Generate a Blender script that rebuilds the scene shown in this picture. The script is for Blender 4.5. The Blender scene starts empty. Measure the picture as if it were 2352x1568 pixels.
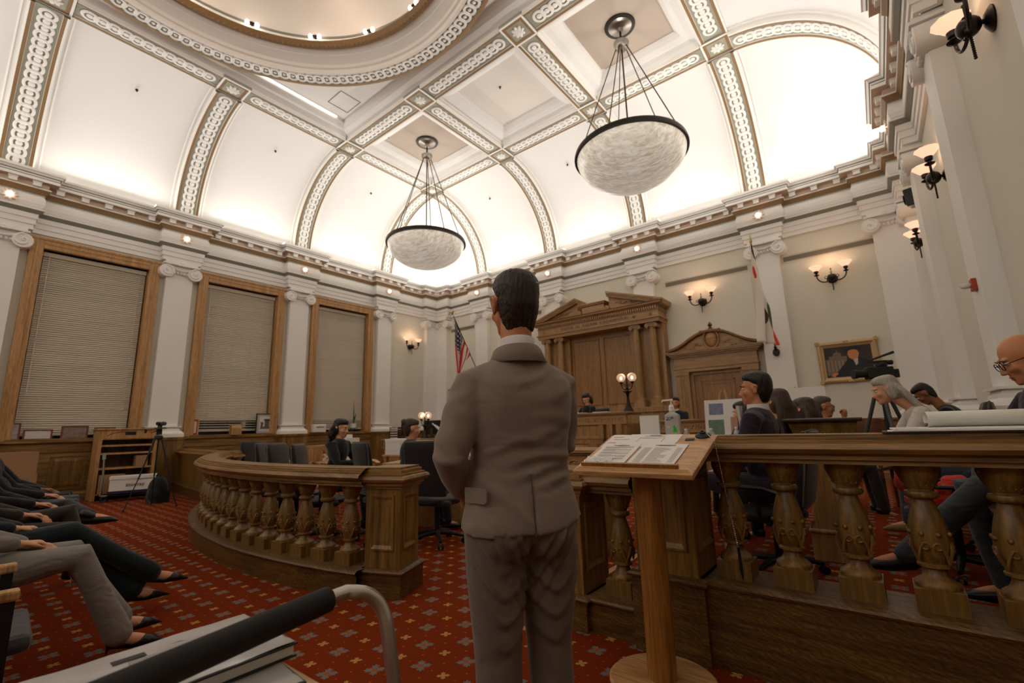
import bpy, bmesh, math, random
import numpy as np
from mathutils import Vector, Matrix, Euler
random.seed(7)
PI = math.pi
S = bpy.context.scene
COL = S.collection

# ------------------------------------------------------------------ camera
cam_d = bpy.data.cameras.new('camera')
cam = bpy.data.objects.new('camera', cam_d); COL.objects.link(cam)
cam_d.sensor_width = 36; cam_d.lens = 16.0; cam_d.clip_start = .05; cam_d.clip_end = 100
cam.matrix_world = Matrix(((0.78171373, 0.13683585, 0.6084403, 0),
                           (0.62305455, -0.12918785, -0.77143602, 0),
                           (-0.02695701, 0.98213362, -0.18624411, 1.22),
                           (0, 0, 0, 1)))
cam_d.dof.use_dof = True; cam_d.dof.focus_distance = 1.75; cam_d.dof.aperture_fstop = 3.2
S.camera = cam

# ------------------------------------------------------------------ light
w = bpy.data.worlds.new('world'); S.world = w; w.use_nodes = True
w.node_tree.nodes['Background'].inputs[0].default_value = (.02, .02, .025, 1)
w.node_tree.nodes['Background'].inputs[1].default_value = .3
S.view_settings.view_transform = 'Standard'; S.view_settings.look = 'None'
S.view_settings.exposure = 0.45; S.view_settings.gamma = 1.0
S.view_settings.use_curve_mapping = False

def area(name, loc, rot, sx, sy, power, col=(1, 1, 1)):
    l = bpy.data.lights.new(name, 'AREA'); l.shape = 'RECTANGLE'; l.size = sx; l.size_y = sy
    l.energy = power; l.color = col
    o = bpy.data.objects.new(name, l); COL.objects.link(o); o.location = loc; o.rotation_euler = rot
    return o
def point(name, loc, power, col=(1, .75, .5), r=.03):
    l = bpy.data.lights.new(name, 'POINT'); l.energy = power; l.color = col; l.shadow_soft_size = r
    o = bpy.data.objects.new(name, l); COL.objects.link(o); o.location = loc
    return o

XL, XR, YB, YS = -13.36, 1.12, 12.14, -8.4      # room walls
PY = [.38, 3.40, 6.45, 9.52]                    # pilaster lines along the side walls
PX = [-10.85, -7.75, -4.70, -1.62]              # pilaster lines along the back wall
GX = [-10.80, -7.75, -4.70, -1.65]; GY = [9.55, 6.45]
ZC, ZG = 6.72, 9.20                             # cornice top, ceiling grid

COVE = (1.0, .96, .91)
# strip lamps lying along the front of the cornice ledge, shining up into the cove and across the ceiling
def strips():
    T = math.radians(48); o = .27; E = 33
    for y in (-6.8, -4.1, -1.1, 1.9, 4.93, 7.98, 10.8):
        area('cove_strip_lamp', (XL + o, y, ZC + .004), (PI, T, 0), .10, 2.2, E, COVE)
        area('cove_strip_lamp', (XR - o, y, ZC + .004), (PI, -T, 0), .10, 2.2, E*.7, COVE)
    for x in (-12.1, -9.3, -6.23, -3.16, -.25):
        area('cove_strip_lamp', (x, YB - o, ZC + .004), (PI + T, 0, 0), 2.2, .10, E, COVE)
        area('cove_strip_lamp', (x, YS + o, ZC + .004), (PI - T, 0, 0), 2.2, .10, E, COVE)
strips()
# ------------------------------------------------------------------ mesh helpers
class MB:
    def __init__(s): s.v = []; s.f = []; s.m = []; s.cm = 0; s.M = None
    def add(s, vs, fs):
        n = len(s.v)
        if s.M is not None: vs = [tuple(s.M @ Vector(p)) for p in vs]
        s.v += [tuple(p) for p in vs]
        s.f += [tuple(i + n for i in f) for f in fs]; s.m += [s.cm] * len(fs); return s
    def box(s, x0, x1, y0, y1, z0, z1):
        return s.add([(x0,y0,z0),(x1,y0,z0),(x1,y1,z0),(x0,y1,z0),(x0,y0,z1),(x1,y0,z1),(x1,y1,z1),(x0,y1,z1)],
                     [(0,3,2,1),(4,5,6,7),(0,1,5,4),(1,2,6,5),(2,3,7,6),(3,0,4,7)])
    def cb(s, c, d):
        return s.box(c[0]-d[0]/2, c[0]+d[0]/2, c[1]-d[1]/2, c[1]+d[1]/2, c[2]-d[2]/2, c[2]+d[2]/2)
    def bar(s, a, b, w, h, n=(0, 0, 1)):
        a = Vector(a); b = Vector(b); t = (b-a).normalized(); n = Vector(n); n = (n-t*n.dot(t)).normalized(); u = t.cross(n)
        vs = [tuple(p+u*(w/2*i)+n*(h/2*j)) for p in (a, b) for i, j in ((-1, -1), (1, -1), (1, 1), (-1, 1))]
        return s.add(vs, [(0,1,2,3),(7,6,5,4),(0,4,5,1),(1,5,6,2),(2,6,7,3),(3,7,4,0)])
    def frustum(s, c, d0, d1, z0, z1):
        x, y = c; a, b = d0[0]/2, d0[1]/2; e, g = d1[0]/2, d1[1]/2
        return s.add([(x-a,y-b,z0),(x+a,y-b,z0),(x+a,y+b,z0),(x-a,y+b,z0),(x-e,y-g,z1),(x+e,y-g,z1),(x+e,y+g,z1),(x-e,y+g,z1)],
                     [(0,3,2,1),(4,5,6,7),(0,1,5,4),(1,2,6,5),(2,3,7,6),(3,0,4,7)])
    def lathe(s, prof, seg=20, c=(0,0,0), rf=None, a0=0, a1=2*PI):
        vs = []; fs = []; full = abs(a1-a0-2*PI) < 1e-6; n = seg if full else seg+1
        for r, z in prof:
            for k in range(n):
                a = a0+(a1-a0)*k/seg; rr = r*(rf(a, z) if rf else 1)
                vs.append((c[0]+rr*math.cos(a), c[1]+rr*math.sin(a), c[2]+z))
        for i in range(len(prof)-1):
            for k in range(seg):
                k2 = (k+1) % n
                fs.append((i*n+k, i*n+k2, (i+1)*n+k2, (i+1)*n+k))
        if full:
            if prof[0][0] > 1e-5: fs.append(tuple(range(n-1, -1, -1)))
            if prof[-1][0] > 1e-5: fs.append(tuple((len(prof)-1)*n+k for k in range(n)))
        return s.add(vs, fs)
    def prism(s, poly, h0, h1, ax='z'):
        n = len(poly)
        def P(a, b, h): return {'z': (a, b, h), 'y': (a, h, b), 'x': (h, a, b)}[ax]
        vs = [P(a, b, h0) for a, b in poly] + [P(a, b, h1) for a, b in poly]
        fs = [tuple(range(n-1, -1, -1)), tuple(range(n, 2*n))] + [(i, (i+1) % n, n+(i+1) % n, n+i) for i in range(n)]
        return s.add(vs, fs)
    def ball(s, c, r, seg=14, rings=9, R=None):
        if not hasattr(r, '__len__'): r = (r, r, r)
        vs = []; fs = []
        for i in range(rings+1):
            t = PI*i/rings
            for k in range(seg):
                a = 2*PI*k/seg
                p = Vector((r[0]*math.sin(t)*math.cos(a), r[1]*math.sin(t)*math.sin(a), r[2]*math.cos(t)))
                if R is not None: p = R @ p
                vs.append((c[0]+p.x, c[1]+p.y, c[2]+p.z))
        for i in range(rings):
            for k in range(seg):
                k2 = (k+1) % seg
                fs.append((i*seg+k, (i+1)*seg+k, (i+1)*seg+k2, i*seg+k2))
        return s.add(vs, fs)
    def tube(s, pts, r, seg=8, flat=None, up=None, round_=False):
        """r scalar or list; flat = list/scalar ratio of 2nd radius"""
        pts = [Vector(p) for p in pts]; n = len(pts)
        if not hasattr(r, '__len__'): r = [r]*n
        r = list(r)
        fl = flat if hasattr(flat, '__len__') else [flat or 1]*n
        fl = list(fl)
        if round_:
            d0 = (pts[0]-pts[1]).normalized(); d1 = (pts[-1]-pts[-2]).normalized()
            a = [(.5, .866), (.866, .5), (.98, .17)]
            pre = [(pts[0]+d0*r[0]*k, r[0]*q, fl[0]) for k, q in a]; post = [(pts[-1]+d1*r[-1]*k, r[-1]*q, fl[-1]) for k, q in a]
            pre = pre[::-1]
            pts = [p for p, _, _ in pre]+pts+[p for p, _, _ in post]
            r = [q for _, q, _ in pre]+r+[q for _, q, _ in post]
            fl = [q for _, _, q in pre]+fl+[q for _, _, q in post]; n = len(pts)
        vs = []; fs = []
        t0 = (pts[1]-pts[0]).normalized()
        u = Vector(up) if up else (Vector((0, 0, 1)) if abs(t0.z) < .9 else Vector((1, 0, 0)))
        x = u.cross(t0).normalized()
        for i in range(n):
            t = (pts[min(i+1, n-1)]-pts[max(i-1, 0)])
            t = t.normalized() if t.length > 1e-9 else t0
            x = (x-t*x.dot(t)).normalized(); y = t.cross(x)
            for k in range(seg):
                a = 2*PI*k/seg
                p = pts[i]+x*(r[i]*math.cos(a))+y*(r[i]*fl[i]*math.sin(a)); vs.append(tuple(p))
        for i in range(n-1):
            for k in range(seg):
                k2 = (k+1) % seg
                fs.append((i*seg+k, i*seg+k2, (i+1)*seg+k2, (i+1)*seg+k))
        fs.append(tuple(range(seg-1, -1, -1))); fs.append(tuple((n-1)*seg+k for k in range(seg)))
        return s.add(vs, fs)
    def torus(s, c, R, r, seg=20, ts=6, M=None, sq=1):
        vs = []; fs = []
        for k in range(seg):
            a = 2*PI*k/seg
            for j in range(ts):
                b = 2*PI*j/ts
                p = Vector(((R+r*math.cos(b))*math.cos(a), (R+r*math.cos(b))*math.sin(a), r*sq*math.sin(b)))
                if M is not None: p = M @ p
                vs.append((c[0]+p[0], c[1]+p[1], c[2]+p[2]))
        for k in range(seg):
            for j in range(ts):
                fs.append((k*ts+j, ((k+1) % seg)*ts+j, ((k+1) % seg)*ts+(j+1) % ts, k*ts+(j+1) % ts))
        return s.add(vs, fs)
    def sweep(s, path, prof, closed=False, mats=None, flip=False):
        """plan path [(x,y)], profile [(p,z)] offset to the right of travel, mitred"""
        P = [Vector(p) for p in path]; n = len(P); N = len(prof); vs = []
        for i in range(n):
            a = P[i]-P[i-1] if (i > 0 or closed) else P[1]-P[0]
            b = P[(i+1) % n]-P[i] if (i < n-1 or closed) else a
            a = a.normalized(); b = b.normalized()
            na = Vector((a.y, -a.x)); nb = Vector((b.y, -b.x))
            m = na+nb; m = m/m.length; m = m/max(.3, m.dot(na))
            for p, z in prof: vs.append((P[i].x+m.x*p, P[i].y+m.y*p, z))
        k = len(s.v); cnt = n if closed else n-1; fs = []; ms = []
        for i in range(cnt):
            j = (i+1) % n
            for q in range(N-1):
                f = (i*N+q, i*N+q+1, j*N+q+1, j*N+q)
                fs.append(f[::-1] if flip else f); ms.append(mats[q] if mats else s.cm)
        s.add(vs, fs); s.m[-len(fs):] = ms; return s
    def mesh(s, name, mats, smooth=None):
        me = bpy.data.meshes.new(name); me.from_pydata(s.v, [], s.f)
        for m in (mats if isinstance(mats, (list, tuple)) else [mats]): me.materials.append(m)
        me.polygons.foreach_set('material_index', s.m)
        if smooth is not None:
            me.polygons.foreach_set('use_smooth', [True]*len(me.polygons))
            me.update(); me.set_sharp_from_angle(angle=math.radians(smooth))
        me.update(); return me
    def build(s, name, mats, parent=None, loc=(0,0,0), rz=0, smooth=None, rot=None, bevel=0):
        o = bpy.data.objects.new(name, s.mesh(name, mats, smooth)); COL.objects.link(o)
        o.location = loc; o.rotation_euler = rot if rot else (0, 0, rz)
        if parent: o.parent = parent
        if bevel:
            b = o.modifiers.new('bevel', 'BEVEL'); b.width = bevel; b.segments = 2; b.limit_method = 'ANGLE'; b.angle_limit = math.radians(50)
        return o

def thing(name, label, cat, loc=(0,0,0), rz=0, group=None):
    o = bpy.data.objects.new(name, None); COL.objects.link(o); o.empty_display_size = .1
    o.location = loc; o.rotation_euler = (0, 0, rz) if not hasattr(rz, '__len__') else rz
    o['label'] = label; o['category'] = cat
    if group: o['group'] = group
    return o
def tag(o, label, cat, group=None):
    o['label'] = label; o['category'] = cat
    if group: o['group'] = group
    return o
def struct(o): o['kind'] = 'structure'; return o
def sroot(name, loc=(0,0,0), rz=0):
    o = bpy.data.objects.new(name, None); COL.objects.link(o); o.location = loc; o.rotation_euler = (0, 0, rz); o['kind'] = 'structure'; return o
def dup(root, loc, rz, label=None, group=None):
    r = root.copy(); COL.objects.link(r); r.location = loc
    r.rotation_euler = (0, 0, rz) if not hasattr(rz, '__len__') else rz
    if label: r['label'] = label
    if group: r['group'] = group
    for ch in list(root.children):
        c = ch.copy(); COL.objects.link(c); c.parent = r
        for g in list(ch.children):
            d = g.copy(); COL.objects.link(d); d.parent = c
    return r
def copies(o, locs, parent=None, rots=None):
    out = []
    for i, l in enumerate(locs):
        c = o.copy(); COL.objects.link(c); c.location = l
        if rots: c.rotation_euler = rots[i]
        if parent: c.parent = parent
        out.append(c)
    return out

# ------------------------------------------------------------------ materials
def srgb(r, g, b): return tuple(((c/255)/12.92 if c/255 <= .04045 else (((c/255)+.055)/1.055)**2.4) for c in (r, g, b))+(1,)
_mats = {}
def mat(name, col, rough=.6, metal=0, var=0, vscale=6, bump=0, bscale=60, emit=None, es=0, spec=.5, trans=0, ior=1.45, sheen=0, alpha=1, stretch=None):
    if name in _mats: return _mats[name]
    m = bpy.data.materials.new(name); m.use_nodes = True; nt = m.node_tree; N = nt.nodes; L = nt.links
    b = N['Principled BSDF']; c = col if len(col) == 4 else tuple(col)+(1,)
    b.inputs['Base Color'].default_value = c; b.inputs['Roughness'].default_value = rough; b.inputs['Metallic'].default_value = metal
    b.inputs['Specular IOR Level'].default_value = spec; b.inputs['IOR'].default_value = ior
    b.inputs['Transmission Weight'].default_value = trans; b.inputs['Alpha'].default_value = alpha
    if sheen: b.inputs['Sheen Weight'].default_value = sheen; b.inputs['Sheen Roughness'].default_value = .5
    if emit: b.inputs['Emission Color'].default_value = emit if len(emit) == 4 else tuple(emit)+(1,); b.inputs['Emission Strength'].default_value = es
    if var or bump:
        tc = N.new('ShaderNodeTexCoord'); mp = N.new('ShaderNodeMapping'); L.new(tc.outputs['Object'], mp.inputs[0])
        if stretch: mp.inputs['Scale'].default_value = stretch
    if var:
        n = N.new('ShaderNodeTexNoise'); n.inputs['Scale'].default_value = vscale; n.inputs['Detail'].default_value = 4
        L.new(mp.outputs[0], n.inputs['Vector'])
        mr = N.new('ShaderNodeMapRange'); mr.inputs[3].default_value = 1-var; mr.inputs[4].default_value = 1+var
        L.new(n.outputs['Fac'], mr.inputs[0])
        mx = N.new('ShaderNodeMix'); mx.data_type = 'RGBA'; mx.blend_type = 'MULTIPLY'; mx.inputs[0].default_value = 1; mx.inputs[6].default_value = c
        L.new(mr.outputs[0], mx.inputs[7]); L.new(mx.outputs[2], b.inputs['Base Color'])
    if bump:
        n = N.new('ShaderNodeTexNoise'); n.inputs['Scale'].default_value = bscale; n.inputs['Detail'].default_value = 3
        L.new(mp.outputs[0], n.inputs['Vector'])
        bp = N.new('ShaderNodeBump'); bp.inputs['Strength'].default_value = bump; bp.inputs['Distance'].default_value = .01
        L.new(n.outputs['Fac'], bp.inputs['Height']); L.new(bp.outputs[0], b.inputs['Normal'])
    _mats[name] = m; return m
def wood(name, c1, c2, axis='z', scale=1, rough=.38, fig=.0):
    m = bpy.data.materials.new(name); m.use_nodes = True; nt = m.node_tree; N = nt.nodes; L = nt.links
    b = N['Principled BSDF']; b.inputs['Roughness'].default_value = rough
    tc = N.new('ShaderNodeTexCoord'); mp = N.new('ShaderNodeMapping'); L.new(tc.outputs['Object'], mp.inputs[0])
    sc = {'z': (1, 1, .07), 'x': (.07, 1, 1), 'y': (1, .07, 1)}[axis]
    mp.inputs['Scale'].default_value = tuple(q*scale for q in sc)
    n = N.new('ShaderNodeTexNoise'); n.inputs['Scale'].default_value = 14; n.inputs['Detail'].default_value = 5; n.inputs['Distortion'].default_value = .8+fig*3
    n2 = N.new('ShaderNodeTexNoise'); n2.inputs['Scale'].default_value = 90; n2.inputs['Detail'].default_value = 2
    L.new(mp.outputs[0], n.inputs['Vector']); L.new(mp.outputs[0], n2.inputs['Vector'])
    cr = N.new('ShaderNodeValToRGB'); e = cr.color_ramp.elements
    e[0].position = .33; e[0].color = c1; e[1].position = .66; e[1].color = c2
    L.new(n.outputs['Fac'], cr.inputs[0])
    mr = N.new('ShaderNodeMapRange'); mr.inputs[1].default_value = .35; mr.inputs[2].default_value = .6; mr.inputs[3].default_value = .62; mr.inputs[4].default_value = 1.05
    L.new(n2.outputs['Fac'], mr.inputs[0])
    mx = N.new('ShaderNodeMix'); mx.data_type = 'RGBA'; mx.blend_type = 'MULTIPLY'; mx.inputs[0].default_value = .8
    L.new(cr.outputs[0], mx.inputs[6]); L.new(mr.outputs[0], mx.inputs[7]); out = mx.outputs[2]
    if fig:   # wavy figured grain
        wv = N.new('ShaderNodeTexWave'); wv.wave_type = 'BANDS'; wv.bands_direction = 'DIAGONAL'; wv.inputs['Scale'].default_value = 9; wv.inputs['Distortion'].default_value = 11
        wv.inputs['Detail'].default_value = 3; wv.inputs['Detail Scale'].default_value = 1.2
        mp2 = N.new('ShaderNodeMapping'); mp2.inputs['Scale'].default_value = (1.2, 1, 3.2); L.new(tc.outputs['Object'], mp2.inputs[0]); L.new(mp2.outputs[0], wv.inputs['Vector'])
        m3 = N.new('ShaderNodeMix'); m3.data_type = 'RGBA'; m3.blend_type = 'MULTIPLY'; m3.inputs[0].default_value = fig
        L.new(out, m3.inputs[6]); L.new(wv.outputs['Color'], m3.inputs[7]); out = m3.outputs[2]
    L.new(out, b.inputs['Base Color'])
    bp = N.new('ShaderNodeBump'); bp.inputs['Strength'].default_value = .12; bp.inputs['Distance'].default_value = .004
    L.new(n2.outputs['Fac'], bp.inputs['Height']); L.new(bp.outputs[0], b.inputs['Normal'])
    return m
OAK_V = wood('oak_upright', srgb(100, 70, 30), srgb(150, 112, 56), 'z')
OAK_H = wood('oak_level', srgb(110, 78, 38), srgb(164, 124, 70), 'x')
OAK_Y = wood('oak_level_deep', srgb(100, 62, 28), srgb(152, 104, 52), 'y')
LITOAK_V = wood('oak_upright_lit', srgb(148, 110, 66), srgb(180, 140, 90), 'z')  # paler copies of the darker foreground oak: back-wall light put into the colour
LITOAK_H = wood('oak_level_lit', srgb(152, 112, 68), srgb(184, 144, 94), 'x')
OAK_D = wood('oak_dark', srgb(66, 38, 14), srgb(104, 66, 26), 'z', .8)
OAK_FIG = wood('oak_figured', srgb(88, 58, 24), srgb(130, 92, 42), 'x', 1, .4, .45)
OAK_L = wood('oak_light', srgb(170, 126, 74), srgb(202, 156, 102), 'z', 1, .45)
OAK_LH = wood('oak_light_level', srgb(170, 126, 74), srgb(202, 156, 102), 'y', 1, .45)
OAK_DOOR = wood('oak_door', srgb(144, 102, 58), srgb(168, 124, 74), 'z', 1, .42)
LECT = wood('beech_lectern', srgb(188, 138, 84), srgb(214, 168, 114), 'x', 1, .4)
LECTV = wood('beech_lectern_post', srgb(146, 94, 38), srgb(180, 124, 60), 'z', 1.4, .4)
WALL = mat('wall_cream', srgb(222, 217, 202), .8, var=.03, vscale=2, bump=.05, bscale=120)
PLAS = mat('plaster_white', srgb(238, 235, 229), .6, var=.02, vscale=3)
COVEM = mat('cove_white', srgb(232, 229, 225), .8)
BEIGE = mat('coffer_beige', srgb(184, 168, 154), .8, var=.02)
BEIGE2 = mat('coffer_pale', srgb(228, 220, 211), .8)
GREY = mat('band_grey', srgb(138, 138, 126), .7, bump=.5, bscale=90)
FIELD = mat('rib_field', srgb(160, 158, 142), .7)
GOLD = mat('bead_brown', srgb(138, 106, 66), .6, bump=.8, bscale=70)
METAL = mat('bronze_dark', srgb(52, 46, 42), .4, .8)
NICKEL = mat('nickel', srgb(150, 142, 132), .3, .9)
BLACK = mat('black_plastic', srgb(20, 20, 22), .45)
WHITE = mat('white_paper', srgb(232, 228, 222), .6)
# ------------------------------------------------------------------ floor
def carpet():
    m = bpy.data.materials.new('carpet_red'); m.use_nodes = True; nt = m.node_tree; N = nt.nodes; L = nt.links
    b = N['Principled BSDF']; b.inputs['Roughness'].default_value = .95; b.inputs['Specular IOR Level'].default_value = .1
    def mth(op, a, c=None, d=None):
        n = N.new('ShaderNodeMath'); n.operation = op
        for i, q in enumerate((a, c, d)):
            if q is None: continue
            if isinstance(q, (int, float)): n.inputs[i].default_value = q
            else: L.new(q, n.inputs[i])
        return n.outputs[0]
    g = N.new('ShaderNodeNewGeometry'); sp = N.new('ShaderNodeSeparateXYZ'); L.new(g.outputs['Position'], sp.inputs[0])
    a = .1690
    u = mth('DIVIDE', mth('ADD', sp.outputs[0], 2.072), a); v = mth('DIVIDE', mth('SUBTRACT', sp.outputs[1], 1.776), a)
    cu = mth('ROUND', u); cv = mth('ROUND', v); fu = mth('SUBTRACT', u, cu); fv = mth('SUBTRACT', v, cv)
    par = mth('FLOORED_MODULO', mth('ADD', cu, cv), 2); tan_ = mth('GREATER_THAN', par, .5)
    r = mth('SQRT', mth('ADD', mth('MULTIPLY', fu, fu), mth('MULTIPLY', fv, fv)))
    th = mth('ARCTAN2', fv, fu)
    s2 = mth('ABSOLUTE', mth('SINE', mth('MULTIPLY', th, 2)))
    s2 = mth('POWER', s2, .8)
    ser = mth('MULTIPLY', mth('COSINE', mth('MULTIPLY', th, 16)), .10)
    lob = mth('ADD', mth('ADD', mth('MULTIPLY', s2, .72), .28), ser)
    big = mth('LESS_THAN', r, mth('MULTIPLY', lob, .31)); small = mth('LESS_THAN', r, mth('MULTIPLY', lob, .19))
    core = mth('LESS_THAN', r, .075)
    # stems of the large motif on the axes
    ax = mth('MULTIPLY', mth('LESS_THAN', mth('MINIMUM', mth('ABSOLUTE', fu), mth('ABSOLUTE', fv)), .018), mth('LESS_THAN', r, .24))
    core = mth('MAXIMUM', core, ax)
    hu = mth('SUBTRACT', mth('ABSOLUTE', fu), .5); hv = mth('SUBTRACT', mth('ABSOLUTE', fv), .5)
    dot = mth('LESS_THAN', mth('ADD', mth('MULTIPLY', hu, hu), mth('MULTIPLY', hv, hv)), .0016)
    dot2 = mth('LESS_THAN', mth('ADD', mth('MULTIPLY', hu, hu), mth('MULTIPLY', fv, fv)), .0010)
    dot = mth('MAXIMUM', dot, dot2)
    def mix(f, c1, c2):
        n = N.new('ShaderNodeMix'); n.data_type = 'RGBA'; L.new(f, n.inputs[0])
        for i, q in ((6, c1), (7, c2)):
            if isinstance(q, tuple): n.inputs[i].default_value = q
            else: L.new(q, n.inputs[i])
        return n.outputs[2]
    red = srgb(168, 56, 16); blue = srgb(112, 112, 106); tanc = srgb(176, 132, 72); orange = srgb(164, 76, 24)
    ns = N.new('ShaderNodeTexNoise'); ns.inputs['Scale'].default_value = 260; L.new(g.outputs['Position'], ns.inputs['Vector'])
    base = mix(ns.outputs['Fac'], srgb(98, 30, 2), srgb(134, 50, 8))
    base = mix(dot, base, orange)
    notan = mth('SUBTRACT', 1, tan_)
    c = mix(mth('MULTIPLY', big, notan), base, blue)
    c = mix(mth('MULTIPLY', core, notan), c, orange)
    c = mix(mth('MULTIPLY', small, tan_), c, tanc)
    L.new(c, b.inputs['Base Color'])
    bp = N.new('ShaderNodeBump'); bp.inputs['Strength'].default_value = .5; bp.inputs['Distance'].default_value = .004
    L.new(ns.outputs['Fac'], bp.inputs['Height']); L.new(bp.outputs[0], b.inputs['Normal'])
    return m
CARPET = carpet()
struct(MB().box(XL-.3, XR+.3, YS-.3, YB+.3, -.12, 0).build('floor', CARPET))
# raised platform behind the tall rail at the right
pf = MB(); pf.box(-1.64, XR, 2.98, 7.6, .001, .2)
pf = struct(pf.build('floor_platform', CARPET)); pf.name = 'floor'
struct(MB().box(-1.67, -1.62, 2.98, 7.6, .10, .205).build('trim_29', OAK_L))
# ------------------------------------------------------------------ walls
WY = [1.90, 4.95, 8.00]                                   # window centres
WW, WZ0, WZ1 = .98, 1.24, 5.20                            # half width, sill, head of the openings
m = MB()
ys = [YS-.3]
for c in WY: ys += [c-WW, c+WW]
ys.append(YB+.3)
for i in range(0, len(ys), 2): m.box(XL-.35, XL, ys[i], ys[i+1], 0, 6.9)
for c in WY: m.box(XL-.35, XL, c-WW, c+WW, 0, WZ0); m.box(XL-.35, XL, c-WW, c+WW, WZ1, 6.9)
struct(m.build('wall_left', WALL))
struct(MB().box(XL-.3, XR+.3, YB, YB+.3, 0, 6.9).build('wall_back', WALL))
struct(MB().box(XR, XR+.3, YS-.3, YB+.3, 0, 6.9).build('wall_right', WALL))
struct(MB().box(XL-.3, XR+.3, YS-.3, YS, 0, 6.9).build('wall_front', WALL))

# wainscot along left, back and right walls
def wains_panels(L, parent, n=None):
    """frame parts, local x along, y = -out (front at y=0, wall at y=+.1)"""
    pass
def wainscot(name, a, b, flipn=1):
    """a->b plan points with the room on the right of travel"""
    A = Vector(a); B = Vector(b); d = B-A; Ln = d.length; rz = math.atan2(d.y, d.x)
    root = sroot(name, (A.x, A.y, 0), rz)
    prof = [(0,0),(.13,0),(.13,.13),(.11,.15),(.09,.17),(.09,.96),(.11,.98),(.11,1.04),(.09,1.05),(.09,1.14),(.12,1.16),(.15,1.18),(.15,1.22),(0,1.22)]
    m = MB(); m.sweep([(0, 0), (Ln, 0)], prof); m.build('body', OAK_H, root)
    n = max(1, round(Ln/.75)); w = Ln/n
    P = MB()                                              # one raised panel, centred at its own origin
    hw = w/2-.10
    for x0, x1, z0, z1 in ((-hw, hw, -.34, -.32), (-hw, hw, .32, .34), (-hw, -hw+.02, -.34, .34), (hw-.02, hw, -.34, .34)):
        P.box(x0, x1, -.018, .001, z0, z1)
    P.add([(-hw+.05,0,-.29),(hw-.05,0,-.29),(hw-.05,0,.29),(-hw+.05,0,.29),(-hw+.1,-.014,-.24),(hw-.1,-.014,-.24),(hw-.1,-.014,.24),(-hw+.1,-.014,.24)],
          [(0,1,5,4),(1,2,6,5),(2,3,7,6),(3,0,4,7),(4,5,6,7)])
    p = P.build('panel', OAK_V, root, (w/2, -.0905, .56))
    copies(p, [(w*(i+.5), -.0905, .56) for i in range(1, n)], root)
    return root
wainscot('baseboard_left', (XL, YS), (XL, YB))
wainscot('baseboard_back', (XL+.0, YB), (XR, YB))
wainscot('baseboard_right', (XR, YB), (XR, YS))

# ------------------------------------------------------------------ pilasters
def volute(mb, cx, y0, y1, cz, r, s):
    """scroll disc in the xz plane between depths y0 and y1 (y0 = front)"""
    n = 18
    vs = [(cx+r*math.cos(2*PI*k/n), y1, cz+r*math.sin(2*PI*k/n)) for k in range(n)]+[(cx+r*math.cos(2*PI*k/n), y0, cz+r*math.sin(2*PI*k/n)) for k in range(n)]
    mb.add(vs, [tuple(range(n, 2*n)), tuple(range(n-1, -1, -1))]+[(k, (k+1) % n, n+(k+1) % n, n+k) for k in range(n)])
    pts = []; rr = []
    for k in range(34):
        t = k/33; a = PI/2+s*t*4.6*PI/2*1.1; q = r*(.88-.78*t)
        pts.append((cx+q*math.cos(a), y0, cz+q*math.sin(a))); rr.append(r*.17*(1-.4*t))
    mb.tube(pts, rr, 5)
    mb.ball((cx, y0, cz), r*.16, 8, 5)
def pilaster_mb(wd=.56, out=.17, both=True):
    cap = MB(); h = wd/2
    cap.box(-h-.06, h+.06, -out-.09, 0, 5.44, 5.50); cap.box(-h-.10, h+.10, -out-.12, 0, 5.40, 5.44)
    cap.box(-h, h, -out-.02, 0, 5.18, 5.40)
    for s in (-1, 1):
        volute(cap, s*(h+.015), -out-.10, 0, 5.235, .155, s)
    # sagging channel between the scrolls, egg and dart, central flower
    pts = [(-h*.72+h*1.44*k/10, -out-.04, 5.33-.05*math.sin(PI*k/10)) for k in range(11)]
    cap.tube(pts, .03, 6)
    for k in range(5): cap.ball((-h*.5+h*k*.25, -out-.03, 5.22), (.03, .03, .04), 8, 5)
    for k in range(7):
        a = PI*k/6; cap.ball((.06*math.cos(a), -out-.10, 5.41+.05*math.sin(a)), .026, 6, 4)
    cap.ball((0, -out-.1, 5.41), .03, 8, 5)
    shaft = MB(); shaft.box(-h, h, -out, 0, 1.47, 5.2)
    base = MB()
    base.box(-h-.12, h+.12, -out-.12, 0, 1.22, 1.30)
    for w0, z0, w1, z1 in ((.12, 1.30, .09, 1.34), (.09, 1.34, .05, 1.37), (.05, 1.37, .05, 1.39), (.05, 1.39, .02, 1.45), (.07, 1.45, .07, 1.475)):
        base.add([(-h-w0, -out-w0, z0), (h+w0, -out-w0, z0), (h+w0, 0, z0), (-h-w0, 0, z0), (-h-w1, -out-w1, z1), (h+w1, -out-w1, z1), (h+w1, 0, z1), (-h-w1, 0, z1)],
                 [(0,3,2,1),(4,5,6,7),(0,1,5,4),(1,2,6,5),(2,3,7,6),(3,0,4,7)])
    ped = MB(); ped.box(-h-.13, h+.13, -out-.15, 0, 0, 1.19); ped.box(-h-.15, h+.15, -out-.18, 0, 1.16, 1.22)
    return cap, shaft, base, ped
_pm = [q.mesh(n, mt, sm) for q, n, mt, sm in zip(pilaster_mb(), ('capital', 'shaft', 'base', 'pedestal'), (PLAS, PLAS, PLAS, OAK_V), (40, None, 40, None))]
_n = [0]
def pilaster(x, y, rz, meshes=_pm):
    _n[0] += 1
    r = sroot('trim_%d' % _n[0], (x, y, 0), rz)
    for me in meshes:
        o = bpy.data.objects.new(me.name.split('.')[0], me); COL.objects.link(o); o.parent = r
    return r
for y in PY: pilaster(XL, y, PI/2)
for x in PX: pilaster(x, YB, 0)
for y in (9.52, 6.45, 3.40): pilaster(XR, y, -PI/2)
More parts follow.
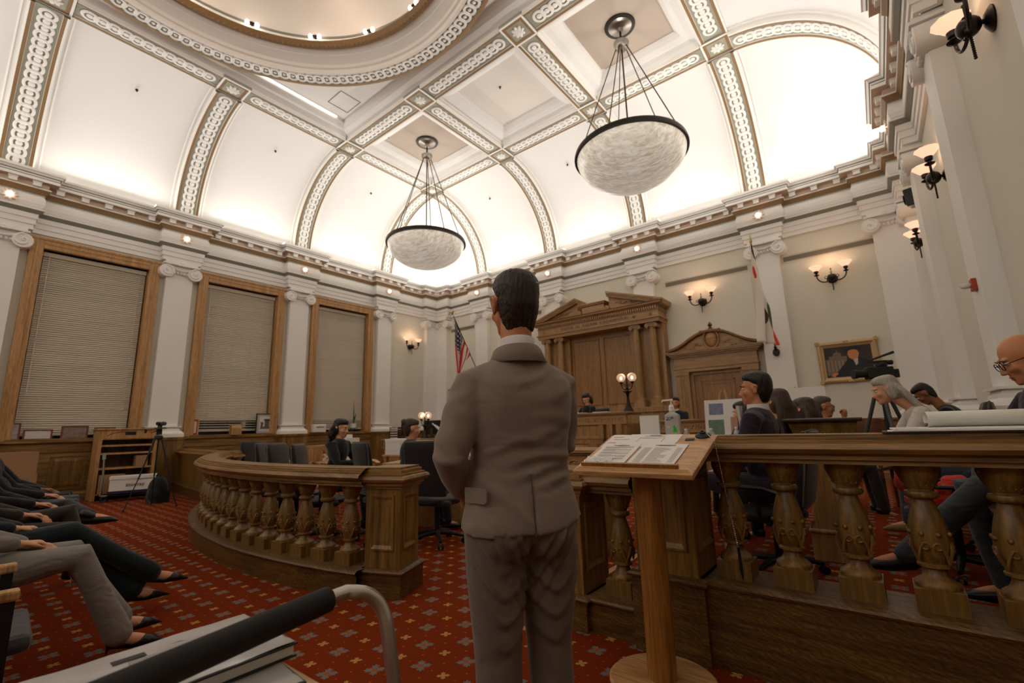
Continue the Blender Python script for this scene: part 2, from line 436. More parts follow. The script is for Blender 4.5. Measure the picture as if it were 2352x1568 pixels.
pilaster(XL, YB-.42, PI/2); pilaster(XL+.42, YB, 0); pilaster(XR-.42, YB, 0); pilaster(XR, YB-.42, -PI/2)

# ------------------------------------------------------------------ entablature
def ent_path():
    r = .19; h = .36; P = [(XL, YS)]
    for c in [-5.7, -2.65]+PY: P += [(XL, c-h), (XL+r, c-h), (XL+r, c+h), (XL, c+h)]
    P += [(XL, YB-.78), (XL+r, YB-.78), (XL+r, YB-r), (XL+.78, YB-r), (XL+.78, YB)]
    for c in PX: P += [(c-h, YB), (c-h, YB-r), (c+h, YB-r), (c+h, YB)]
    P += [(XR-.78, YB), (XR-.78, YB-r), (XR-r, YB-r), (XR-r, YB-.78), (XR, YB-.78)]
    for c in PY[::-1]+[-2.65, -5.7]: P += [(XR, c+h), (XR-r, c+h), (XR-r, c-h), (XR, c-h)]
    P += [(XR, YS)]
    return P
EP = ent_path()
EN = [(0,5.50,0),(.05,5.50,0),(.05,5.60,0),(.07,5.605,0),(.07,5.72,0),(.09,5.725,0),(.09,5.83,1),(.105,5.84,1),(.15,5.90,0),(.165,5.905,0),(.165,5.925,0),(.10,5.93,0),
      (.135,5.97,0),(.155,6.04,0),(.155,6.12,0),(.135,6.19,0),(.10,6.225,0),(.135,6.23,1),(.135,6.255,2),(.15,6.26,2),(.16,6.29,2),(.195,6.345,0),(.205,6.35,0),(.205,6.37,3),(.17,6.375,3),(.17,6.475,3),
      (.31,6.48,0),(.31,6.54,1),(.285,6.545,1),(.285,6.56,0),(.30,6.565,0),(.305,6.59,1),(.325,6.605,0),(.35,6.645,0),(.37,6.65,0),(.37,6.70,0),(.0,6.72,0)]  # grey in the crown is shade of the cornice put into the paint
prof = [q[:2] for q in EN]; mm = [q[2] for q in EN]
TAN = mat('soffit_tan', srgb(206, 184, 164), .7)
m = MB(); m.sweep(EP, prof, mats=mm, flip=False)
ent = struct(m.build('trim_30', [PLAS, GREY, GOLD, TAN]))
# modillion blocks under the corona, one by one
D = MB(); D.box(-.06, .06, -.105, 0, -.045, .055); D.box(-.07, .07, -.118, 0, .03, .052)
dme = D.mesh('modillion', PLAS); 
first = [True]
def modil(a, b, nrm):
    a = Vector(a); b = Vector(b); L_ = (b-a).length
    if L_ < .1: return
    n = max(1, round(L_/.375)); d = (b-a)/L_
    for k in range(n):
        p = a+d*(L_*(k+.5)/n)
        o = bpy.data.objects.new('modillion', dme); COL.objects.link(o); o.parent = ent
        o.location = (p.x+nrm.x*.155, p.y+nrm.y*.155, 6.425); o.rotation_euler = (0, 0, math.atan2(nrm.y, nrm.x)+PI/2)
for i in range(len(EP)-1):
    a, b = Vector(EP[i]), Vector(EP[i+1]); d = (b-a).normalized(); nrm = Vector((d.y, -d.x))
    if (a.x < XL+.3 and b.y < .5) or (b.x > XR-.3 and a.y < 2.5): continue
    L_ = (b-a).length
    # extend / trim for the mitres
    e0 = e1 = 0
    if i > 0:
        c = (a-Vector(EP[i-1])).normalized(); cr = c.x*d.y-c.y*d.x; e0 = .155*cr
    if i < len(EP)-2:
        c = (Vector(EP[i+2])-b).normalized(); cr = d.x*c.y-d.y*c.x; e1 = .155*cr
    aa = a-d*e0*1.0; bb = b+d*e1*1.0
    if L_ < .3: 
        continue
    modil(aa, bb, nrm)
# ------------------------------------------------------------------ windows
BLIND = mat('blind_slat', srgb(208, 196, 176), .55, var=.03)
GLASSN = mat('window_glass', (.02, .03, .05), .08, spec=.6)
slat_me = None
def window(i, yc):
    global slat_me
    r = sroot('window_%d' % i, (XL, yc, 0), PI/2)          # local x along -y.. room towards -y local
    w = WW
    c = MB()
    o = 1.11; zt = WZ1+.21
    c.box(-o, -.9, -.10, 0, 1.22, zt); c.box(.9, o, -.10, 0, 1.22, zt); c.box(-.9, .9, -.10, 0, WZ1, zt)
    c.box(-o-.02, o+.02, -.12, 0, zt-.03, zt+.02)
    for s in (-1, 1): c.box(s*1.0-.02, s*1.0+.02, -.112, -.1, 1.22, zt-.1)
    c.box(-.9, .9, -.112, -.1, WZ1+.09, WZ1+.13)
    c.build('casing', OAK_L, r, bevel=.008)
    j = MB(); j.box(-w, -.9, 0, .3, WZ0, WZ1); j.box(.9, w, 0, .3, WZ0, WZ1); j.box(-w, w, 0, .3, WZ1, WZ1+.02)
    j.build('jamb', OAK_L, r)
    sl = MB(); sl.box(-w, w, -.14, .3, WZ0-.03, WZ0+.015); sl.build('sill', OAK_H, r)
    gl = MB(); gl.box(-.9, .9, .24, .25, WZ0, WZ1); g = gl.build('pane', GLASSN, r)
    mu = MB(); mu.box(-.9, .9, .2, .25, 3.1, 3.2); mu.box(-.03, .03, .2, .25, WZ0, WZ1); mu.build('mullion', OAK_D, r)
    h = MB(); h.box(-.88, .88, .06, .14, WZ1-.12, WZ1-.03); h.build('blind_headrail', BLIND, r)
    if slat_me is None:
        q = MB(); q.box(-.875, .875, -.026, .026, -.0015, .0015); slat_me = q.mesh('blind_slat', BLIND)
    pitch = .0455; z = WZ1-.15; k = 0; zmin = {1: 1.36, 2: 1.34, 3: 1.36}[i]
    rnd = random.Random(i)
    while z > zmin:
        ob = bpy.data.objects.new('blind_slat', slat_me); COL.objects.link(ob); ob.parent = r
        opn = (i == 2 and z < 1.62) or (i == 3 and z < 1.6)
        if i == 2 and z < 1.62: z -= .018
        ob.location = (0, .10, z); ob.rotation_euler = (math.radians(38 if opn and i == 3 else (24 if opn else 62))+rnd.uniform(-.07, .07), rnd.uniform(-.0015, .0015), 0)
        z -= pitch
    b = MB(); b.box(-.875, .875, .08, .12, z-.0, z+.03); b.build('bottom_rail', BLIND, r)
    cd = MB()
    for x in (-.62, -.15, .3, .64): cd.tube([(x, .065, WZ1-.1), (x, .065, z+.02)], .0012, 4)
    cd.build('blind_cord', BLIND, r)
    wd = MB(); wd.tube([(-.78, .05, WZ1-.12), (-.79, .045, 2.1)], .006, 6); wd.tube([(.76, .05, WZ1-.12), (.76, .045, 1.9)], .003, 5)
    wd.ball((.76, .045, 1.88), .016, 8, 6); wd.build('blind_wand', WHITE, r)
for i, y in enumerate(WY): window(i+1, y)

# ------------------------------------------------------------------ ceiling
# smooth cove between the ribs and the recessed fields above the grid
def cove_pt(a, inset):       # a 0..pi/2 from grid (0) to cornice (pi/2); returns outward distance from grid line, height
    return math.sin(a), ZC-.02+(ZG+.04-ZC)*math.cos(a)
NA = 24
def cove_strip(mb, gp, wp, t0, t1, along):
    """cove surface: grid line coordinate gp, wall coordinate wp, running t0..t1"""
    vs = []
    for k in range(NA+1):
        a = PI/2*k/NA; s, z = math.sin(a), ZC-.02+(ZG+.04-ZC)*math.cos(a)
        q = gp+(wp-gp)*s
        for t in (t0, t1): vs.append((q, t, z) if along == 'y' else (t, q, z))
    fs = [(2*k, 2*k+1, 2*k+3, 2*k+2) for k in range(NA)]
    mb.add(vs, fs)
GYS, XG0, XG1 = -2.70, GX[0], GX[-1]
GY2 = -5.80
c = MB()
cove_strip(c, XG0, XL+.02, GY2, GY[0], 'y'); cove_strip(c, XG1, XR-.02, GY2, GY[0], 'y')
cove_strip(c, GY[0], YB-.02, XG0, XG1, 'x'); cove_strip(c, GY2, YS+.02, XG0, XG1, 'x')
def corner(mb, gx, gy, wx, wy):
    n = 20; vs = []
    for i in range(n+1):
        for j in range(n+1):
            a = math.sin(PI/2*i/n); b = math.sin(PI/2*j/n); m_ = max(a, b)
            z = ZC-.02+(ZG+.04-ZC)*math.sqrt(max(0, 1-m_*m_))
            vs.append((gx+(wx-gx)*a, gy+(wy-gy)*b, z))
    mb.add(vs, [(i*(n+1)+j, i*(n+1)+j+1, (i+1)*(n+1)+j+1, (i+1)*(n+1)+j) for i in range(n) for j in range(n)])
corner(c, XG0, GY[0], XL+.02, YB-.02); corner(c, XG1, GY[0], XR-.02, YB-.02)
corner(c, XG0, GY2, XL+.02, YS+.02); corner(c, XG1, GY2, XR-.02, YS+.02)
struct(c.build('ceiling', COVEM, smooth=30))

# coffers: vertical lip, ogee, flat panel
def coffer(x0, x1, y0, y1, pm, zt=9.52, name='ceiling'):
    r = sroot(name)
    g = .27; P = [(x0+g, y0+g), (x1-g, y0+g), (x1-g, y1-g), (x0+g, y1-g)]
    m = MB()
    pr = [(0, 9.17), (0, 9.26), (.04, 9.27), (.06, 9.31), (.20, 9.34), (.30, 9.40), (.36, 9.47), (.37, zt-.02), (.40, zt-.02), (.40, zt)]
    m.sweep([P[0], P[3], P[2], P[1]], pr, closed=True)     # clockwise: inside is on the right
    m.build('coffer_moulding', COVEM, r)
    q = MB(); q.box(x0+g+.38, x1-g-.38, y0+g+.38, y1-g-.38, zt, zt+.03); q.build('coffer_panel', pm, r)
    return r
for k in range(3):
    coffer(GX[k], GX[k+1], GY[1], GY[0], BEIGE if k != 1 else BEIGE2)
for k in range(3):
    coffer(GX[k], GX[k+1], GY2, GYS, BEIGE)
# the great square around the dome
DC = (-6.30, 1.88)
def ringsq():
    r = sroot('ceiling')
    g = .27; x0, x1, y0, y1 = XG0+g, XG1-g, GYS+g, GY[1]-g
    m = MB()
    pr = [(0, 9.17), (0, 9.25), (.03, 9.26), (.10, 9.29), (.20, 9.33), (.26, 9.39), (.28, 9.43), (.28, 9.50)]
    m.sweep([(x0, y0), (x0, y1), (x1, y1), (x1, y0)], pr, closed=True)
    n = 96; R = 3.86; vs = []; hx, hy = (x1-x0)/2-.28, (y1-y0)/2-.28; cx, cy = (x0+x1)/2, (y0+y1)/2
    for k in range(n):
        a = 2*PI*(k+.5)/n; ca, sa = math.cos(a), math.sin(a); t = min(hx/abs(ca), hy/abs(sa))
        vs.append((DC[0]+R*ca, DC[1]+R*sa, 9.5)); vs.append((cx+t*ca, cy+t*sa, 9.5))
    m.add(vs, [(2*k, 2*k+1, (2*k+3) % (2*n), (2*k+2) % (2*n)) for k in range(n)])
    # fill the four corners exactly
    for sx in (-1, 1):
        for sy in (-1, 1): m.box(cx+sx*hx-.25*(sx > 0), cx+sx*hx+.25*(sx < 0), cy+sy*hy-.25*(sy > 0), cy+sy*hy+.25*(sy < 0), 9.499, 9.52)
    m.build('recess', COVEM, r)
    s = MB()
    SL = mat('cove_slot', (1, 1, 1), emit=(1, .97, .93), es=1.6)
    s.box(x0+.29, x0+.33, y1-2.7, y1-.5, 9.485, 9.498); s.box(x1-.33, x1-.29, y1-2.7, y1-.5, 9.485, 9.498)
    s.build('light_slot', SL, r)
    hp = MB()
    for q in ((x0+.65, y1-.95, x0+1.25, y1-.4),):
        a, b, c2, d = q
        hp.box(a, c2, b, b+.012, 9.49, 9.499); hp.box(a, c2, d-.012, d, 9.49, 9.499); hp.box(a, a+.012, b, d, 9.49, 9.499); hp.box(c2-.012, c2, b, d, 9.49, 9.499)
    hp.build('access_panel', GREY, r)
    return r
ringsq()
# dome
def dome():
    r = sroot('ceiling', (DC[0], DC[1], 0))
    a = MB()
    a.lathe([(4.00, 9.50), (4.00, 9.24), (4.00, 9.20), (3.95, 9.18), (3.91, 9.18)], 96); a.f.pop(); a.f.pop(); a.m = a.m[:-2]
    b = MB(); b.lathe([(3.91, 9.18), (3.89, 9.21), (3.65, 9.21), (3.63, 9.18)], 96); b.f = b.f[:-2]; b.m = b.m[:-2]
    c = MB(); c.lathe([(3.63, 9.18), (3.57, 9.18), (3.56, 9.26), (3.52, 9.28), (3.50, 9.34), (3.40, 9.42), (3.36, 9.44), (3.35, 9.46), (3.24, 9.50)], 96); c.f = c.f[:-2]; c.m = c.m[:-2]
    d = MB(); d.lathe([(3.24, 9.50), (3.22, 9.47), (3.12, 9.46), (3.08, 9.50), (3.05, 9.53)], 96); d.f = d.f[:-2]; d.m = d.m[:-2]
    e = MB(); e.lathe([(3.05, 9.53), (3.22, 9.56), (3.22, 9.74)], 96); e.f = e.f[:-2]; e.m = e.m[:-2]
    f = MB(); f.lathe([(3.22, 9.735), (3.18, 9.74), (3.18, 9.765), (3.22, 9.77)], 96); f.f = f.f[:-2]; f.m = f.m[:-2]
    g = MB(); g.lathe([(3.22, 9.77)]+[(3.22*math.cos(t), 9.80+1.1*math.sin(t)) for t in [PI/2*k/14 for k in range(15)]], 96); g.f = g.f[:-2]; g.m = g.m[:-2]
    a.build('ring_edge', GOLD, r, smooth=40); b.build('ring_field', FIELD, r, smooth=30); c.build('ring_cove', BEIGE2, r, smooth=30)
    d.build('bead_ring', GOLD, r, smooth=30); e.build('drum', PLAS, r, smooth=30); f.build('fine_ring', GREY, r, smooth=30); g.build('dome_shell', BEIGE2, r, smooth=60)
    bd = MB(); n = 200
    for k in range(n):
        t = 2*PI*k/n; bd.ball((3.13*math.cos(t), 3.13*math.sin(t), 9.455), (.028, .028, .02), 6, 4)
    o = bd.build('bead', GOLD, r); o['kind'] = 'stuff'
    q = MB(); n = 130
    for k in range(n):
        t = 2*PI*k/n; p = (3.77*math.cos(t), 3.77*math.sin(t), 9.195)
        q.torus(p, .105, .032, 16, 5, None, .8); q.ball(p, (.038, .038, .02), 8, 4)
    o = q.build('guilloche', PLAS, r, smooth=60); o['kind'] = 'stuff'
    return r
dome()

# ribs and beams with a chain of rings
def ribsec():
    # (s, h): across, outwards from the surface into the room ; materials per segment
    S_ = [(-.36,-.01),(-.36,.02),(-.335,.03),(-.33,.01),(-.28,.01),(-.28,.10),(-.25,.11),(-.245,.10),(-.19,.095),(-.185,.07),(.185,.07),(.19,.095),(.245,.10),(.25,.11),(.28,.10),(.28,.01),(.33,.01),(.335,.03),(.36,.02),(.36,-.01)]
    M_ = [0,0,0,0,0,0,0,2,0,1,0,2,0,0,0,0,0,0,0]
    return S_, M_
RS, RM = ribsec()
def beam(mb, orn, A, B, n_in, sec=None):
    """straight beam A->B (3D), hanging below; n_in = room-facing normal"""
    A = Vector(A); B = Vector(B); t = (B-A).normalized(); s = t.cross(n_in); L_ = (B-A).length
    sec = [q for q in zip(RS, RM+[0]) if abs(q[0][0]) <= .285]
    vs = []
    for P in (A, B):
        for (u, h), _ in sec: vs.append(tuple(P+s*u+n_in*(h-.08)))
    N_ = len(sec); k0 = len(mb.f)
    mb.add(vs, [(i, i+1, N_+i+1, N_+i) for i in range(N_-1)])
    mb.m[k0:] = [sec[i][1] for i in range(N_-1)]
    n = max(3, int((L_-.16)/.182)); e = (L_-n*.182)/2
    R_ = Matrix((t, s, n_in)).transposed()
    for k in range(n):
        p = A+t*(e+.182*(k+.5))+n_in*.002
        orn.torus(p, .112, .030, 18, 5, R_, .7); orn.ball(p, (.058, .058, .020), 10, 5, R_)
def build_beam(A, B, num):
    r = sroot('trim_%d' % num)
    m = MB(); o = MB(); beam(m, o, A, B, Vector((0, 0, -1)))
    m.build('beam', [PLAS, FIELD, GOLD], r); g = o.build('guilloche', PLAS, r, smooth=60); g['kind'] = 'stuff'
num = 40
e = .30
segs = []
ylist = [9.55, 6.45, 3.40, .38, -2.70, -5.80]
for x in (GX[0], GX[3]):
    for i in range(len(ylist)-1): segs.append(((x, ylist[i+1]+e, ZG), (x, ylist[i]-e, ZG)))
for y in (9.55, 6.45, -2.70, -5.80):
    for i in range(3): segs.append(((GX[i]+e, y, ZG), (GX[i+1]-e, y, ZG)))
for x in GX[1:3]:
    segs.append(((x, 6.45+e, ZG), (x, 9.55-e, ZG)))
for s_ in segs: build_beam(*s_, num); num += 1
# node blocks with rosettes
def rosette():
    m = MB(); m.box(-.29, .29, -.29, .29, -.02, .05)
    b = MB()
    for s0, s1, t0, t1 in ((-.29, .29, -.29, -.25), (-.29, .29, .25, .29), (-.29, -.25, -.25, .25), (.25, .29, -.25, .25)): b.box(s0, s1, t0, t1, -.03, 0)
    g = MB()
    for s0, s1, t0, t1 in ((-.25, .25, -.25, -.19), (-.25, .25, .19, .25), (-.25, -.19, -.19, .19), (.19, .25, -.19, .19)): g.box(s0, s1, t0, t1, -.025, 0)
    f = MB()
    for k in range(8):
        a = PI/4*k; R_ = Matrix.Rotation(a, 3, 'Z'); f.ball((.085*math.cos(a), .085*math.sin(a), -.03), (.06, .036, .03), 8, 5, R_)
        a += PI/8; f.ball((.05*math.cos(a), .05*math.sin(a), -.05), (.035, .022, .02), 8, 5, Matrix.Rotation(a, 3, 'Z'))
    f.ball((0, 0, -.06), (.025, .025, .02), 8, 5)
    return [(m.mesh('block', FIELD), 'block'), (b.mesh('fillet', PLAS), 'fillet'), (g.mesh('bead_frame', GOLD), 'bead_frame'), (f.mesh('rosette', PLAS, 60), 'rosette')]
RO = rosette()
nodes = [(x, y) for x in (GX[0], GX[3]) for y in ylist]+[(x, y) for x in GX[1:3] for y in (9.55, 6.45, -2.7, -5.8)]
for x, y in nodes:
    r = sroot('trim_%d' % num, (x, y, ZG)); num += 1
    for me, nm in RO:
        o = bpy.data.objects.new(nm, me); COL.objects.link(o); o.parent = r
# cove ribs
def cove_rib(gp, wp, t, along):
    """rib on the cove at position t; gp grid coord, wp wall coord"""
    global num
    r = sroot('trim_%d' % num); num += 1
    m = MB(); o = MB(); n = 22; pts = []
    a0 = math.radians(6)
    for k in range(n+1):
        a = a0+(PI/2-a0)*k/n; q = gp+(wp-gp)*math.sin(a); z = ZC-.02+(ZG+.04-ZC)*math.cos(a)
        pts.append(Vector((q, t, z)) if along == 'y' else Vector((t, q, z)))
    N_ = len(RS); vs = []; cen = []
    lat = Vector((0, 1, 0)) if along == 'y' else Vector((1, 0, 0))
    mid = Vector((gp-(wp-gp)*.0, t, ZC)) if along == 'y' else Vector((t, gp, ZC))
    for i, p in enumerate(pts):
        tn = (pts[min(i+1, n)]-pts[max(i-1, 0)]).normalized(); nn = tn.cross(lat)
        if nn.dot(mid-p) < 0: nn = -nn
        cen.append((p, tn, nn))
        for u, h in RS: vs.append(tuple(p+lat*u+nn*(h+.0)))
    k0 = len(m.f)
    fs = []; ms = []
    for i in range(n):
        for j in range(N_-1): fs.append((i*N_+j, i*N_+j+1, (i+1)*N_+j+1, (i+1)*N_+j)); ms.append(RM[j])
    m.add(vs, fs); m.m = ms
    m.build('rib', [PLAS, FIELD, GOLD], r, smooth=25)
    L_ = sum((pts[i+1]-pts[i]).length for i in range(n)); cnt = int(L_/.182); acc = .095; i = 0; s0 = 0
    for k in range(cnt):
        d = .08+.182*(k+.5); s0 = 0; i = 0
        while i < n-1 and s0+(pts[i+1]-pts[i]).length < d: s0 += (pts[i+1]-pts[i]).length; i += 1
        f = (d-s0)/(pts[i+1]-pts[i]).length
        if f > 1: break
        p = pts[i].lerp(pts[i+1], f); tn, nn = cen[i][1], cen[i][2]
        R_ = Matrix((tn, lat, nn)).transposed(); p = p+nn*.082
        o.torus(p, .112, .030, 18, 5, R_, .7); o.ball(p, (.058, .058, .020), 10, 5, R_)
    g = o.build('guilloche', PLAS, r, smooth=60); g['kind'] = 'stuff'
for y in (9.55, 6.45, 3.40, .38, -2.70): cove_rib(XG0, XL+.02, y, 'y')
for y in (9.55, 6.45, 3.40, .38): cove_rib(XG1, XR-.02, y, 'y')
for x in GX: cove_rib(GY[0], YB-.02, x, 'x')
# ------------------------------------------------------------------ lamps and wall fittings
def marble(name, c1, c2, es=.5):
    m = bpy.data.materials.new(name); m.use_nodes = True; nt = m.node_tree; N = nt.nodes; L = nt.links; b = N['Principled BSDF']
    tc = N.new('ShaderNodeTexCoord'); mp = N.new('ShaderNodeMapping'); mp.inputs['Scale'].default_value = (1.0, 5.0, 2.4); mp.inputs['Rotation'].default_value = (0, 0, .5)
    L.new(tc.outputs['Object'], mp.inputs[0])
    n = N.new('ShaderNodeTexNoise'); n.inputs['Scale'].default_value = 3.2; n.inputs['Detail'].default_value = 10; n.inputs['Distortion'].default_value = 1.4; n.inputs['Roughness'].default_value = .65
    L.new(mp.outputs[0], n.inputs['Vector']); cr = N.new('ShaderNodeValToRGB'); e = cr.color_ramp.elements
    e[0].position = .36; e[0].color = c1; e[1].position = .6; e[1].color = c2; L.new(n.outputs['Fac'], cr.inputs[0])
    L.new(cr.outputs[0], b.inputs['Base Color']); L.new(cr.outputs[0], b.inputs['Emission Color']); b.inputs['Emission Strength'].default_value = es
    b.inputs['Roughness'].default_value = .35
    return m
ALAB = marble('alabaster', srgb(184, 168, 146), srgb(226, 220, 208), .34)
def pendant(x, y, zr, label):
    t = thing('pendant_lamp', label, 'lamp', (x, y, zr), .4, 'pendant lamps')
    R = 1.06
    b = MB(); pr = [(.0, -.70)]+[(R*math.sin(a), -.70*math.cos(a)) for a in [PI/2*k/14 for k in range(1, 15)]]
    b.lathe(pr+[(R-.03, 0)]+[((R-.03)*math.sin(a), -.67*math.cos(a)) for a in [PI/2*k/10 for k in range(9, 0, -1)]]+[(0, -.67)], 56)
    b.build('bowl', ALAB, t, smooth=50)
    r = MB(); r.lathe([(R-.03, -.05), (R+.045, -.05), (R+.05, -.01), (R+.03, .05), (R-.03, .06), (R-.035, 0), (R-.03, -.05)], 64); r.build('rim', METAL, t, smooth=40)
    h = 9.52-zr; hub = 9.0-zr
    q = MB()
    q.lathe([(.0, -.07), (.09, -.07), (.13, -.03), (.15, .03), (.16, .09), (.1, .11), (.0, .12)], 24, (0, 0, hub)); q.build('hub', NICKEL, t, smooth=35)
    s = MB(); s.tube([(0, 0, hub+.1), (0, 0, h-.1)], .022, 10); s.tube([(0, 0, hub), (0, 0, .05)], .016, 8); s.build('stem', METAL, t, smooth=40)
    c = MB(); c.lathe([(0, -.16), (.05, -.16), (.07, -.09), (.16, -.05), (.27, -.03), (.29, -.02)], 32, (0, 0, h)); c.build('canopy', NICKEL, t, smooth=40)
    c = MB(); c.lathe([(.27, -.035), (.31, -.03), (.32, -.01), (.31, 0), (.27, 0)], 32, (0, 0, h)); c.build('canopy_ring', METAL, t, smooth=40)
    rod = None
    for k in range(5):
        a = 2*PI*k/5+.6
        m = MB(); m.tube([(.12*math.cos(a), .12*math.sin(a), hub-.03), (R*.99*math.cos(a), R*.99*math.sin(a), .05)], .0105, 6); m.build('rod', METAL, t, smooth=40)
    sp = MB(); sp.lathe([(0, .02), (.2, .02), (.2, .05), (0, .05)], 20); 
    for k in range(6): a = PI/3*k; sp.tube([(0, 0, .03), ((R-.04)*math.cos(a), (R-.04)*math.sin(a), .0)], .01, 5)
    sp.build('spider', METAL, t)
    point('pendant_bulb', (x, y, zr+.12), 130, (1, .93, .84), .15)
pendant(-9.28, 8.0, 6.36, 'alabaster bowl pendant hanging from the coffer above the room corner, the further of two')
pendant(-3.17, 8.0, 6.52, 'alabaster bowl pendant nearest the state flag, the larger and nearer of two')

pendant(-9.28, -4.25, 6.45, 'added alabaster bowl pendant, out of view behind the camera on the left')  # unseen pair of pendants, added to brighten the ceiling and walls
pendant(-3.17, -4.25, 6.45, 'added alabaster bowl pendant, out of view behind the camera on the right')
SHADE = mat('frosted_shade', srgb(240, 205, 180), .4, emit=srgb(255, 200, 165), es=.75)
BULB = mat('warm_bulb', (1, .9, .8), emit=(1, .80, .62), es=9)
def sconce_meshes():
    P = []
    b = MB(); b.lathe([(0, 0), (.10, 0), (.105, .012), (.08, .03), (.05, .05), (0, .055)], 18)
    b.f = b.f; b.v = [(x, -z, y) for x, y, z in b.v]
    b.ball((0, -.14, 0), (.085, .08, .085), 12, 8)
    b.tube([(0, -.04, 0), (0, -.14, 0)], .02, 8)
    for k in range(8): a = PI/4*k; b.ball((.07*math.cos(a), -.16, .07*math.sin(a)), .022, 6, 4)
    P.append(('backplate', b, METAL))
    f = MB(); f.tube([(0, -.14, .06), (0, -.14, .2)], .008, 6); f.ball((0, -.14, .2), .016, 6, 4); f.tube([(-.03, -.14, .12), (.03, -.14, .12)], .006, 5)
    P.append(('finial', f, METAL)); f = MB()
    z = -.08
    while z > -.28: f.ball((0, -.14, z), (.013, .013, .011), 6, 4); z -= .02
    P.append(('drop', f, METAL))
    for s in (-1, 1):
        a = MB(); pts = []
        for k in range(13):
            t = PI*1.02*k/12; pts.append((s*(.06+.105*(1-math.cos(t))), -.14-.04*math.sin(t/2), -.03-.10*math.sin(t)+.10*(k/12)))
        a.tube(pts, [.014]*13, 7); x = pts[-1][0]; zt = pts[-1][2]
        a.lathe([(.012, 0), (.05, .02), (.055, .03), (.02, .035), (.022, .06), (.04, .075), (.045, .12), (.03, .13)], 12, (x, -.18, zt-.01))
        a.torus((s*.1, -.14, .02), .03, .007, 12, 5, Matrix.Rotation(PI/2, 3, 'X'))
        P.append(('arm', a, METAL))
        g = MB(); g.lathe([(.035, .105), (.05, .12), (.075, .15), (.105, .19), (.13, .215), (.125, .22), (.10, .198), (.07, .158), (.045, .125)], 20, (x, -.18, zt), rf=lambda q, z_: 1+.03*math.cos(q*10))
        P.append(('glass_shade', g, SHADE))
        u = MB(); u.ball((x, -.18, zt+.155), (.028, .028, .04), 8, 6); P.append(('bulb', u, BULB))
    return [(n, m.mesh(n, mt, 40)) for n, m, mt in P]
SC = sconce_meshes()
def sconce(x, y, z, rz, label):
    t = thing('wall_sconce', label, 'lamp', (x, y, z), rz, 'twin arm wall sconces')
    for n, me in SC:
        o = bpy.data.objects.new(n, me); COL.objects.link(o); o.parent = t
    d = Matrix.Rotation(rz, 3, 'Z') @ Vector((0, -.24, .42)); point('sconce_bulb', (x+d.x, y+d.y, z+d.z), 1.8, (1, .62, .36), .06)
sconce(-3.19, YB, 4.30, 0, 'bronze two-light sconce on the cream wall above the arched oak doorway')
sconce(-.40, YB, 4.30, 0, 'bronze two-light sconce on the back wall directly above the framed portrait')
sconce(-9.3, YB, 4.30, 0, 'bronze two-light sconce behind the standing man beside the striped flag')
sconce(-12.1, YB, 4.30, 0, 'bronze two-light sconce on the back wall nearest the corner, behind the striped flag') if False else None
sconce(XL, 10.75, 4.28, PI/2, 'bronze two-light sconce on the left wall between the last window and the corner')
sconce(XR, 10.6, 4.28, -PI/2, 'bronze sconce on the right wall, furthest of three, partly hidden by a pilaster')
sconce(XR, 7.75, 4.28, -PI/2, 'bronze sconce on the right wall, middle one of the three')
sconce(XR, 4.75, 4.26, -PI/2, 'bronze sconce on the right wall, nearest one, cut by the top right of the frame')

def star():
    f = MB()
    for k in range(9): 
        a = 2*PI*k/9; f.ball((.085*math.cos(a), -.015, .085*math.sin(a)), (.050, .016, .027), 6, 4, Matrix.Rotation(-a, 3, 'Y'))
    b = MB(); b.ball((0, -.055, 0), (.052, .055, .052), 12, 8)
    return f.mesh('star_rosette', BEIGE2, 50), b.mesh('bulb', mat('star_bulb', (1, .7, .5), emit=(1, .56, .36), es=3.2), 50)
SF, SB = star()
def starlight(x, y, rz, label, grp='star frieze lamps'):
    t = thing('star_lamp', label, 'lamp', (x, y, 6.09), rz, grp)
    for me, n in ((SF, 'star_rosette'), (SB, 'bulb')):
        o = bpy.data.objects.new(n, me); COL.objects.link(o); o.parent = t
for y, lb in zip(PY, ('leftmost star lamp, on the frieze at the left edge left of the first window', 'star lamp on the frieze above the pilaster between first and second windows', 'star lamp on the frieze above the pilaster between second and third windows', 'star lamp on the left wall frieze above the pilaster past the third window')):
    starlight(XL+.345, y, PI/2, lb)
for x, lb in zip(PX, ('star lamp on the back wall frieze nearest the corner, just left of the standing head', 'star lamp on the back wall frieze just right of the standing head', 'star lamp on the frieze above the right end of the carved oak surround', 'star lamp on the frieze above the pilaster carrying the state flag')):
    starlight(x, YB-.345, 0, lb)
starlight(XR-.345, 9.52, -PI/2, 'star lamp on the right wall frieze under the stepped cornice')

# slot grilles under the architrave
GRIL = mat('grille', srgb(142, 132, 116), .6)
for i, (x0, x1, lb) in enumerate(((-12.55, -11.35, 'short slot grille behind the striped flag'), (-10.3, -8.3, 'slot grille on the back wall left of the carved surround'), (-4.12, -2.06, 'slot grille above the sconce over the doorway'), (-1.28, .45, 'slot grille above the sconce over the portrait'))):
    t = thing('air_grille', lb, 'vent', ((x0+x1)/2, YB, 4.97), 0, 'wall slot grilles'); h = (x1-x0)/2
    m = MB(); m.box(-h, h, -.012, 0, -.055, .055); m.build('grille_face', GRIL, t)
    m = MB()
    for z in (-.03, 0, .03): m.box(-h+.01, h-.01, -.018, -.010, z-.004, z+.004)
    m.build('louvre', mat('grille_dark', srgb(110, 100, 86), .6), t)
    m = MB(); m.box(-h-.06, h+.06, -.012, 0, -.09, -.08); m.box(-h-.06, h+.06, -.012, 0, .075, .085); m.build('bead', WALL, t)
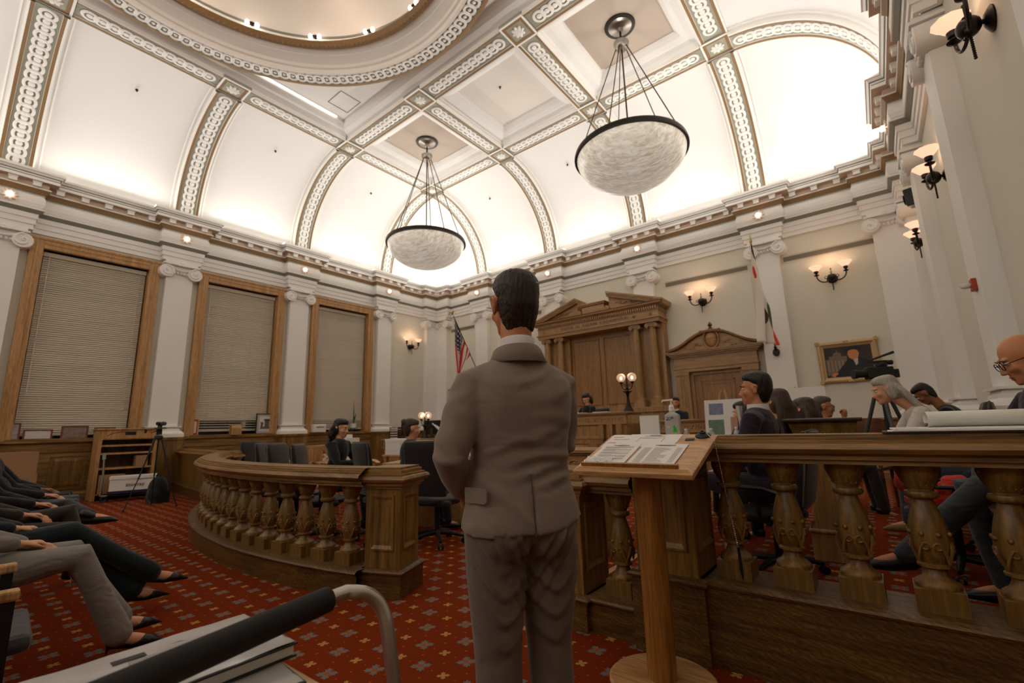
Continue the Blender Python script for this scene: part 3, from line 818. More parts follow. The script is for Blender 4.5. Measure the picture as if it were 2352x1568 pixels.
# ceiling downlights and sprinklers
def downlight(x, y, z, lb):
    t = thing('ceiling_downlight', lb, 'lamp', (x, y, z), 0, 'recessed ceiling rings')
    m = MB(); m.torus((0, 0, -.005), .105, .022, 24, 6, None, .6); m.build('trim_ring', COVEM, t, smooth=40)
    m = MB(); m.lathe([(0, -.004), (.09, -.004), (.09, 0), (0, 0)], 20); m.build('lens', mat('lens_grey', srgb(190, 184, 174), .4), t)
for x, y, z, lb in ((-8.25, 8.85, 9.52, 'ring light in the far coffer, right of its pendant'), (-9.9, 8.95, 9.52, 'ring light in the far coffer, behind its pendant stem'), (-5.25, 8.85, 9.52, 'upper ring light in the empty middle coffer'), (-6.95, 8.95, 9.52, 'lower ring light in the empty middle coffer near its front corner'), (-2.2, 8.85, 9.52, 'large ring light in the near coffer, right of the canopy'), (-4.05, 8.95, 9.52, 'ring light in the near coffer, left of the pendant hub')):
    downlight(x, y, z, lb)
def sprink(p, n, lb):
    t = thing('sprinkler_head', lb, 'sprinkler', p, 0, 'ceiling sprinklers')
    q = Vector(n).to_track_quat('Z', 'Y'); t.rotation_mode = 'QUATERNION'; t.rotation_quaternion = q
    m = MB(); m.lathe([(0, .05), (.02, .05), (.008, .03), (.008, .01), (.03, .008), (.03, 0)], 8); m.build('head', METAL, t)
for y, o in ((1.9, 'first'), (4.93, 'second'), (7.98, 'third')): sprink((-12.0, y, 8.88), (.45, 0, -.9), 'tiny dark sprinkler on the white cove above the %s window' % o)
for x, o in ((-9.3, 'beside the far pendant'), (-6.23, 'between the two pendants'), (-3.17, 'right of the near pendant')): sprink((x, 10.8, 8.87), (0, -.45, -.9), 'tiny dark sprinkler on the back wall cove, '+o)
sprink((-.4, 8.0, 8.88), (-.45, 0, -.9), 'tiny dark sprinkler on the right cove under its arched rib'); sprink((-6.23, 7.7, 9.52), (0, 0, -1), 'tiny sprinkler in the middle of the lamp-free coffer'); sprink((-9.9, 7.1, 9.52), (0, 0, -1), 'tiny sprinkler left of the far pendant canopy'); sprink((-3.6, 7.0, 9.52), (0, 0, -1), 'tiny sprinkler above the near pendant canopy')
# bulb pairs round the dome drum
bb = MB(); bb.ball((-.09, 0, -.02), (.045, .045, .055), 10, 7); 
bme = bb.mesh('bulb', mat('dome_bulb', (1, .9, .8), emit=(1, .84, .70), es=5), 50)
hd = MB(); hd.ball((0, .03, 0), (.05, .04, .05), 8, 6); hd.tube([(-.055, 0, -.01), (.055, 0, -.01)], .022, 8)
hme = hd.mesh('holder', METAL, 50)
for k in range(5):
    a = math.radians(89.3+22.5*k); x, y = DC[0]+3.12*math.cos(a), DC[1]+3.12*math.sin(a)
    lb = {0: 'twin bulb fitting on the dome ring, rightmost one, cut by the top of the frame', 1: 'twin bulb fitting on the dome ring, second from the right', 2: 'twin bulb fitting on the dome ring, third from the right, at its lowest point', 3: 'twin bulb fitting on the dome ring, leftmost one in view'}.get(k, 'twin bulb fitting on the dome ring, just beyond the left end in view')
    t = thing('dome_lamp', lb, 'lamp', (x, y, 9.72), a-PI/2, 'twin bulbs round the dome ring')
    o = bpy.data.objects.new('holder', hme); COL.objects.link(o); o.parent = t
    for s in (0, .18):
        o = bpy.data.objects.new('bulb', bme); COL.objects.link(o); o.parent = t; o.location = (s, 0, 0)
for k in range(6):
    a = 2*PI*k/6; point('dome_glow', (DC[0]+2.5*math.cos(a), DC[1]+2.5*math.sin(a), 9.75), 5, (1, .75, .55), .1)
# speaker and strobe on the right wall
t = thing('wall_speaker', 'small black loudspeaker on the right wall beside the corner capital', 'speaker', (XR-.02, 10.2, 5.0), -PI/2-.3)
m = MB(); m.frustum((0, -.12), (.20, .16), (.24, .2), -.16, .16); m.build('cabinet', BLACK, t, bevel=.02)
m = MB(); m.lathe([(0, 0), (.08, 0), (.09, .01), (0, .012)], 16); m.v = [(x, -.225-z, y) for x, y, z in m.v]; m.build('grille', METAL, t)
m = MB(); m.box(-.02, .02, -.04, .02, -.03, .03); m.build('bracket', METAL, t)
t = thing('fire_strobe', 'red fire alarm strobe with clear lens on the right pilaster', 'alarm', (XR-.17, 6.42, 2.52), -PI/2)
m = MB(); m.frustum((0, -.02), (.12, .04), (.12, .04), -.06, .06); m.build('backplate', mat('alarm_red', srgb(176, 60, 30), .4), t, bevel=.005)
m = MB(); m.ball((0, -.07, 0), (.03, .05, .03), 10, 7); m.build('lens', mat('clear_lens', srgb(210, 205, 200), .15), t)
# ------------------------------------------------------------------ lettering
def text_mb(body, size, depth=.004, align='CENTER'):
    cu = bpy.data.curves.new('lettering', 'FONT'); cu.body = body; cu.size = size; cu.extrude = depth; cu.align_x = align
    o = bpy.data.objects.new('lettering', cu); COL.objects.link(o)
    me = bpy.data.meshes.new_from_object(o.evaluated_get(bpy.context.evaluated_depsgraph_get()))
    bpy.data.objects.remove(o); bpy.data.curves.remove(cu); return me
def text(body, size, m, parent, loc, rot=(PI/2, 0, 0), depth=.003, name='lettering', align='CENTER'):
    me = text_mb(body, size, depth, align); me.materials.clear(); me.materials.append(m)
    o = bpy.data.objects.new(name, me); COL.objects.link(o); o.parent = parent; o.location = loc; o.rotation_euler = rot; return o
def panel_parts(root, x0, x1, z0, z1, y, m, name='panel', sx=.018):
    """moulded panel on a front facing -y at depth y"""
    P = MB(); f = .022
    for a, b, c, d in ((x0, x1, z0, z0+f), (x0, x1, z1-f, z1), (x0, x0+f, z0+f, z1-f), (x1-f, x1, z0+f, z1-f)): P.box(a, b, y-sx, y+.002, c, d)
    g = .05; h = .075
    P.add([(x0+g,y,z0+g),(x1-g,y,z0+g),(x1-g,y,z1-g),(x0+g,y,z1-g),(x0+h,y-.012,z0+h),(x1-h,y-.012,z0+h),(x1-h,y-.012,z1-h),(x0+h,y-.012,z1-h)],
          [(0,1,5,4),(1,2,6,5),(2,3,7,6),(3,0,4,7),(4,5,6,7)])
    return P.build(name, m, root)
# ------------------------------------------------------------------ carved surround behind the bench
def ionic_col(root, x, y, z0, z1, r):
    c = MB(); h = z1-z0; cap = .13
    c.lathe([(r*1.0, 0), (r*.98, h*.3), (r*.84, h-cap)], 40, (x, y, z0+.09), rf=lambda a, z: 1-.045*abs(math.sin(a*10)))
    col = c.build('column', LITOAK_V, root, smooth=30)
    b = MB(); b.box(x-r*1.5, x+r*1.5, y-r*1.5, y+r*1.5, z0-.17, z0); b.lathe([(r*1.4, 0), (r*1.45, .02), (r*1.4, .04), (r*1.15, .05), (r*1.25, .065), (r*1.1, .09)], 24, (x, y, z0)); b.build('base', LITOAK_V, col, smooth=30)
    k = MB(); zc = z1-.02
    k.box(x-r*1.35, x+r*1.35, y-r*1.2, y+r*1.2, z1, z1+.03)
    for s in (-1, 1): volute(k, x+s*r*1.15, y-r*1.15, y+r*1.15, zc-.02, r*.62, s)
    k.box(x-r, x+r, y-r, y+r, z1-.06, z1)
    k.build('capital', LITOAK_V, col, smooth=40)
def surround():
    t = thing('carved_surround', 'carved oak surround with paired columns and broken pediment behind the bench', 'wall panelling', (-6.10, YB-.02, 0))
    F = -.60; L = 1.93
    m = MB(); m.box(-2.02, 2.02, F-.10, 0, 0, 1.52); m.box(-2.06, 2.06, F-.14, 0, 1.52, 1.56); m.box(-2.04, 2.04, F-.12, 0, 1.56, 1.66); m.build('plinth', LITOAK_V, t, bevel=.008)
    m = MB(); m.box(-1.0, 1.0, -.16, 0, 1.66, 3.9)
    for s in (-1, 1): m.box(s*1.45-.46, s*1.45+.46, -.30, 0, 1.66, 3.9)
    m.build('back_boarding', LITOAK_V, t)
    for x0, x1 in ((-.97, -.06), (.06, .97)):
        P = MB(); z0, z1 = 1.80, 3.76
        for a, b, c, d in ((x0, x1, z0, z0+.05), (x0, x1, z1-.05, z1), (x0, x0+.05, z0+.05, z1-.05), (x1-.05, x1, z0+.05, z1-.05)): P.box(a, b, -.20, -.155, c, d)
        P.box(x0+.05, x1-.05, -.17, -.15, z0+.05, z1-.05); P.build('panel', OAK_DOOR, t, bevel=.006)
    for x in (-1.68, -1.22, 1.22, 1.68): ionic_col(t, x, F+.15, 1.83, 3.84, .095)
    e = MB()
    e.box(-L, L, F, 0, 3.88, 3.93); e.box(-L-.01, L+.01, F-.01, 0, 3.93, 3.98); e.box(-L-.04, L+.04, F-.04, 0, 3.98, 4.01)
    e.box(-L, L, F, 0, 4.01, 4.19); e.build('entablature', LITOAK_H, t, bevel=.004)
    d = MB(); d.box(-L-.02, L+.02, F-.02, 0, 4.19, 4.22)
    n = 62
    for k in range(n): x = -L+.02+(2*L-.04)*(k+.5)/n; d.box(x-.02, x+.02, F-.06, F, 4.22, 4.30)
    dd = d.build('dentils', LITOAK_H, t); dd['kind'] = 'stuff'
    c = MB(); c.sweep([(-L, .0), (-L, F), (L, F), (L, 0)], [(0, 4.22), (0, 4.30), (.06, 4.31), (.10, 4.34), (.12, 4.36), (.12, 4.38), (.15, 4.41), (0, 4.42)]); 
    c.v = [v for v in c.v]; c.f = [f[::-1] for f in c.f]; c.build('cornice', LITOAK_H, t)
    # outward side check: sweep offsets to the right of travel
    # raking cornices of the broken pediment
    for s in (-1, 1):
        r = MB()
        for q, (w, h, o) in enumerate(((.70, .05, 0), (.64, .05, -.045), (.58, .05, -.09))):
            a = Vector((s*(L+.16), F/2-.05, 4.43+o)); b = Vector((s*.50, F/2-.05, 4.93+o)); n = Vector((0, 0, 1))
            r.bar(a, b, w, h)
        r.build('raking_cornice', LITOAK_H, t)
        ty = MB(); poly = [(s*L, 4.40), (s*.52, 4.40), (s*.50, 4.84)]
        poly = poly if s > 0 else poly[::-1]
        ty.prism(poly[::-1], F+.08, 0, 'y'); ty.build('tympanum', LITOAK_H, t)
        cv = MB(); 
        pts = [(s*(.7+.8*k/16), F+.06, 4.50+.10*(1-k/16)+.03*math.sin(k*1.1)) for k in range(17)]
        cv.tube(pts, .012, 5)
        for k in range(3, 15, 3):
            cv.ball((s*(.7+.8*k/16), F+.06, 4.52+.10*(1-k/16)), (.05, .02, .03), 6, 4)
        g = cv.build('carving', LITOAK_H, t); g['kind'] = 'stuff'
    b = MB(); b.box(-.36, .36, F+.05, 0, 4.40, 4.66); b.box(-.40, .40, F-.0, 0, 4.66, 4.70); b.box(-.43, .43, F-.03, 0, 4.70, 4.73); b.build('centre_block', LITOAK_H, t, bevel=.004)
    v = MB()
    for s in (-1, 1): volute(v, s*.45, F+.02, 0, 4.50, .08, s)
    v.build('scroll', LITOAK_H, t, smooth=40)['kind'] = 'stuff'
    for x in (-1.72, -1.25, 1.25, 1.72):
        q = MB(); q.ball((x, F, 4.10), (.035, .02, .035), 10, 6); q.torus((x, F-.002, 4.10), .045, .008, 14, 5, Matrix.Rotation(PI/2, 3, 'X')); q.build('boss', LITOAK_H, t, smooth=50)['kind'] = 'stuff'
    text('JUSTITIA  REI  PUBLICAE  FUNDAMENTUM', .115, OAK_D, t, (0, F-.004, 4.06))
surround()
# ------------------------------------------------------------------ door with curved pediment (right) and left twin
def door(x, nm, full=True):
    t = sroot(nm, (x, YB, 0))
    m = MB()
    for s in (-1, 1):
        m.box(s*.80-.17 if s > 0 else -.97, .97 if s > 0 else -.63, -.20, 0, 0, 2.45)
    m.build('casing', LITOAK_V, t, bevel=.01)
    p = MB()
    for s in (-1, 1):
        for k in range(3): xx = s*(.72+.07*k); p.box(xx-.012, xx+.012, -.212, -.199, .3, 2.3)
        xx = s*.80; p.box(xx-.185, xx+.185, -.23, 0, 2.42, 2.50); p.box(xx-.185, xx+.185, -.235, 0, 0, .25)
    p.build('pilaster_moulding', LITOAK_V, t)
    e = MB(); e.box(-.99, .99, -.22, 0, 2.50, 2.58); e.box(-1.01, 1.01, -.24, 0, 2.58, 2.63); e.box(-.98, .98, -.21, 0, 2.63, 2.88)
    e.build('frieze', LITOAK_H, t, bevel=.006)
    c = MB(); 
    for a, b, o in ((2.88, 2.92, .03), (2.92, 2.96, .08), (2.96, 3.0, .12), (3.0, 3.03, .14)): c.box(-.99-o, .99+o, -.22-o, 0, a, b)
    c.build('cornice', LITOAK_H, t)
    # swan curve pediment
    def curve(u): return 3.02+.42*math.exp(-(abs(u)/.70)**2.5)
    n = 34; xs = [-1.1+2.2*k/n for k in range(n+1)]
    top = [(u, curve(u)) for u in xs]
    ty = MB(); ty.prism([(1.05, 3.02), (-1.05, 3.02)]+[(u, z-.0) for u, z in top if abs(u) <= 1.05], -.18, -.02, 'y'); ty.build('tympanum', LITOAK_H, t)
    rc = MB()
    for i in range(n):
        (a, za), (b, zb) = top[i], top[i+1]
        rc.add([(a,-.30,za+.02),(b,-.30,zb+.02),(b,0,zb+.02),(a,0,za+.02),(a,-.32,za+.07),(b,-.32,zb+.07),(b,0,zb+.07),(a,0,za+.07)],
               [(0,1,2,3),(4,7,6,5),(0,4,5,1)])
    rc.build('curved_cornice', LITOAK_H, t, smooth=40)
    k = MB(); k.ball((0, -.20, 3.28), (.15, .07, .21), 16, 10); cart = k.build('cartouche', LITOAK_H, t, smooth=60)
    k = MB(); pts = [(.18*math.cos(a), -.24, 3.28+.24*math.sin(a)) for a in [2*PI*q/24 for q in range(25)]]; k.tube(pts, .022, 6)
    for s in (-1, 1): volute(k, s*.22, -.28, -.2, 3.47, .05, s)
    k.build('cartouche_frame', LITOAK_H, cart, smooth=50)
    k = MB(); k.lathe([(.05, 0), (.05, .03), (.02, .05), (.05, .08), (.055, .11), (.03, .15), (0, .19)], 12, (0, -.18, 3.54)); k.build('finial', OAK_D, t, smooth=40)
    g = MB()
    for s in (-1, 1):
        pts = [(s*(.24+.5*q/14), -.19, 3.09+.06*math.sin(q*.55)+.05*(1-q/14)) for q in range(15)]
        g.tube(pts, .009, 5)
        for q in range(2, 14, 2):
            g.ball((pts[q][0], -.19, pts[q][2]+.03*(-1)**(q//2)), (.035, .015, .018), 6, 4)
            g.tube([pts[q], (pts[q][0]+s*.05, -.19, pts[q][2]+.05*(-1)**(q//2))], .006, 4)
    g.build('carving', LITOAK_H, t)['kind'] = 'stuff'
    dr = MB(); dr.box(-.63, -.55, -.1, 0, 0, 2.5); dr.box(.55, .63, -.1, 0, 0, 2.5); dr.box(-.55, .55, -.1, 0, 2.42, 2.5); dr.build('door_frame', LITOAK_V, t)
    dl = MB(); dl.box(-.55, .55, -.05, 0, 0, 2.42); d = dl.build('door_leaf', OAK_DOOR, t)
    for z0, z1 in ((.25, .95), (1.1, 2.28)): 
        P = MB(); f = .03
        for a, b, cc, dd in ((-.4, .4, z0, z0+f), (-.4, .4, z1-f, z1), (-.4, -.4+f, z0, z1), (.4-f, .4, z0, z1)): P.box(a, b, -.07, -.049, cc, dd)
        f = .02
        for a, b, cc, dd in ((-.3, .3, z0+.1, z0+.1+f), (-.3, .3, z1-.1-f, z1-.1), (-.3, -.3+f, z0+.1, z1-.1), (.3-f, .3, z0+.1, z1-.1)): P.box(a, b, -.065, -.049, cc, dd)
        P.build('panel', OAK_DOOR, d)
    h = MB(); h.ball((.47, -.10, 1.03), .03, 10, 7); h.tube([(.47, -.05, 1.03), (.47, -.1, 1.03)], .012, 6); h.build('door_handle', NICKEL, d, smooth=40)
door(-3.04, 'door_1')
t = sroot('door_2', (-11.9, YB, 0))
m = MB(); m.box(-.5, -.36, -.14, 0, 0, 2.62); m.box(.36, .5, -.14, 0, 0, 2.62); m.box(-.5, .5, -.14, 0, 2.5, 2.64); m.box(-.62, .62, -.22, 0, 2.64, 2.71); m.build('casing', LITOAK_V, t, bevel=.008)
MB().box(-.36, .36, -.05, 0, 0, 2.5).build('door_leaf', OAK_DOOR, t)

# ------------------------------------------------------------------ portrait in a gilt frame
GILT = mat('gilt', srgb(196, 168, 120), .45, .35, var=.25, vscale=30, bump=.6, bscale=60)
def portrait():
    t = thing('portrait_painting', 'gilt-framed painted portrait of a seated man in a dark suit on the back wall', 'painting', (-.355, YB-.03, 2.43))
    W, H = .535, .45
    f = MB(); 
    pr = [(0, 0), (.03, -.05), (.055, -.055), (.07, -.04), (.10, -.03), (.11, -.012), (.12, -.01)]
    P = [(-W, -H), (W, -H), (W, H), (-W, H)]
    for i in range(4):
        a = Vector(P[i]); b = Vector(P[(i+1) % 4])
        sx = lambda p, q: (p.x*(1-q/W) if True else 0, p.y*(1-q/H))
        vs = []
        for p in (a, b):
            for q, d in pr: vs.append((math.copysign(abs(p.x)-q, p.x), d, math.copysign(abs(p.y)-q, p.y)))
        n = len(pr); f.add(vs, [(k, k+1, n+k+1, n+k) for k in range(n-1)])
    for i in range(4):
        x, z = P[i]
        for k in range(5):
            a = k*1.3; f.ball((x*.965+.025*math.cos(a), -.05, z*.96+.025*math.sin(a)), (.028, .02, .028), 7, 5)
    for x, z in ((0, H), (0, -H), (W, 0), (-W, 0)):
        for k in range(3): f.ball((x*.965+(k-1)*.03*(x == 0), -.055, z*.96+(k-1)*.03*(z == 0)), (.022, .016, .022), 7, 5)
    f.build('frame', GILT, t, smooth=45)
    li = MB(); w, h = W-.115, H-.115
    for a, b, c, d in ((-w-.012, w+.012, -h-.012, -h), (-w-.012, w+.012, h, h+.012), (-w-.012, -w, -h, h), (w, w+.012, -h, h)): li.box(a, b, -.02, 0, c, d)
    li.build('slip', mat('linen', srgb(214, 178, 136), .7), t)
    cv = MB().box(-w, w, -.008, 0, -h, h).build('canvas', mat('canvas_dark', srgb(58, 46, 42), .55, var=.3, vscale=6), t)
    # painted figures as flat print: thin layers on the canvas
    def blob(name, poly, col, d):
        q = MB(); q.prism(poly[::-1], -.008-d, -.008-d+.0008, 'y'); o = q.build(name, mat('paint_'+name, col, .55, var=.12, vscale=20), cv); return o
    blob('building', [(-.40,-.28),(-.40,.06),(-.34,.07),(-.34,.13),(-.26,.14),(-.25,.2),(-.2,.21),(-.185,.27),(-.17,.21),(-.12,.2),(-.11,.12),(-.02,.12),(-.02,-.28)], srgb(122, 104, 88), .0005)
    for k in range(5): blob('pillar', [(-.37+.065*k, -.2), (-.37+.065*k, .04), (-.35+.065*k, .04), (-.35+.065*k, -.2)], srgb(158, 140, 118), .001)
    blob('suit', [(-.32,-.33),(-.30,-.27),(-.22,-.22),(-.12,-.1),(-.02,.03),(.08,.08),(.2,.08),(.32,.0),(.42,-.08),(.42,-.33)], srgb(30, 32, 38), .0015)
    blob('shirt', [(.08,.06),(.12,-.1),(.16,-.06),(.17,.06)], srgb(196, 190, 182), .002)
    blob('face', [(.02,.08),(.0,.15),(.02,.23),(.09,.26),(.17,.24),(.2,.16),(.18,.08),(.12,.03),(.06,.04)], srgb(206, 134, 88), .0025)
    blob('beret', [(-.05,.2),(-.03,.26),(.06,.31),(.18,.31),(.26,.27),(.24,.21),(.1,.25)], srgb(24, 26, 28), .003)
    blob('hand', [(-.34,-.30),(-.30,-.24),(-.24,-.22),(-.20,-.25),(-.25,-.29),(-.27,-.33)], srgb(200, 124, 78), .003)
portrait()

# ------------------------------------------------------------------ flags
def nodes_flag(kind):
    m = bpy.data.materials.new('flag_'+kind); m.use_nodes = True; nt = m.node_tree; N = nt.nodes; L = nt.links; b = N['Principled BSDF']; b.inputs['Roughness'].default_value = .75
    uv = N.new('ShaderNodeUVMap'); sp = N.new('ShaderNodeSeparateXYZ'); L.new(uv.outputs[0], sp.inputs[0]); U, V = sp.outputs[0], sp.outputs[1]
    def mt(op, a, c=None):
        n = N.new('ShaderNodeMath'); n.operation = op
        for i, q in enumerate((a, c)):
            if q is None: continue
            if isinstance(q, (int, float)): n.inputs[i].default_value = q
            else: L.new(q, n.inputs[i])
        return n.outputs[0]
    def mix(f, c1, c2):
        n = N.new('ShaderNodeMix'); n.data_type = 'RGBA'; L.new(f, n.inputs[0])
        for i, q in ((6, c1), (7, c2)):
            if isinstance(q, tuple): n.inputs[i].default_value = q
            else: L.new(q, n.inputs[i])
        return n.outputs[2]
    def ell(cu, cv, ru, rv):
        a = mt('DIVIDE', mt('SUBTRACT', U, cu), ru); c = mt('DIVIDE', mt('SUBTRACT', V, cv), rv)
        return mt('LESS_THAN', mt('ADD', mt('MULTIPLY', a, a), mt('MULTIPLY', c, c)), 1.0)
    if kind == 'stripes':
        s = mt('FLOORED_MODULO', mt('FLOOR', mt('MULTIPLY', U, 13)), 2)
        c = mix(s, srgb(196, 36, 34), srgb(226, 218, 208))
        can = mt('MULTIPLY', mt('LESS_THAN', U, 7/13), mt('LESS_THAN', V, .42))
        fu = mt('SUBTRACT', mt('FRACT', mt('MULTIPLY', U, 13)), .5); fv = mt('SUBTRACT', mt('FRACT', mt('MULTIPLY', V, 12)), .5)
        st = mt('LESS_THAN', mt('ADD', mt('MULTIPLY', fu, fu), mt('MULTIPLY', fv, fv)), .06)
        cc = mix(st, srgb(34, 30, 62), srgb(226, 220, 212)); c = mix(can, c, cc)
    else:
        c = mix(mt('GREATER_THAN', U, .86), srgb(226, 216, 204), srgb(216, 64, 24))
        c = mix(ell(.50, .46, .13, .20), c, srgb(74, 54, 34)); c = mix(ell(.45, .64, .10, .08), c, srgb(74, 54, 34)); c = mix(ell(.47, .44, .05, .12), c, srgb(150, 116, 74))
        c = mix(ell(.66, .48, .03, .26), c, srgb(70, 84, 44)); c = mix(ell(.14, .14, .07, .05), c, srgb(206, 50, 30))
        c = mix(mt('MULTIPLY', mt('GREATER_THAN', U, .72), mt('LESS_THAN', U, .80)), c, c)
    L.new(c, b.inputs['Base Color']); return m
def flag(name, label, x, kind, seed, hoist, fly, spread):
    t = thing(name, label, 'flag', (x, YB-.18, 2.80))
    tip = Vector((.0, -1.42, 2.18)); d = tip.normalized(); Lp = tip.length
    p = MB(); p.tube([(0, 0, 0), tuple(tip)], .014, 8); p.build('pole', mat('pole_wood', srgb(64, 44, 30), .4), t, smooth=50)
    br = MB(); br.ball((0, .0, -.02), (.075, .04, .12), 10, 7, Matrix.Rotation(-.5, 3, 'X')); br.tube([(0, 0, 0), (0, -.06, .1)], .03, 8); br.build('bracket', METAL, t, smooth=50)
    f = MB(); e = tip
    if kind == 'stripes':
        f.ball(e, .025, 8, 6); f.ball(e+d*.10, (.035, .03, .05), 8, 6)
        for s in (-1, 1): f.tube([e+d*.1, e+d*.16+Vector((s*.09, 0, .02)), e+d*.12+Vector((s*.16, 0, -.05))], [.03, .022, .006], 6)
    else:
        f.ball(e, .022, 8, 6); f.lathe([(0, 0), (.03, .05), (.02, .1), (.006, .2), (0, .28)], 8, tuple(e))
    f.build('finial', mat('brass', srgb(178, 150, 90), .3, .9), t, smooth=50)
    nu, nv = 26, 40; vs = []; fs = []; uvs = []
    rnd = random.Random(seed); ph = [rnd.uniform(0, 6) for _ in range(4)]
    for i in range(nu+1):
        u = i/nu; H = tip-d*(.03+u*hoist)
        for j in range(nv+1):
            v = j/nv
            B = Vector((-.02+spread*(u-.3), tip.y+.10+.30*u, tip.z-fly*(1-.06*u)-.20*u))
            w_ = v**.8
            q = H.lerp(B, w_)
            fold = .07*math.sin(u*15+ph[0])*min(1, v*3+.2)+.03*math.sin(u*31+v*3+ph[1])*min(1, v*4)
            q.x += fold*(1-.3*v); q.y += .05*math.cos(u*13+ph[2]+v*2)*min(1, v*3)
            vs.append(tuple(q)); uvs.append((u, v))
    for i in range(nu):
        for j in range(nv):
            a = i*(nv+1)+j; fs.append((a, a+1, a+nv+2, a+nv+1))
    c = MB(); c.add(vs, fs); o = c.build('cloth', nodes_flag(kind), t, smooth=80)
    uvl = o.data.uv_layers.new(name='UVMap')
    for lp in o.data.loops: uvl.data[lp.index].uv = uvs[lp.vertex_index]
    s = o.modifiers.new('thickness', 'SOLIDIFY'); s.thickness = .003
flag('national_flag', 'stars and stripes flag drooping from a slanted pole near the room corner', -10.80, 'stripes', 3, 1.45, 1.92, -.22)
flag('state_flag', 'white flag with brown bear and red bottom band, drooping over the right pilaster', -1.66, 'bear', 5, 1.45, 2.12, .34)
# ------------------------------------------------------------------ balustrades
def rail_sec(z, w=1.0):
    h = [(.10, 0), (.125, 0), (.125, .02), (.14, .022), (.14, .04), (.165, .052), (.178, .072), (.168, .092), (.145, .098), (.145, .110), (.125, .112), (.125, .124), (.105, .128), (.105, .138), (0, .140)]
    h = [(p*w, q+z) for p, q in h]
    return [(-p, q) for p, q in h]+[(p, q) for p, q in h[::-1]][1:]+[(-h[0][0], h[0][1])]
def base_sec(z):
    h = [(.16, 0), (.16, z-.035), (.175, z-.03), (.18, z-.018), (.17, z-.008), (.15, z), (0, z)]
    return [(-p, q) for p, q in h]+[(p, q) for p, q in h[::-1]][1:]
def baluster_mesh():
    m = MB()
    m.box(-.083, .083, -.083, .083, 0, .09)
    pr = [(.078, .09), (.080, .10), (.070, .112), (.048, .128), (.040, .145), (.038, .162), (.045, .166), (.058, .172), (.058, .182), (.046, .188), (.050, .20), (.062, .222), (.070, .262), (.071, .29), (.068, .33), (.060, .37), (.048, .41), (.038, .44), (.036, .452), (.05, .455), (.060, .462), (.063, .472), (.058, .484), (.046, .488), (.046, .498), (.052, .50), (.054, .51), (.060, .52), (.068, .54), (.076, .56), (.080, .58), (.078, .60)]
    def rf(a, z):
        if .19 < z < .31: return 1+.03*math.cos(a*8)*math.sin((z-.19)/.12*PI)
        if .11 < z < .162: return 1+.08*abs(math.cos(a*4))
        if .50 < z < .60: return 1+.025*math.cos(a*14)
        return 1
    m.lathe(pr, 28, rf=rf)
    for k in range(8):                                   # curled leaf tips and beads
        a = 2*PI*(k+.5)/8; m.ball((.071*math.cos(a), .071*math.sin(a), .312), (.011, .011, .011), 6, 4)
    for k in range(4):
        a = 2*PI*k/4+PI/4
        for s in (-1, 1):
            pts = [((.069+.006*math.sin(t*3))*math.cos(a+s*t*.42), (.069+.006*math.sin(t*3))*math.sin(a+s*t*.42), .195+.10*t-.02*t*t) for t in [q/6 for q in range(7)]]
            m.tube(pts, .006, 5)
            b = a+s*.5; m.torus((.070*math.cos(b), .070*math.sin(b), .262), .014, .005, 10, 4, Matrix.Rotation(b, 3, 'Z') @ Matrix.Rotation(PI/2, 3, 'Y'))
    for k in range(16): a = 2*PI*k/16; m.ball((.077*math.cos(a), .077*math.sin(a), .575), .006, 5, 3); m.ball((.057*math.cos(a), .057*math.sin(a), .512), .005, 5, 3)
    return m.mesh('baluster', OAK_V, 45)
BAL = baluster_mesh()
def put_bal(root, x, y, z, rz, sc=1):
    o = bpy.data.objects.new('baluster', BAL); COL.objects.link(o); o.parent = root; o.location = (x, y, z); o.rotation_euler = (0, 0, rz); return o
def pedestal(root, x, y, rz, zb, zt, w=.34, name='pedestal'):
    e = bpy.data.objects.new(name, None); COL.objects.link(e); e.parent = root; e.location = (x, y, 0); e.rotation_euler = (0, 0, rz)
    h = w/2; m = MB(); m.box(-h, h, -h, h, zb-.01, zt-.14); m.build('shaft', OAK_V, e, bevel=.004)
    b = MB(); b.sweep([(-h, -h), (h, -h), (h, h), (-h, h)], [(.03, 0), (.03, zb-.035), (.045, zb-.03), (.05, zb-.018), (.04, zb-.008), (.02, zb), (-h+.002, zb)], closed=True); b.f = [f[::-1] for f in b.f]
    b.build('plinth', OAK_FIG, e)
    c = MB(); c.sweep([(-h, -h), (h, -h), (h, h), (-h, h)], [(-.05, zt-.16), (.012, zt-.16), (.012, zt-.14), (.03, zt-.138), (.03, zt-.12), (.055, zt-.108), (.068, zt-.088), (.058, zt-.068), (.038, zt-.062), (.038, zt-.05), (.018, zt-.048), (.018, zt-.022), (0, zt-.018), (0, zt), (-h+.002, zt)], closed=True)
    c.build('cap', OAK_H, e)
    for k in range(4):
        R_ = Matrix.Rotation(PI/2*k, 4, 'Z'); P = MB(); P.M = R_
        z0, z1 = zb+.14, zt-.22; x0, x1 = -h+.06, h-.06; y_ = -h; f = .012
        for a, b_, cc, d in ((x0-f, x1+f, z0-f, z0), (x0-f, x1+f, z1, z1+f), (x0-f, x0, z0, z1), (x1, x1+f, z0, z1)): P.box(a, b_, y_-.012, y_+.002, cc, d)
        g = .03
        P.add([(x0,y_-.012,z0),(x1,y_-.012,z0),(x1,y_-.012,z1),(x0,y_-.012,z1),(x0+g,y_+.012,z0+g*1.6),(x1-g,y_+.012,z0+g*1.6),(x1-g,y_+.012,z1-g*1.6),(x0+g,y_+.012,z1-g*1.6)],
              [(0,1,5,4),(1,2,6,5),(2,3,7,6),(3,0,4,7)])
        P.box(x0+g, x1-g, y_-.003, y_+.001, z0+g*1.6, z1-g*1.6)
        P.build('side_panel', OAK_V, e)
    return e
CC = Vector((-4.95, 9.70)); RM_ = 7.62
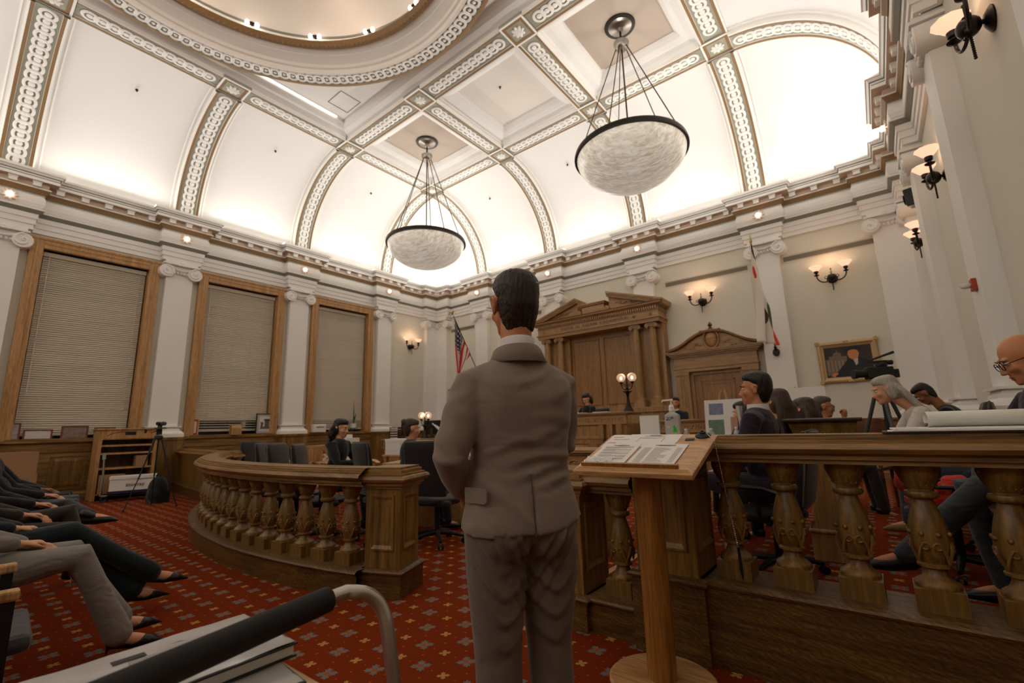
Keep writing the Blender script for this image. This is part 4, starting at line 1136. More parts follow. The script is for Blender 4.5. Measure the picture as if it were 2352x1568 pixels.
def arcp(th, r=RM_): return (CC.x+r*math.sin(th), CC.y-r*math.cos(th))
t = thing('curved_balustrade', 'long curved oak balustrade with carved balusters sweeping across the left of the room', 'balustrade', (0, 0, 0))
th0, th1 = math.radians(-31.5), math.radians(12.95); n = 60
path = [arcp(th0+(th1-th0)*k/n) for k in range(n+1)]
m = MB(); m.sweep(path, rail_sec(.80)); m.build('handrail', OAK_H, t, smooth=35)
m = MB(); m.sweep(path, base_sec(.20)); m.build('base_kerb', OAK_FIG, t, smooth=35)
k = 0; th = math.radians(11.2)
while th > th0+.01:
    x, y = arcp(th); put_bal(t, x, y, .20, th); th -= .282/RM_; k += 1
pedestal(t, -3.165, 2.405, math.radians(22), .20, .94, .30)
xl, yl = arcp(th0-.022)
pedestal(t, xl, yl, th0, .20, .94, .40)
t = thing('panelled_balustrade', 'short solid panelled oak parapet between the curved balustrade and the window wall', 'balustrade', (0, 0, 0))
a_ = (xl-.36, yl+.12); b_ = (XL+.2, yl+.55)
m = MB(); m.sweep([b_, a_], rail_sec(.80)); m.build('handrail', OAK_H, t)
m = MB(); m.sweep([b_, a_], base_sec(.20)); m.build('base_kerb', OAK_FIG, t)
m = MB(); m.bar((b_[0], b_[1], .5), (a_[0], a_[1], .5), .16, .62); m.build('panel', OAK_V, t)
t = thing('low_balustrade', 'low oak balustrade section with one baluster between the standing man and the lectern', 'balustrade', (0, 0, 0))
m = MB(); m.sweep([(-1.75, 2.80), (-1.222, 2.80)], rail_sec(.80)); m.build('handrail', OAK_H, t)
m = MB(); m.sweep([(-1.75, 2.80), (-1.222, 2.80)], base_sec(.20)); m.build('base_kerb', OAK_FIG, t)
put_bal(t, -1.375, 2.80, .20, 0); pedestal(t, -1.735, 2.80, 0, .20, .94, .34)
t = thing('tall_balustrade', 'tall oak balustrade across the right foreground, in front of the seated people', 'balustrade', (0, 0, 0))
m = MB(); m.sweep([(-.90, 2.80), (XR-.1, 2.80)], rail_sec(1.01)); m.build('handrail', OAK_H, t)
m = MB(); m.sweep([(-.90, 2.80), (XR-.1, 2.80)], base_sec(.41)); m.build('base_kerb', OAK_FIG, t)
for k in range(7): put_bal(t, -.705+.268*k, 2.80, .41, 0)
pedestal(t, -1.03, 2.80, 0, .41, 1.15, .34)

# ------------------------------------------------------------------ speaker's lectern
PAPER = mat('paper', srgb(236, 232, 226), .7)
INK = mat('print_grey', srgb(178, 170, 164), .8); INKR = mat('print_tan', srgb(206, 184, 166), .8); INKD = mat('print_dark', srgb(60, 56, 54), .8)
t = thing('lectern', 'light wooden lectern on a round post with sloping top, beside the standing man', 'lectern', (-.98, 2.335, 0))
m = MB(); m.lathe([(.24, 0), (.25, .008), (.25, .022), (.24, .03), (0, .03)], 48); m.build('base', LECT, t, smooth=30)
m = MB(); m.lathe([(.068, .03), (.066, 1.03), (0, 1.03)], 28); m.build('post', LECTV, t, smooth=40)
sl = math.atan2(.16, .47)
D0 = Vector((0, -.235, 1.005))
top = bpy.data.objects.new('top', None); 
m = MB(); 
W_ = .305; Dp = .50
m.add([(-W_,0,-.035),(W_,0,-.035),(W_,Dp,-.035),(-W_,Dp,-.035),(-W_,0,-.012),(W_,0,-.012),(W_,Dp,-.012),(-W_,Dp,-.012),(-W_+.03,.03,0),(W_-.03,.03,0),(W_-.03,Dp-.02,0),(-W_+.03,Dp-.02,0)],
      [(0,3,2,1),(0,1,5,4),(1,2,6,5),(2,3,7,6),(3,0,4,7),(4,5,9,8),(5,6,10,9),(6,7,11,10),(7,4,8,11),(8,9,10,11)])
bpy.data.objects.remove(top)
tp = m.build('top', LECT, t, tuple(D0), rot=(sl, 0, 0), bevel=.003)
m = MB(); m.box(-.265, .235, .035, .05, 0, .018); m.build('ledge', LECTV, tp)
TL = Matrix.Translation(Vector((-.98, 2.335, 0))+D0) @ Matrix.Rotation(sl, 4, 'X')
def sheet(name, label, x0, y0, w, h, rz, lift, lines, grp, col=PAPER, org=TL, tri=None):
    """printed sheet lying on a board; lines = [(x0,x1,y,thick,mat)] in sheet fractions"""
    M_ = org @ Matrix.Translation((x0, y0, lift)) @ Matrix.Rotation(rz, 4, 'Z')
    s = MB(); nx = 6
    vs = []
    for j in range(nx+1):
        for i in range(nx+1): vs.append((w*i/nx, h*j/nx, .0008*math.sin(i*1.3+j)))
    fs = [(j*(nx+1)+i, j*(nx+1)+i+1, (j+1)*(nx+1)+i+1, (j+1)*(nx+1)+i) for j in range(nx) for i in range(nx)]
    s.add(vs, fs); k = len(s.v); s.add([(x, y, z-.0012) for x, y, z in vs], [f[::-1] for f in fs])
    r = thing(name, label, 'paper', (0, 0, 0), 0, grp); r.matrix_world = M_
    s.build('sheet', col, r)
    by = {}
    for a, b, y, th_, mt in lines: by.setdefault(mt.name, (MB(), mt))[0].box(a*w, b*w, y*h-th_/2, y*h+th_/2, .0012, .0016)
    for nm, (mb, mt) in by.items():
        o = mb.build('printed_lines', mt, r); o['kind'] = 'stuff'
    return r
rnd = random.Random(4)
L1 = [(.3, .72, .93, .005, INKD), (.4, .6, .905, .004, INK)]
L1 += [(.12, .12+.76*(1 if k % 4 != 3 else rnd.uniform(.4, .9)), .86-.028*k, .0018, INKR if k in (1, 9, 20) else INK) for k in range(25) if k % 5 != 4]
L2 = [(.3, .75, .93, .005, INKD), (.38, .66, .90, .004, INK)]
for k in range(20):
    y = .80-.036*k; L2 += [(.08, .26, y, .0018, INK), (.32, .32+rnd.uniform(.2, .42), y, .0018, INKR if k % 6 == 0 else INK), (.82, .94, y, .0018, INK)]
sheet('agenda_sheet', 'printed text page lying at the lower left of the lectern top', -.262, .058, .215, .27, 0, .0030, L1, 'papers on the lectern')
sheet('agenda_sheet', 'printed page with columns of figures at the lower right of the lectern top', -.03, .058, .235, .27, 0, .0045, L2, 'papers on the lectern')
L3 = [(.4, .62, .9, .005, INKD), (.3, .7, .84, .003, INK), (.34, .66, .80, .003, INKR), (.25, .25+.008, .55, .07, INK), (.25, .72, .69, .002, INK), (.72, .728, .55, .07, INK), (.3, .6, .66, .003, INK)]
sheet('agenda_sheet', 'page with a boxed note at the top centre of the lectern, under the others', -.17, .30, .30, .185, -.03, .0022, L3, 'papers on the lectern')
sheet('agenda_sheet', 'pale page with faint brown map marks at the top left of the lectern', -.275, .29, .16, .19, .0, .0014, [(.1, .5, .8, .012, INKR), (.2, .8, .6, .006, INKR), (.1, .4, .35, .010, INKR), (.4, .9, .2, .006, INKR)], 'papers on the lectern')
def on_top(x, y, z=0): return TL @ Vector((x, y, z))
t = thing('plastic_sleeve', 'crinkled clear plastic sleeve lying on the bottom left corner of the pages', 'sleeve'); t.matrix_world = TL @ Matrix.Translation((-.26, .055, .008)) @ Matrix.Rotation(.1, 4, 'Z')
m = MB(); vs = [(.15*i/8, .07*j/5, .006+.006*math.sin(i*2.1+j*1.7)) for j in range(6) for i in range(9)]
m.add(vs, [(j*9+i, j*9+i+1, (j+1)*9+i+1, (j+1)*9+i) for j in range(5) for i in range(8)]); m.build('film', mat('clear_film', (.95, .95, .95), .12, alpha=.55), t)
t = thing('microphone_base', 'round black microphone base with bead chain hook on the top right of the lectern', 'microphone base'); t.matrix_world = TL @ Matrix.Translation((.245, .45, .0))
m = MB(); m.lathe([(.038, 0), (.040, .004), (.038, .008), (.022, .014), (.016, .018), (.016, .026), (.010, .026), (.009, .018), (0, .018)], 28); m.build('disc', BLACK, t, smooth=40)
for k in range(5): a = 2*PI*k/5; q = MB(); q.ball((.027*math.cos(a), .027*math.sin(a), .012), (.005, .005, .002), 8, 4); q.build('screw', METAL, t)
t = thing('memory_card', 'small black plastic clip beside the round microphone base', 'clip'); t.matrix_world = TL @ Matrix.Translation((.19, .40, .001)) @ Matrix.Rotation(.1, 4, 'Z')
m = MB(); m.box(-.022, .022, -.012, .012, 0, .004); m.build('body', BLACK, t)
# bead chain pen
t = thing('pen_chain', 'black pen hanging on a silver bead chain from the lectern corner', 'pen'); BEADM = mat('bead_steel', srgb(200, 196, 190), .25, .9)
a = on_top(.26, .45, .02); b = on_top(.305, .40, .0)
pts = [a.lerp(b, k/10)+Vector((0, 0, .0)) for k in range(11)]+[b+Vector((.004+.0009*k, -.002*0, -.0078*k)) for k in range(1, 66)]
m = MB()
for p in pts: m.ball(p, .0027, 5, 4)
o = m.build('bead_chain', BEADM, t); o['kind'] = 'stuff'
e = pts[-1]; m = MB(); m.tube([e, e+Vector((.003, 0, -.10)), e+Vector((.006, 0, -.14))], [.006, .0075, .002], 10); m.ball(e, .008, 8, 5); m.build('pen', BLACK, t, smooth=50)
# sanitiser bottle and sign holder on the tall pedestal
def bottle_san():
    t = thing('sanitiser_bottle', 'clear pump bottle of hand sanitiser standing on the tall pedestal behind the lectern', 'bottle', (-.985, 2.80, 1.15), .12)
    CL = mat('clear_gel', srgb(216, 214, 208), .12, alpha=.62, spec=.6); m = MB()
    def sq(w, d, z): return [(-w, -d, z), (w, -d, z), (w, d, z), (-w, d, z)]
    lv = [(.040, .022, 0), (.043, .025, .006), (.043, .025, .115), (.038, .022, .125), (.018, .014, .137), (.014, .014, .143)]
    vs = []
    for w_, d_, z_ in lv: vs += sq(w_, d_, z_)
    fs = [(3, 2, 1, 0)]+[(i*4+k, i*4+(k+1) % 4, i*4+4+(k+1) % 4, i*4+4+k) for i in range(5) for k in range(4)]+[(20, 21, 22, 23)]
    m.add(vs, fs); m.build('body', CL, t, bevel=.006)
    W2 = mat('pump_white', srgb(238, 236, 232), .35)
    m = MB(); m.lathe([(.016, .143), (.016, .172), (.012, .176), (.012, .182), (.005, .184), (.005, .205), (.009, .207), (.009, .216), (0, .218)], 16); m.bar((.012, 0, .212), (-.05, 0, .210), .011, .010); m.bar((-.05, 0, .212), (-.054, 0, .200), .009, .006); m.build('pump', W2, t, smooth=40)
    m = MB(); m.tube([(0, 0, .143), (0, 0, .01)], .003, 6); m.build('dip_tube', W2, t)
    m = MB(); m.box(-.032, .032, -.0262, -.0255, .018, .105); lb = m.build('label', mat('label_clear', srgb(214, 214, 208), .4, alpha=.6), t)
    m = MB(); m.prism([(-.03, .088), (.012, .094), (.012, .108), (-.03, .104)], -.0272, -.0266, 'y'); m.build('badge', mat('badge_navy', srgb(40, 26, 84), .4), lb)
    text('PURELL', .0135, W2, lb, (-.009, -.0274, .0935), name='badge_text', depth=.0002)
    text('2x', .014, W2, lb, (-.02, -.0268, .045), name='small_text', depth=.0002)
    for k in range(3): q = MB(); q.box(-.028, .02-.01*k, -.0268, -.0263, .080-.006*k, .082-.006*k); q.build('fine_print', INK, lb)
    m = MB(); m.prism([(.004, .02), (.03, .02), (.026, .04), (.016, .06), (.006, .056), (.008, .04)], -.0272, -.0266, 'y'); m.build('green_leaf', mat('leaf_green', srgb(60, 200, 50), .4), lb)
bottle_san()
t = thing('sign_holder', 'clear acrylic stand with a blank white sheet behind the lectern', 'sign holder', (-1.145, 2.84, 1.15), 0)
m = MB(); m.box(-.066, .066, -.004, .004, 0, .126); m.build('acrylic', mat('acrylic_edge', srgb(190, 214, 214), .1, alpha=.5), t)
m = MB(); m.box(-.062, .062, -.0062, -.0045, .004, .122); m.build('sheet', PAPER, t)
m = MB(); m.box(-.066, .066, -.03, .03, 0, .004); m.build('foot', mat('acrylic_edge', srgb(190, 214, 214), .1, alpha=.5), t)
# roll of ruled paper on a clipboard, on the tall rail
RY = 2.80; RZ = 1.151
t = thing('document_folder', 'open folder of loose sheets lying on the tall rail at the right edge', 'folder', (.42, RY+.02, RZ), 0)
m = MB(); m.box(-.42, .42, -.14, .15, 0, .006); m.build('board', mat('folder_dark', srgb(62, 56, 54), .6), t)
for k in range(3):
    m = MB(); m.box(-.40+.02*k, .30-.03*k, -.145+.01*k, .10, .007+.003*k, .009+.003*k); m.build('sheet', PAPER, t)
def ruled():
    m = mat('ruled_paper', srgb(226, 226, 212), .7)
    nt = m.node_tree; N = nt.nodes; L = nt.links; b = N['Principled BSDF']; uv = N.new('ShaderNodeUVMap'); sp = N.new('ShaderNodeSeparateXYZ'); L.new(uv.outputs[0], sp.inputs[0])
    a = N.new('ShaderNodeMath'); a.operation = 'MULTIPLY'; a.inputs[1].default_value = 26; L.new(sp.outputs[0], a.inputs[0])
    f = N.new('ShaderNodeMath'); f.operation = 'FRACT'; L.new(a.outputs[0], f.inputs[0]); g = N.new('ShaderNodeMath'); g.operation = 'LESS_THAN'; g.inputs[1].default_value = .12; L.new(f.outputs[0], g.inputs[0])
    x = N.new('ShaderNodeMix'); x.data_type = 'RGBA'; x.inputs[6].default_value = srgb(228, 228, 214); x.inputs[7].default_value = srgb(176, 186, 184); L.new(g.outputs[0], x.inputs[0]); L.new(x.outputs[2], b.inputs['Base Color'])
    return m
t = thing('rolled_notepad', 'ruled notepad page curled into a roll on the tall rail at the right edge', 'notepad', (.16, RY-.02, RZ+.02), math.radians(6))
m = MB(); n = 26; vs = []; uvs = []
for k in range(n+1):
    a = -PI*.55+PI*1.72*k/n; r_ = .034+.004*k/n
    y = -r_*math.cos(a+PI/2)*1.5; z = .034+r_*math.sin(a+PI/2-PI)*1.0
    y = .052*math.cos(a); z = .036+.034*math.sin(a)
    for x in (0, .52): vs.append((x, -y, z)); uvs.append((k/n, x))
m.add(vs, [(2*k, 2*k+1, 2*k+3, 2*k+2) for k in range(n)]); o = m.build('curled_page', ruled(), t, smooth=80)
ul = o.data.uv_layers.new(name='UVMap')
for lp in o.data.loops: ul.data[lp.index].uv = uvs[lp.vertex_index]
sd = o.modifiers.new('thickness', 'SOLIDIFY'); sd.thickness = .002
m = MB(); m.box(-.12, .5, -.07, .10, -.006, .002); m.build('pad', PAPER, t)
# ------------------------------------------------------------------ people
def fabric(name, col, fold=.5, rough=.85, fs=9, weave=300, var=.08, sheen=.2):
    m = mat(name, col, rough, var=var, vscale=40, sheen=sheen, spec=.2)
    nt = m.node_tree; N = nt.nodes; L = nt.links; b = N['Principled BSDF']
    tc = N.new('ShaderNodeTexCoord'); mp = N.new('ShaderNodeMapping'); mp.inputs['Scale'].default_value = (1, 1, 1.8); L.new(tc.outputs['Object'], mp.inputs[0])
    n = N.new('ShaderNodeTexNoise'); n.inputs['Scale'].default_value = fs; n.inputs['Detail'].default_value = 1.5; n.inputs['Distortion'].default_value = .8; L.new(mp.outputs[0], n.inputs['Vector'])
    bp = N.new('ShaderNodeBump'); bp.inputs['Strength'].default_value = fold; bp.inputs['Distance'].default_value = .03; L.new(n.outputs['Fac'], bp.inputs['Height'])
    n2 = N.new('ShaderNodeTexNoise'); n2.inputs['Scale'].default_value = weave; L.new(tc.outputs['Object'], n2.inputs['Vector'])
    b2 = N.new('ShaderNodeBump'); b2.inputs['Strength'].default_value = .15; b2.inputs['Distance'].default_value = .002; L.new(n2.outputs['Fac'], b2.inputs['Height']); L.new(bp.outputs[0], b2.inputs['Normal'])
    L.new(b2.outputs[0], b.inputs['Normal']); return m
def skinm(name, c):
    m = mat(name, c, .5, var=.08, vscale=14, bump=.08, bscale=200); b = m.node_tree.nodes['Principled BSDF']
    b.inputs['Subsurface Weight'].default_value = .12; b.inputs['Subsurface Radius'].default_value = (.02, .008, .004); return m
SK1 = skinm('skin_tan', srgb(196, 132, 92)); SK2 = skinm('skin_light', srgb(214, 158, 122)); SK3 = skinm('skin_brown', srgb(150, 96, 62))
def hairm(name, c): return mat(name, c, .42, var=.35, vscale=60, bump=.9, bscale=120, stretch=(1, 1, .12))
H_BLACK = hairm('hair_black', srgb(26, 20, 18)); H_DARK = hairm('hair_dark', srgb(44, 32, 24)); H_BROWN = hairm('hair_brown', srgb(62, 44, 32)); H_GREY = hairm('hair_grey', srgb(176, 168, 156)); H_SALT = hairm('hair_salt', srgb(78, 70, 64))
EYEW = mat('eye_white', srgb(220, 214, 206), .3); EYED = mat('eye_dark', srgb(40, 26, 18), .2); LIP = mat('lips', srgb(168, 92, 76), .5)
SHIRT = fabric('shirt_white', srgb(226, 222, 218), .25)
def remesh(mb, voxel, name, m, parent, sm=3, fn=None, fac=.5):
    o = mb.build('tmp', m); r = o.modifiers.new('r', 'REMESH'); r.mode = 'VOXEL'; r.voxel_size = voxel; r.adaptivity = 0
    if sm: s = o.modifiers.new('s', 'SMOOTH'); s.iterations = sm; s.factor = fac
    me = bpy.data.meshes.new_from_object(o.evaluated_get(bpy.context.evaluated_depsgraph_get()))
    old = o.data; bpy.data.objects.remove(o); bpy.data.meshes.remove(old)
    me.name = name
    if fn:
        me.update(); n = len(me.vertices); co = np.empty(n*3); me.vertices.foreach_get('co', co); no = np.empty(n*3); me.vertices.foreach_get('normal', no)
        co = co.reshape(-1, 3); no = no.reshape(-1, 3); co = fn(co, no); me.vertices.foreach_set('co', co.ravel())
    me.materials.clear(); me.materials.append(m); me.polygons.foreach_set('material_index', [0]*len(me.polygons)); me.polygons.foreach_set('use_smooth', [True]*len(me.polygons)); me.update()
    ob = bpy.data.objects.new(name, me); COL.objects.link(ob)
    if parent: ob.parent = parent
    return ob
def V(*a): return Vector(a)
def cap(mb, pts, r, seg=12, flat=None): mb.tube(pts, r, seg, flat, None, True)
def head(mb, M, female=False):
    mb.M = M
    mb.ball((0, -.015, .03), (.076, .094, .090), 20, 12); mb.ball((0, .028, -.030), (.060, .064, .085), 16, 10)
    mb.ball((0, .048, -.082), (.043, .042, .034), 12, 8); mb.ball((0, .078, -.100), (.022, .018, .018), 10, 7)
    cap(mb, [(0, .088, .004), (0, .110, -.034)], [.0085, .0125], 8); mb.ball((.010, .104, -.040), .009, 8, 6); mb.ball((-.010, .104, -.040), .009, 8, 6)
    for s in (-1, 1):
        mb.ball((s*.036, .062, -.028), (.026, .026, .024), 10, 7); mb.ball((s*.030, .080, .026), (.024, .012, .009), 8, 6)
        mb.ball((s*.081, -.006, -.012), (.010, .021, .033), 10, 8, Matrix.Rotation(s*.45, 3, 'Z'))
        cap(mb, [(s*.090, -.024, .008), (s*.096, -.014, .022), (s*.091, .004, .014), (s*.085, .010, -.006)], .0058, 6); cap(mb, [(s*.084, -.022, .012), (s*.086, -.018, -.018), (s*.080, .002, -.040)], .006, 6)
    mb.ball((0, .090, -.064), (.021, .009, .0055), 8, 6); mb.ball((0, .088, -.076), (.018, .009, .0065), 8, 6)
    mb.M = None
def hand(mb, W, d, n, side=1, curl=.5, sc=1.0):
    """wrist W, pointing d, palm normal n, side +1 right hand"""
    d = Vector(d).normalized(); n = Vector(n); n = (n-d*n.dot(d)).normalized(); u = d.cross(n)*side; W = Vector(W)
    cap(mb, [W, W+d*.03*sc, W+d*.07*sc], [.024*sc, .034*sc, .036*sc], 10, [.75, .5, .42])
    for k, (o, l) in enumerate(((-.030, .066), (-.010, .076), (.010, .072), (.029, .056))):
        a = W+d*.078*sc+u*o*sc; c = curl*(1+.12*k)
        d1 = (d*math.cos(c*.8)+n*math.sin(c*.8)); d2 = (d*math.cos(c*1.9)+n*math.sin(c*1.9))
        b = a+d1*l*.5*sc; e = b+d2*l*.5*sc
        cap(mb, [a-d*.012, b, e], [.0098*sc, .0088*sc, .0075*sc], 8)
    a = W+d*.022*sc-u*.028*sc; b = a+(d*.6-u*.7+n*.3).normalized()*.038*sc; e = b+(d*.9-u*.1+n*.35).normalized()*.032*sc
    cap(mb, [a, b, e], [.013*sc, .0105*sc, .0085*sc], 8)
def hair_shell(mb, M, hl=.075, back=-.085, side=-.01, thick=1.0, ear=True):
    if back > -.2 and hl < .3:
        # short hair as one volume: ring sections (z, half width, back reach, front reach)
        mb.M = M; K = [(.128, .018, .03, .02), (.122, .044, .065, .045), (.108, .063, .086, .072), (.088, .075, .100, .080), (hl-.012, .079, .106, .076), (hl-.022, .080, .108, .050), (.035, .0785, .109, .026), (.01, .0755, .108, .004), (-.015, .074, .105, -.018), (-.04, .071, .094, -.020), (-.065, .066, .083, -.022), (-.088, .058, .072, -.028), (-.104, .050, .062, -.034)]
        if back > -.07: K = K[:-1]
        n = 28; vs = []; fs = []
        for z, a, bk, fr in K:
            for k in range(n):
                t = 2*PI*k/n; c, s = math.cos(t), math.sin(t)
                x = a*thick*abs(c)**.85*math.copysign(1, c); yb = -bk*thick; yf = fr*thick
                cy = min(-.02, yf-.004); y = (cy+(yf-cy)*s) if s > 0 else (cy+(cy-yb)*s)
                vs.append((x, y, z))
        m_ = len(K)
        for i in range(m_-1):
            for k in range(n): fs.append((i*n+k, (i+1)*n+k, (i+1)*n+(k+1) % n, i*n+(k+1) % n))
        fs.append(tuple(range(n))); fs.append(tuple((m_-1)*n+k for k in range(n-1, -1, -1)))
        mb.add(vs, fs); mb.M = None; return
    mb.M = M; seg, rings = 26, 18; vs = []; fs = []; rx, ry, rz_ = .083*thick, .103*thick, .101*thick
    for i in range(rings+1):
        t = PI*i/rings
        for k in range(seg):
            a = 2*PI*k/seg; x, y, z = rx*math.sin(t)*math.cos(a), ry*math.sin(t)*math.sin(a), rz_*math.cos(t)+.03
            f = max(0, min(1, (y-.0)/.07)); b = max(0, min(1, (-y-.01)/.05))
            line = side*(1-f)*(1-b)+hl*f+back*b
            q = max(0, min(1, (z-line)/.02+.5)); sc = .84+.16*q
            vs.append((x*sc, y*sc-.015, .03+(z-.03)*sc))
    for i in range(rings):
        for k in range(seg): fs.append((i*seg+k, (i+1)*seg+k, (i+1)*seg+(k+1) % seg, i*seg+(k+1) % seg))
    mb.add(vs, fs)
    if back < -.05: mb.ball((0, -.062, -.030), (.060, .046, .062), 14, 9)
    mb.M = None
def glasses(t, M, m=None):
    g = MB(); g.M = M; m = m or METAL
    for s in (-1, 1):
        g.torus((s*.032, .103, .000), .021, .0022, 18, 5, Matrix.Rotation(PI/2, 3, 'X')); g.tube([(s*.052, .102, .006), (s*.076, .06, .006), (s*.084, -.005, .004)], .0022, 5)
    g.tube([(-.011, .106, .002), (0, .109, .005), (.011, .106, .002)], .002, 5); g.build('glasses', m, t)
def face_bits(t, M, hm, brow=True):
    for s in (-1, 1):
        e = MB(); e.M = M; e.ball((s*.031, .0775, .004), (.0125, .0115, .0085), 10, 8); ob = e.build('eye', EYEW, t, smooth=60)
        i = MB(); i.M = M; i.ball((s*.031, .0865, .004), (.0055, .0035, .0055), 8, 6); i.build('iris', EYED, ob)
        if brow: b = MB(); b.M = M; b.tube([(s*.014, .095, .022), (s*.032, .094, .029), (s*.050, .080, .022)], [.003, .0042, .002], 6); b.build('eyebrow', hm, t)
    l = MB(); l.M = M; l.ball((0, .0935, -.065), (.020, .0075, .005), 10, 6); l.ball((0, .091, -.0755), (.017, .008, .006), 10, 6); l.build('lips', LIP, t, smooth=60)

def person(label, loc, rz, P, skin=SK2, hair=H_DARK, top=None, bottom=None, shoe=None, style='short', grp=None, voxel=.011, hs=1.0, extra=None, hands=(1, 1), top_name='jacket', bottom_name='trousers', bare=0, sc=1.0):
    """P: pelvis, chest, neck, head (M rot yaw,pitch,roll), arms [(shoulder, elbow, wrist, hand dir, palm)], legs [(hip, knee, ankle, toe)] in local space, facing +y"""
    t = thing('person', label, 'person', loc, rz, grp); t.scale = (sc, sc, sc)
    pel, che, nek, hd = [Vector(P[k]) for k in ('pelvis', 'chest', 'neck', 'head')]
    yaw, pitch, roll = P.get('rot', (0, 0, 0))
    HM = Matrix.Translation(hd) @ Euler((pitch, roll, yaw), 'XYZ').to_matrix().to_4x4() @ Matrix.Scale(hs, 4)
    w = P.get('w', 1.0)
    b = MB()
    mid = (pel+che)/2
    axis = (che-pel).normalized()
    def trunk(mb, g, zt=1):
        ax = axis; q = Vector((0, 0, 1)).rotation_difference(ax).to_matrix()
        mb.ball(pel, (.160*w+g, .115+g, .10+g), 16, 10, q); mb.ball(mid, (.140*w+g, .105+g, .17+g), 16, 10, q); mb.ball(che, (.165*w+g, .110+g, .155+g), 16, 10, q)
        mb.ball(che+ax*.085, (.145*w+g, .080+g, .062+g), 14, 8, q)
    trunk(b, -.02)
    cap(b, [che+axis*.10, nek, nek.lerp(HM @ V(0, -.02, -.05), .6), HM @ V(0, -.015, -.03)], [.065, .056*min(1.0, w+.02), .052, .050], 14)
    head(b, HM)
    for i, a in enumerate(P['arms']):
        sh, el, wr = Vector(a[0]), Vector(a[1]), Vector(a[2]); s = -1 if i == 0 else 1
        cap(b, [che.lerp(sh, .6), sh, el, wr], [.05, .047, .037, .024], 10)
        if hands[i]: hand(b, wr, a[3], a[4], s, a[5] if len(a) > 5 else .5)
    for lg in P['legs']:
        hp, kn, an, to = [Vector(q) for q in lg[:4]]
        cap(b, [hp, kn, an], [.07, .05, .034], 10); cap(b, [an, an.lerp(to, .55), to], [.032, .032, .024], 8)
    remesh(b, voxel, 'body', skin, t, 2)
    face_bits(t, HM, hair)
    jm = MB(); g = .012
    trunk(jm, g)
    J = P['arms']
    for i, a in enumerate(J):
        sh, el, wr = Vector(a[0]), Vector(a[1]), Vector(a[2]); e2 = el.lerp(wr, .86 if not bare else .3)
        cap(jm, [che.lerp(sh, .55)+axis*.03, sh, sh.lerp(el, .5), el, e2], [.068, .066, .061, .053, .040], 14)
    if P.get('skirt', 1): jm.ball(pel, (.175*w, .135, .11), 16, 10)
    remesh(jm, voxel, top_name, top, t, 3)
    tm = MB(); hipc = pel
    tm.ball(hipc-V(0, 0, .0), (.168*w, .130, .105), 16, 10)
    for lg in P['legs']:
        hp, kn, an = [Vector(q) for q in lg[:3]]; fl = lg[4] if len(lg) > 4 else .052
        cap(tm, [hp, hp.lerp(kn, .5), kn, kn.lerp(an, .5), an.lerp(kn, .06)], [.098, .088, .072, .060, fl], 14)
    remesh(tm, voxel, bottom_name, bottom, t, 3)
    for lg in P['legs']:
        an, to = Vector(lg[2]), Vector(lg[3]); d = (to-an); d.z = 0; d = d.normalized() if d.length > .01 else V(0, 1, 0)
        k = MB(); dd = (to-an).normalized(); heel = an-dd*.045-V(0, 0, .04)
        if style in ('heels',) or (len(lg) > 5):
            up = V(0, 0, 1)
            cap(k, [an-dd*.035+up*(-.034), an.lerp(to, .4)+up*-.030, an.lerp(to, .75)+up*-.004, to, to+dd*.04, to+dd*.085], [.031, .030, .037, .034, .022, .004], 12, [.8, .7, .9, .8, .6, .6]); k.tube([an-dd*.05-up*.03, an-dd*.06-up*.10], [.012, .005], 8)
        else:
            cap(k, [heel, an.lerp(to, .35)-V(0, 0, .02), to, to+dd*.03], [.038, .044, .038, .028], 12, [.9, .9, .7, .6]); cap(k, [heel+V(0, 0, .05), an], [.04, .042], 10)
        remesh(k, .008, 'shoe', (lg[5] if len(lg) > 5 and lg[5] is not True else shoe), t, 2)
    hm = MB()
    if style == 'bald':
        hair_shell(hm, HM, .5, -.07, .02, 1.0)
        hm = MB(); hm.M = HM
        for s in (-1, 1): hm.ball((s*.055, -.045, .0), (.026, .055, .038), 12, 8)
        hm.ball((0, -.085, -.01), (.06, .026, .045), 12, 8); hm.M = None
    else:
        hair_shell(hm, HM, .078 if style in ('short', 'crop') else .068, -.08, -.005 if style != 'long' else -.03, 1.0 if style == 'crop' else 1.04)
    if style == 'long' or style == 'wavy' or style == 'heels':
        hm.M = HM; L_ = P.get('hairlen', .34)
        hm.ball((0, -.055, -.02), (.088, .066, .10), 14, 10)
        for s in (-1, 1): hm.ball((s*.074, -.02, -.02), (.020, .046, .075), 10, 8)
        hm.M = None; root = HM @ V(0, -.075, .0)
        dn = Vector(P.get('hairdir', (0, -.10, -1))).normalized(); rnd = random.Random(int(loc[0]*100))
        side = (HM.to_3x3() @ V(1, 0, 0)).normalized()
        for k in range(11):
            o = side*(-.085+.017*k); wv = .014 if style == 'wavy' else .003
            pts = [HM @ V(0, -.05, .02)+o*.8]+[root+o*(1+.35*q/8)+dn*(L_*q/8*rnd.uniform(.92, 1.02))+V(wv*math.sin(q*1.7+k), wv*math.cos(q*1.5+k*2), 0) for q in range(1, 9)]
            cap(hm, pts, [.03]+[.028]*6+[.022, .010], 8)
    if style == 'bun':
        hm.M = HM; hm.ball((0, -.105, .075), (.045, .04, .035), 12, 8); hm.torus((0, -.10, .07), .035, .016, 14, 6, Matrix.Rotation(.9, 3, 'X')); hm.M = None
    if style == 'bob':
        hm.M = HM
        for k in range(9):
            a = PI+PI*k/8*1.0; hm.ball((.088*math.cos(a), -.02+.085*math.sin(a), -.04), (.036, .036, .10), 10, 8)
        hm.M = None
    remesh(hm, .009, 'hair', hair, t, 2)
    if extra: extra(t, HM, P)
    return t
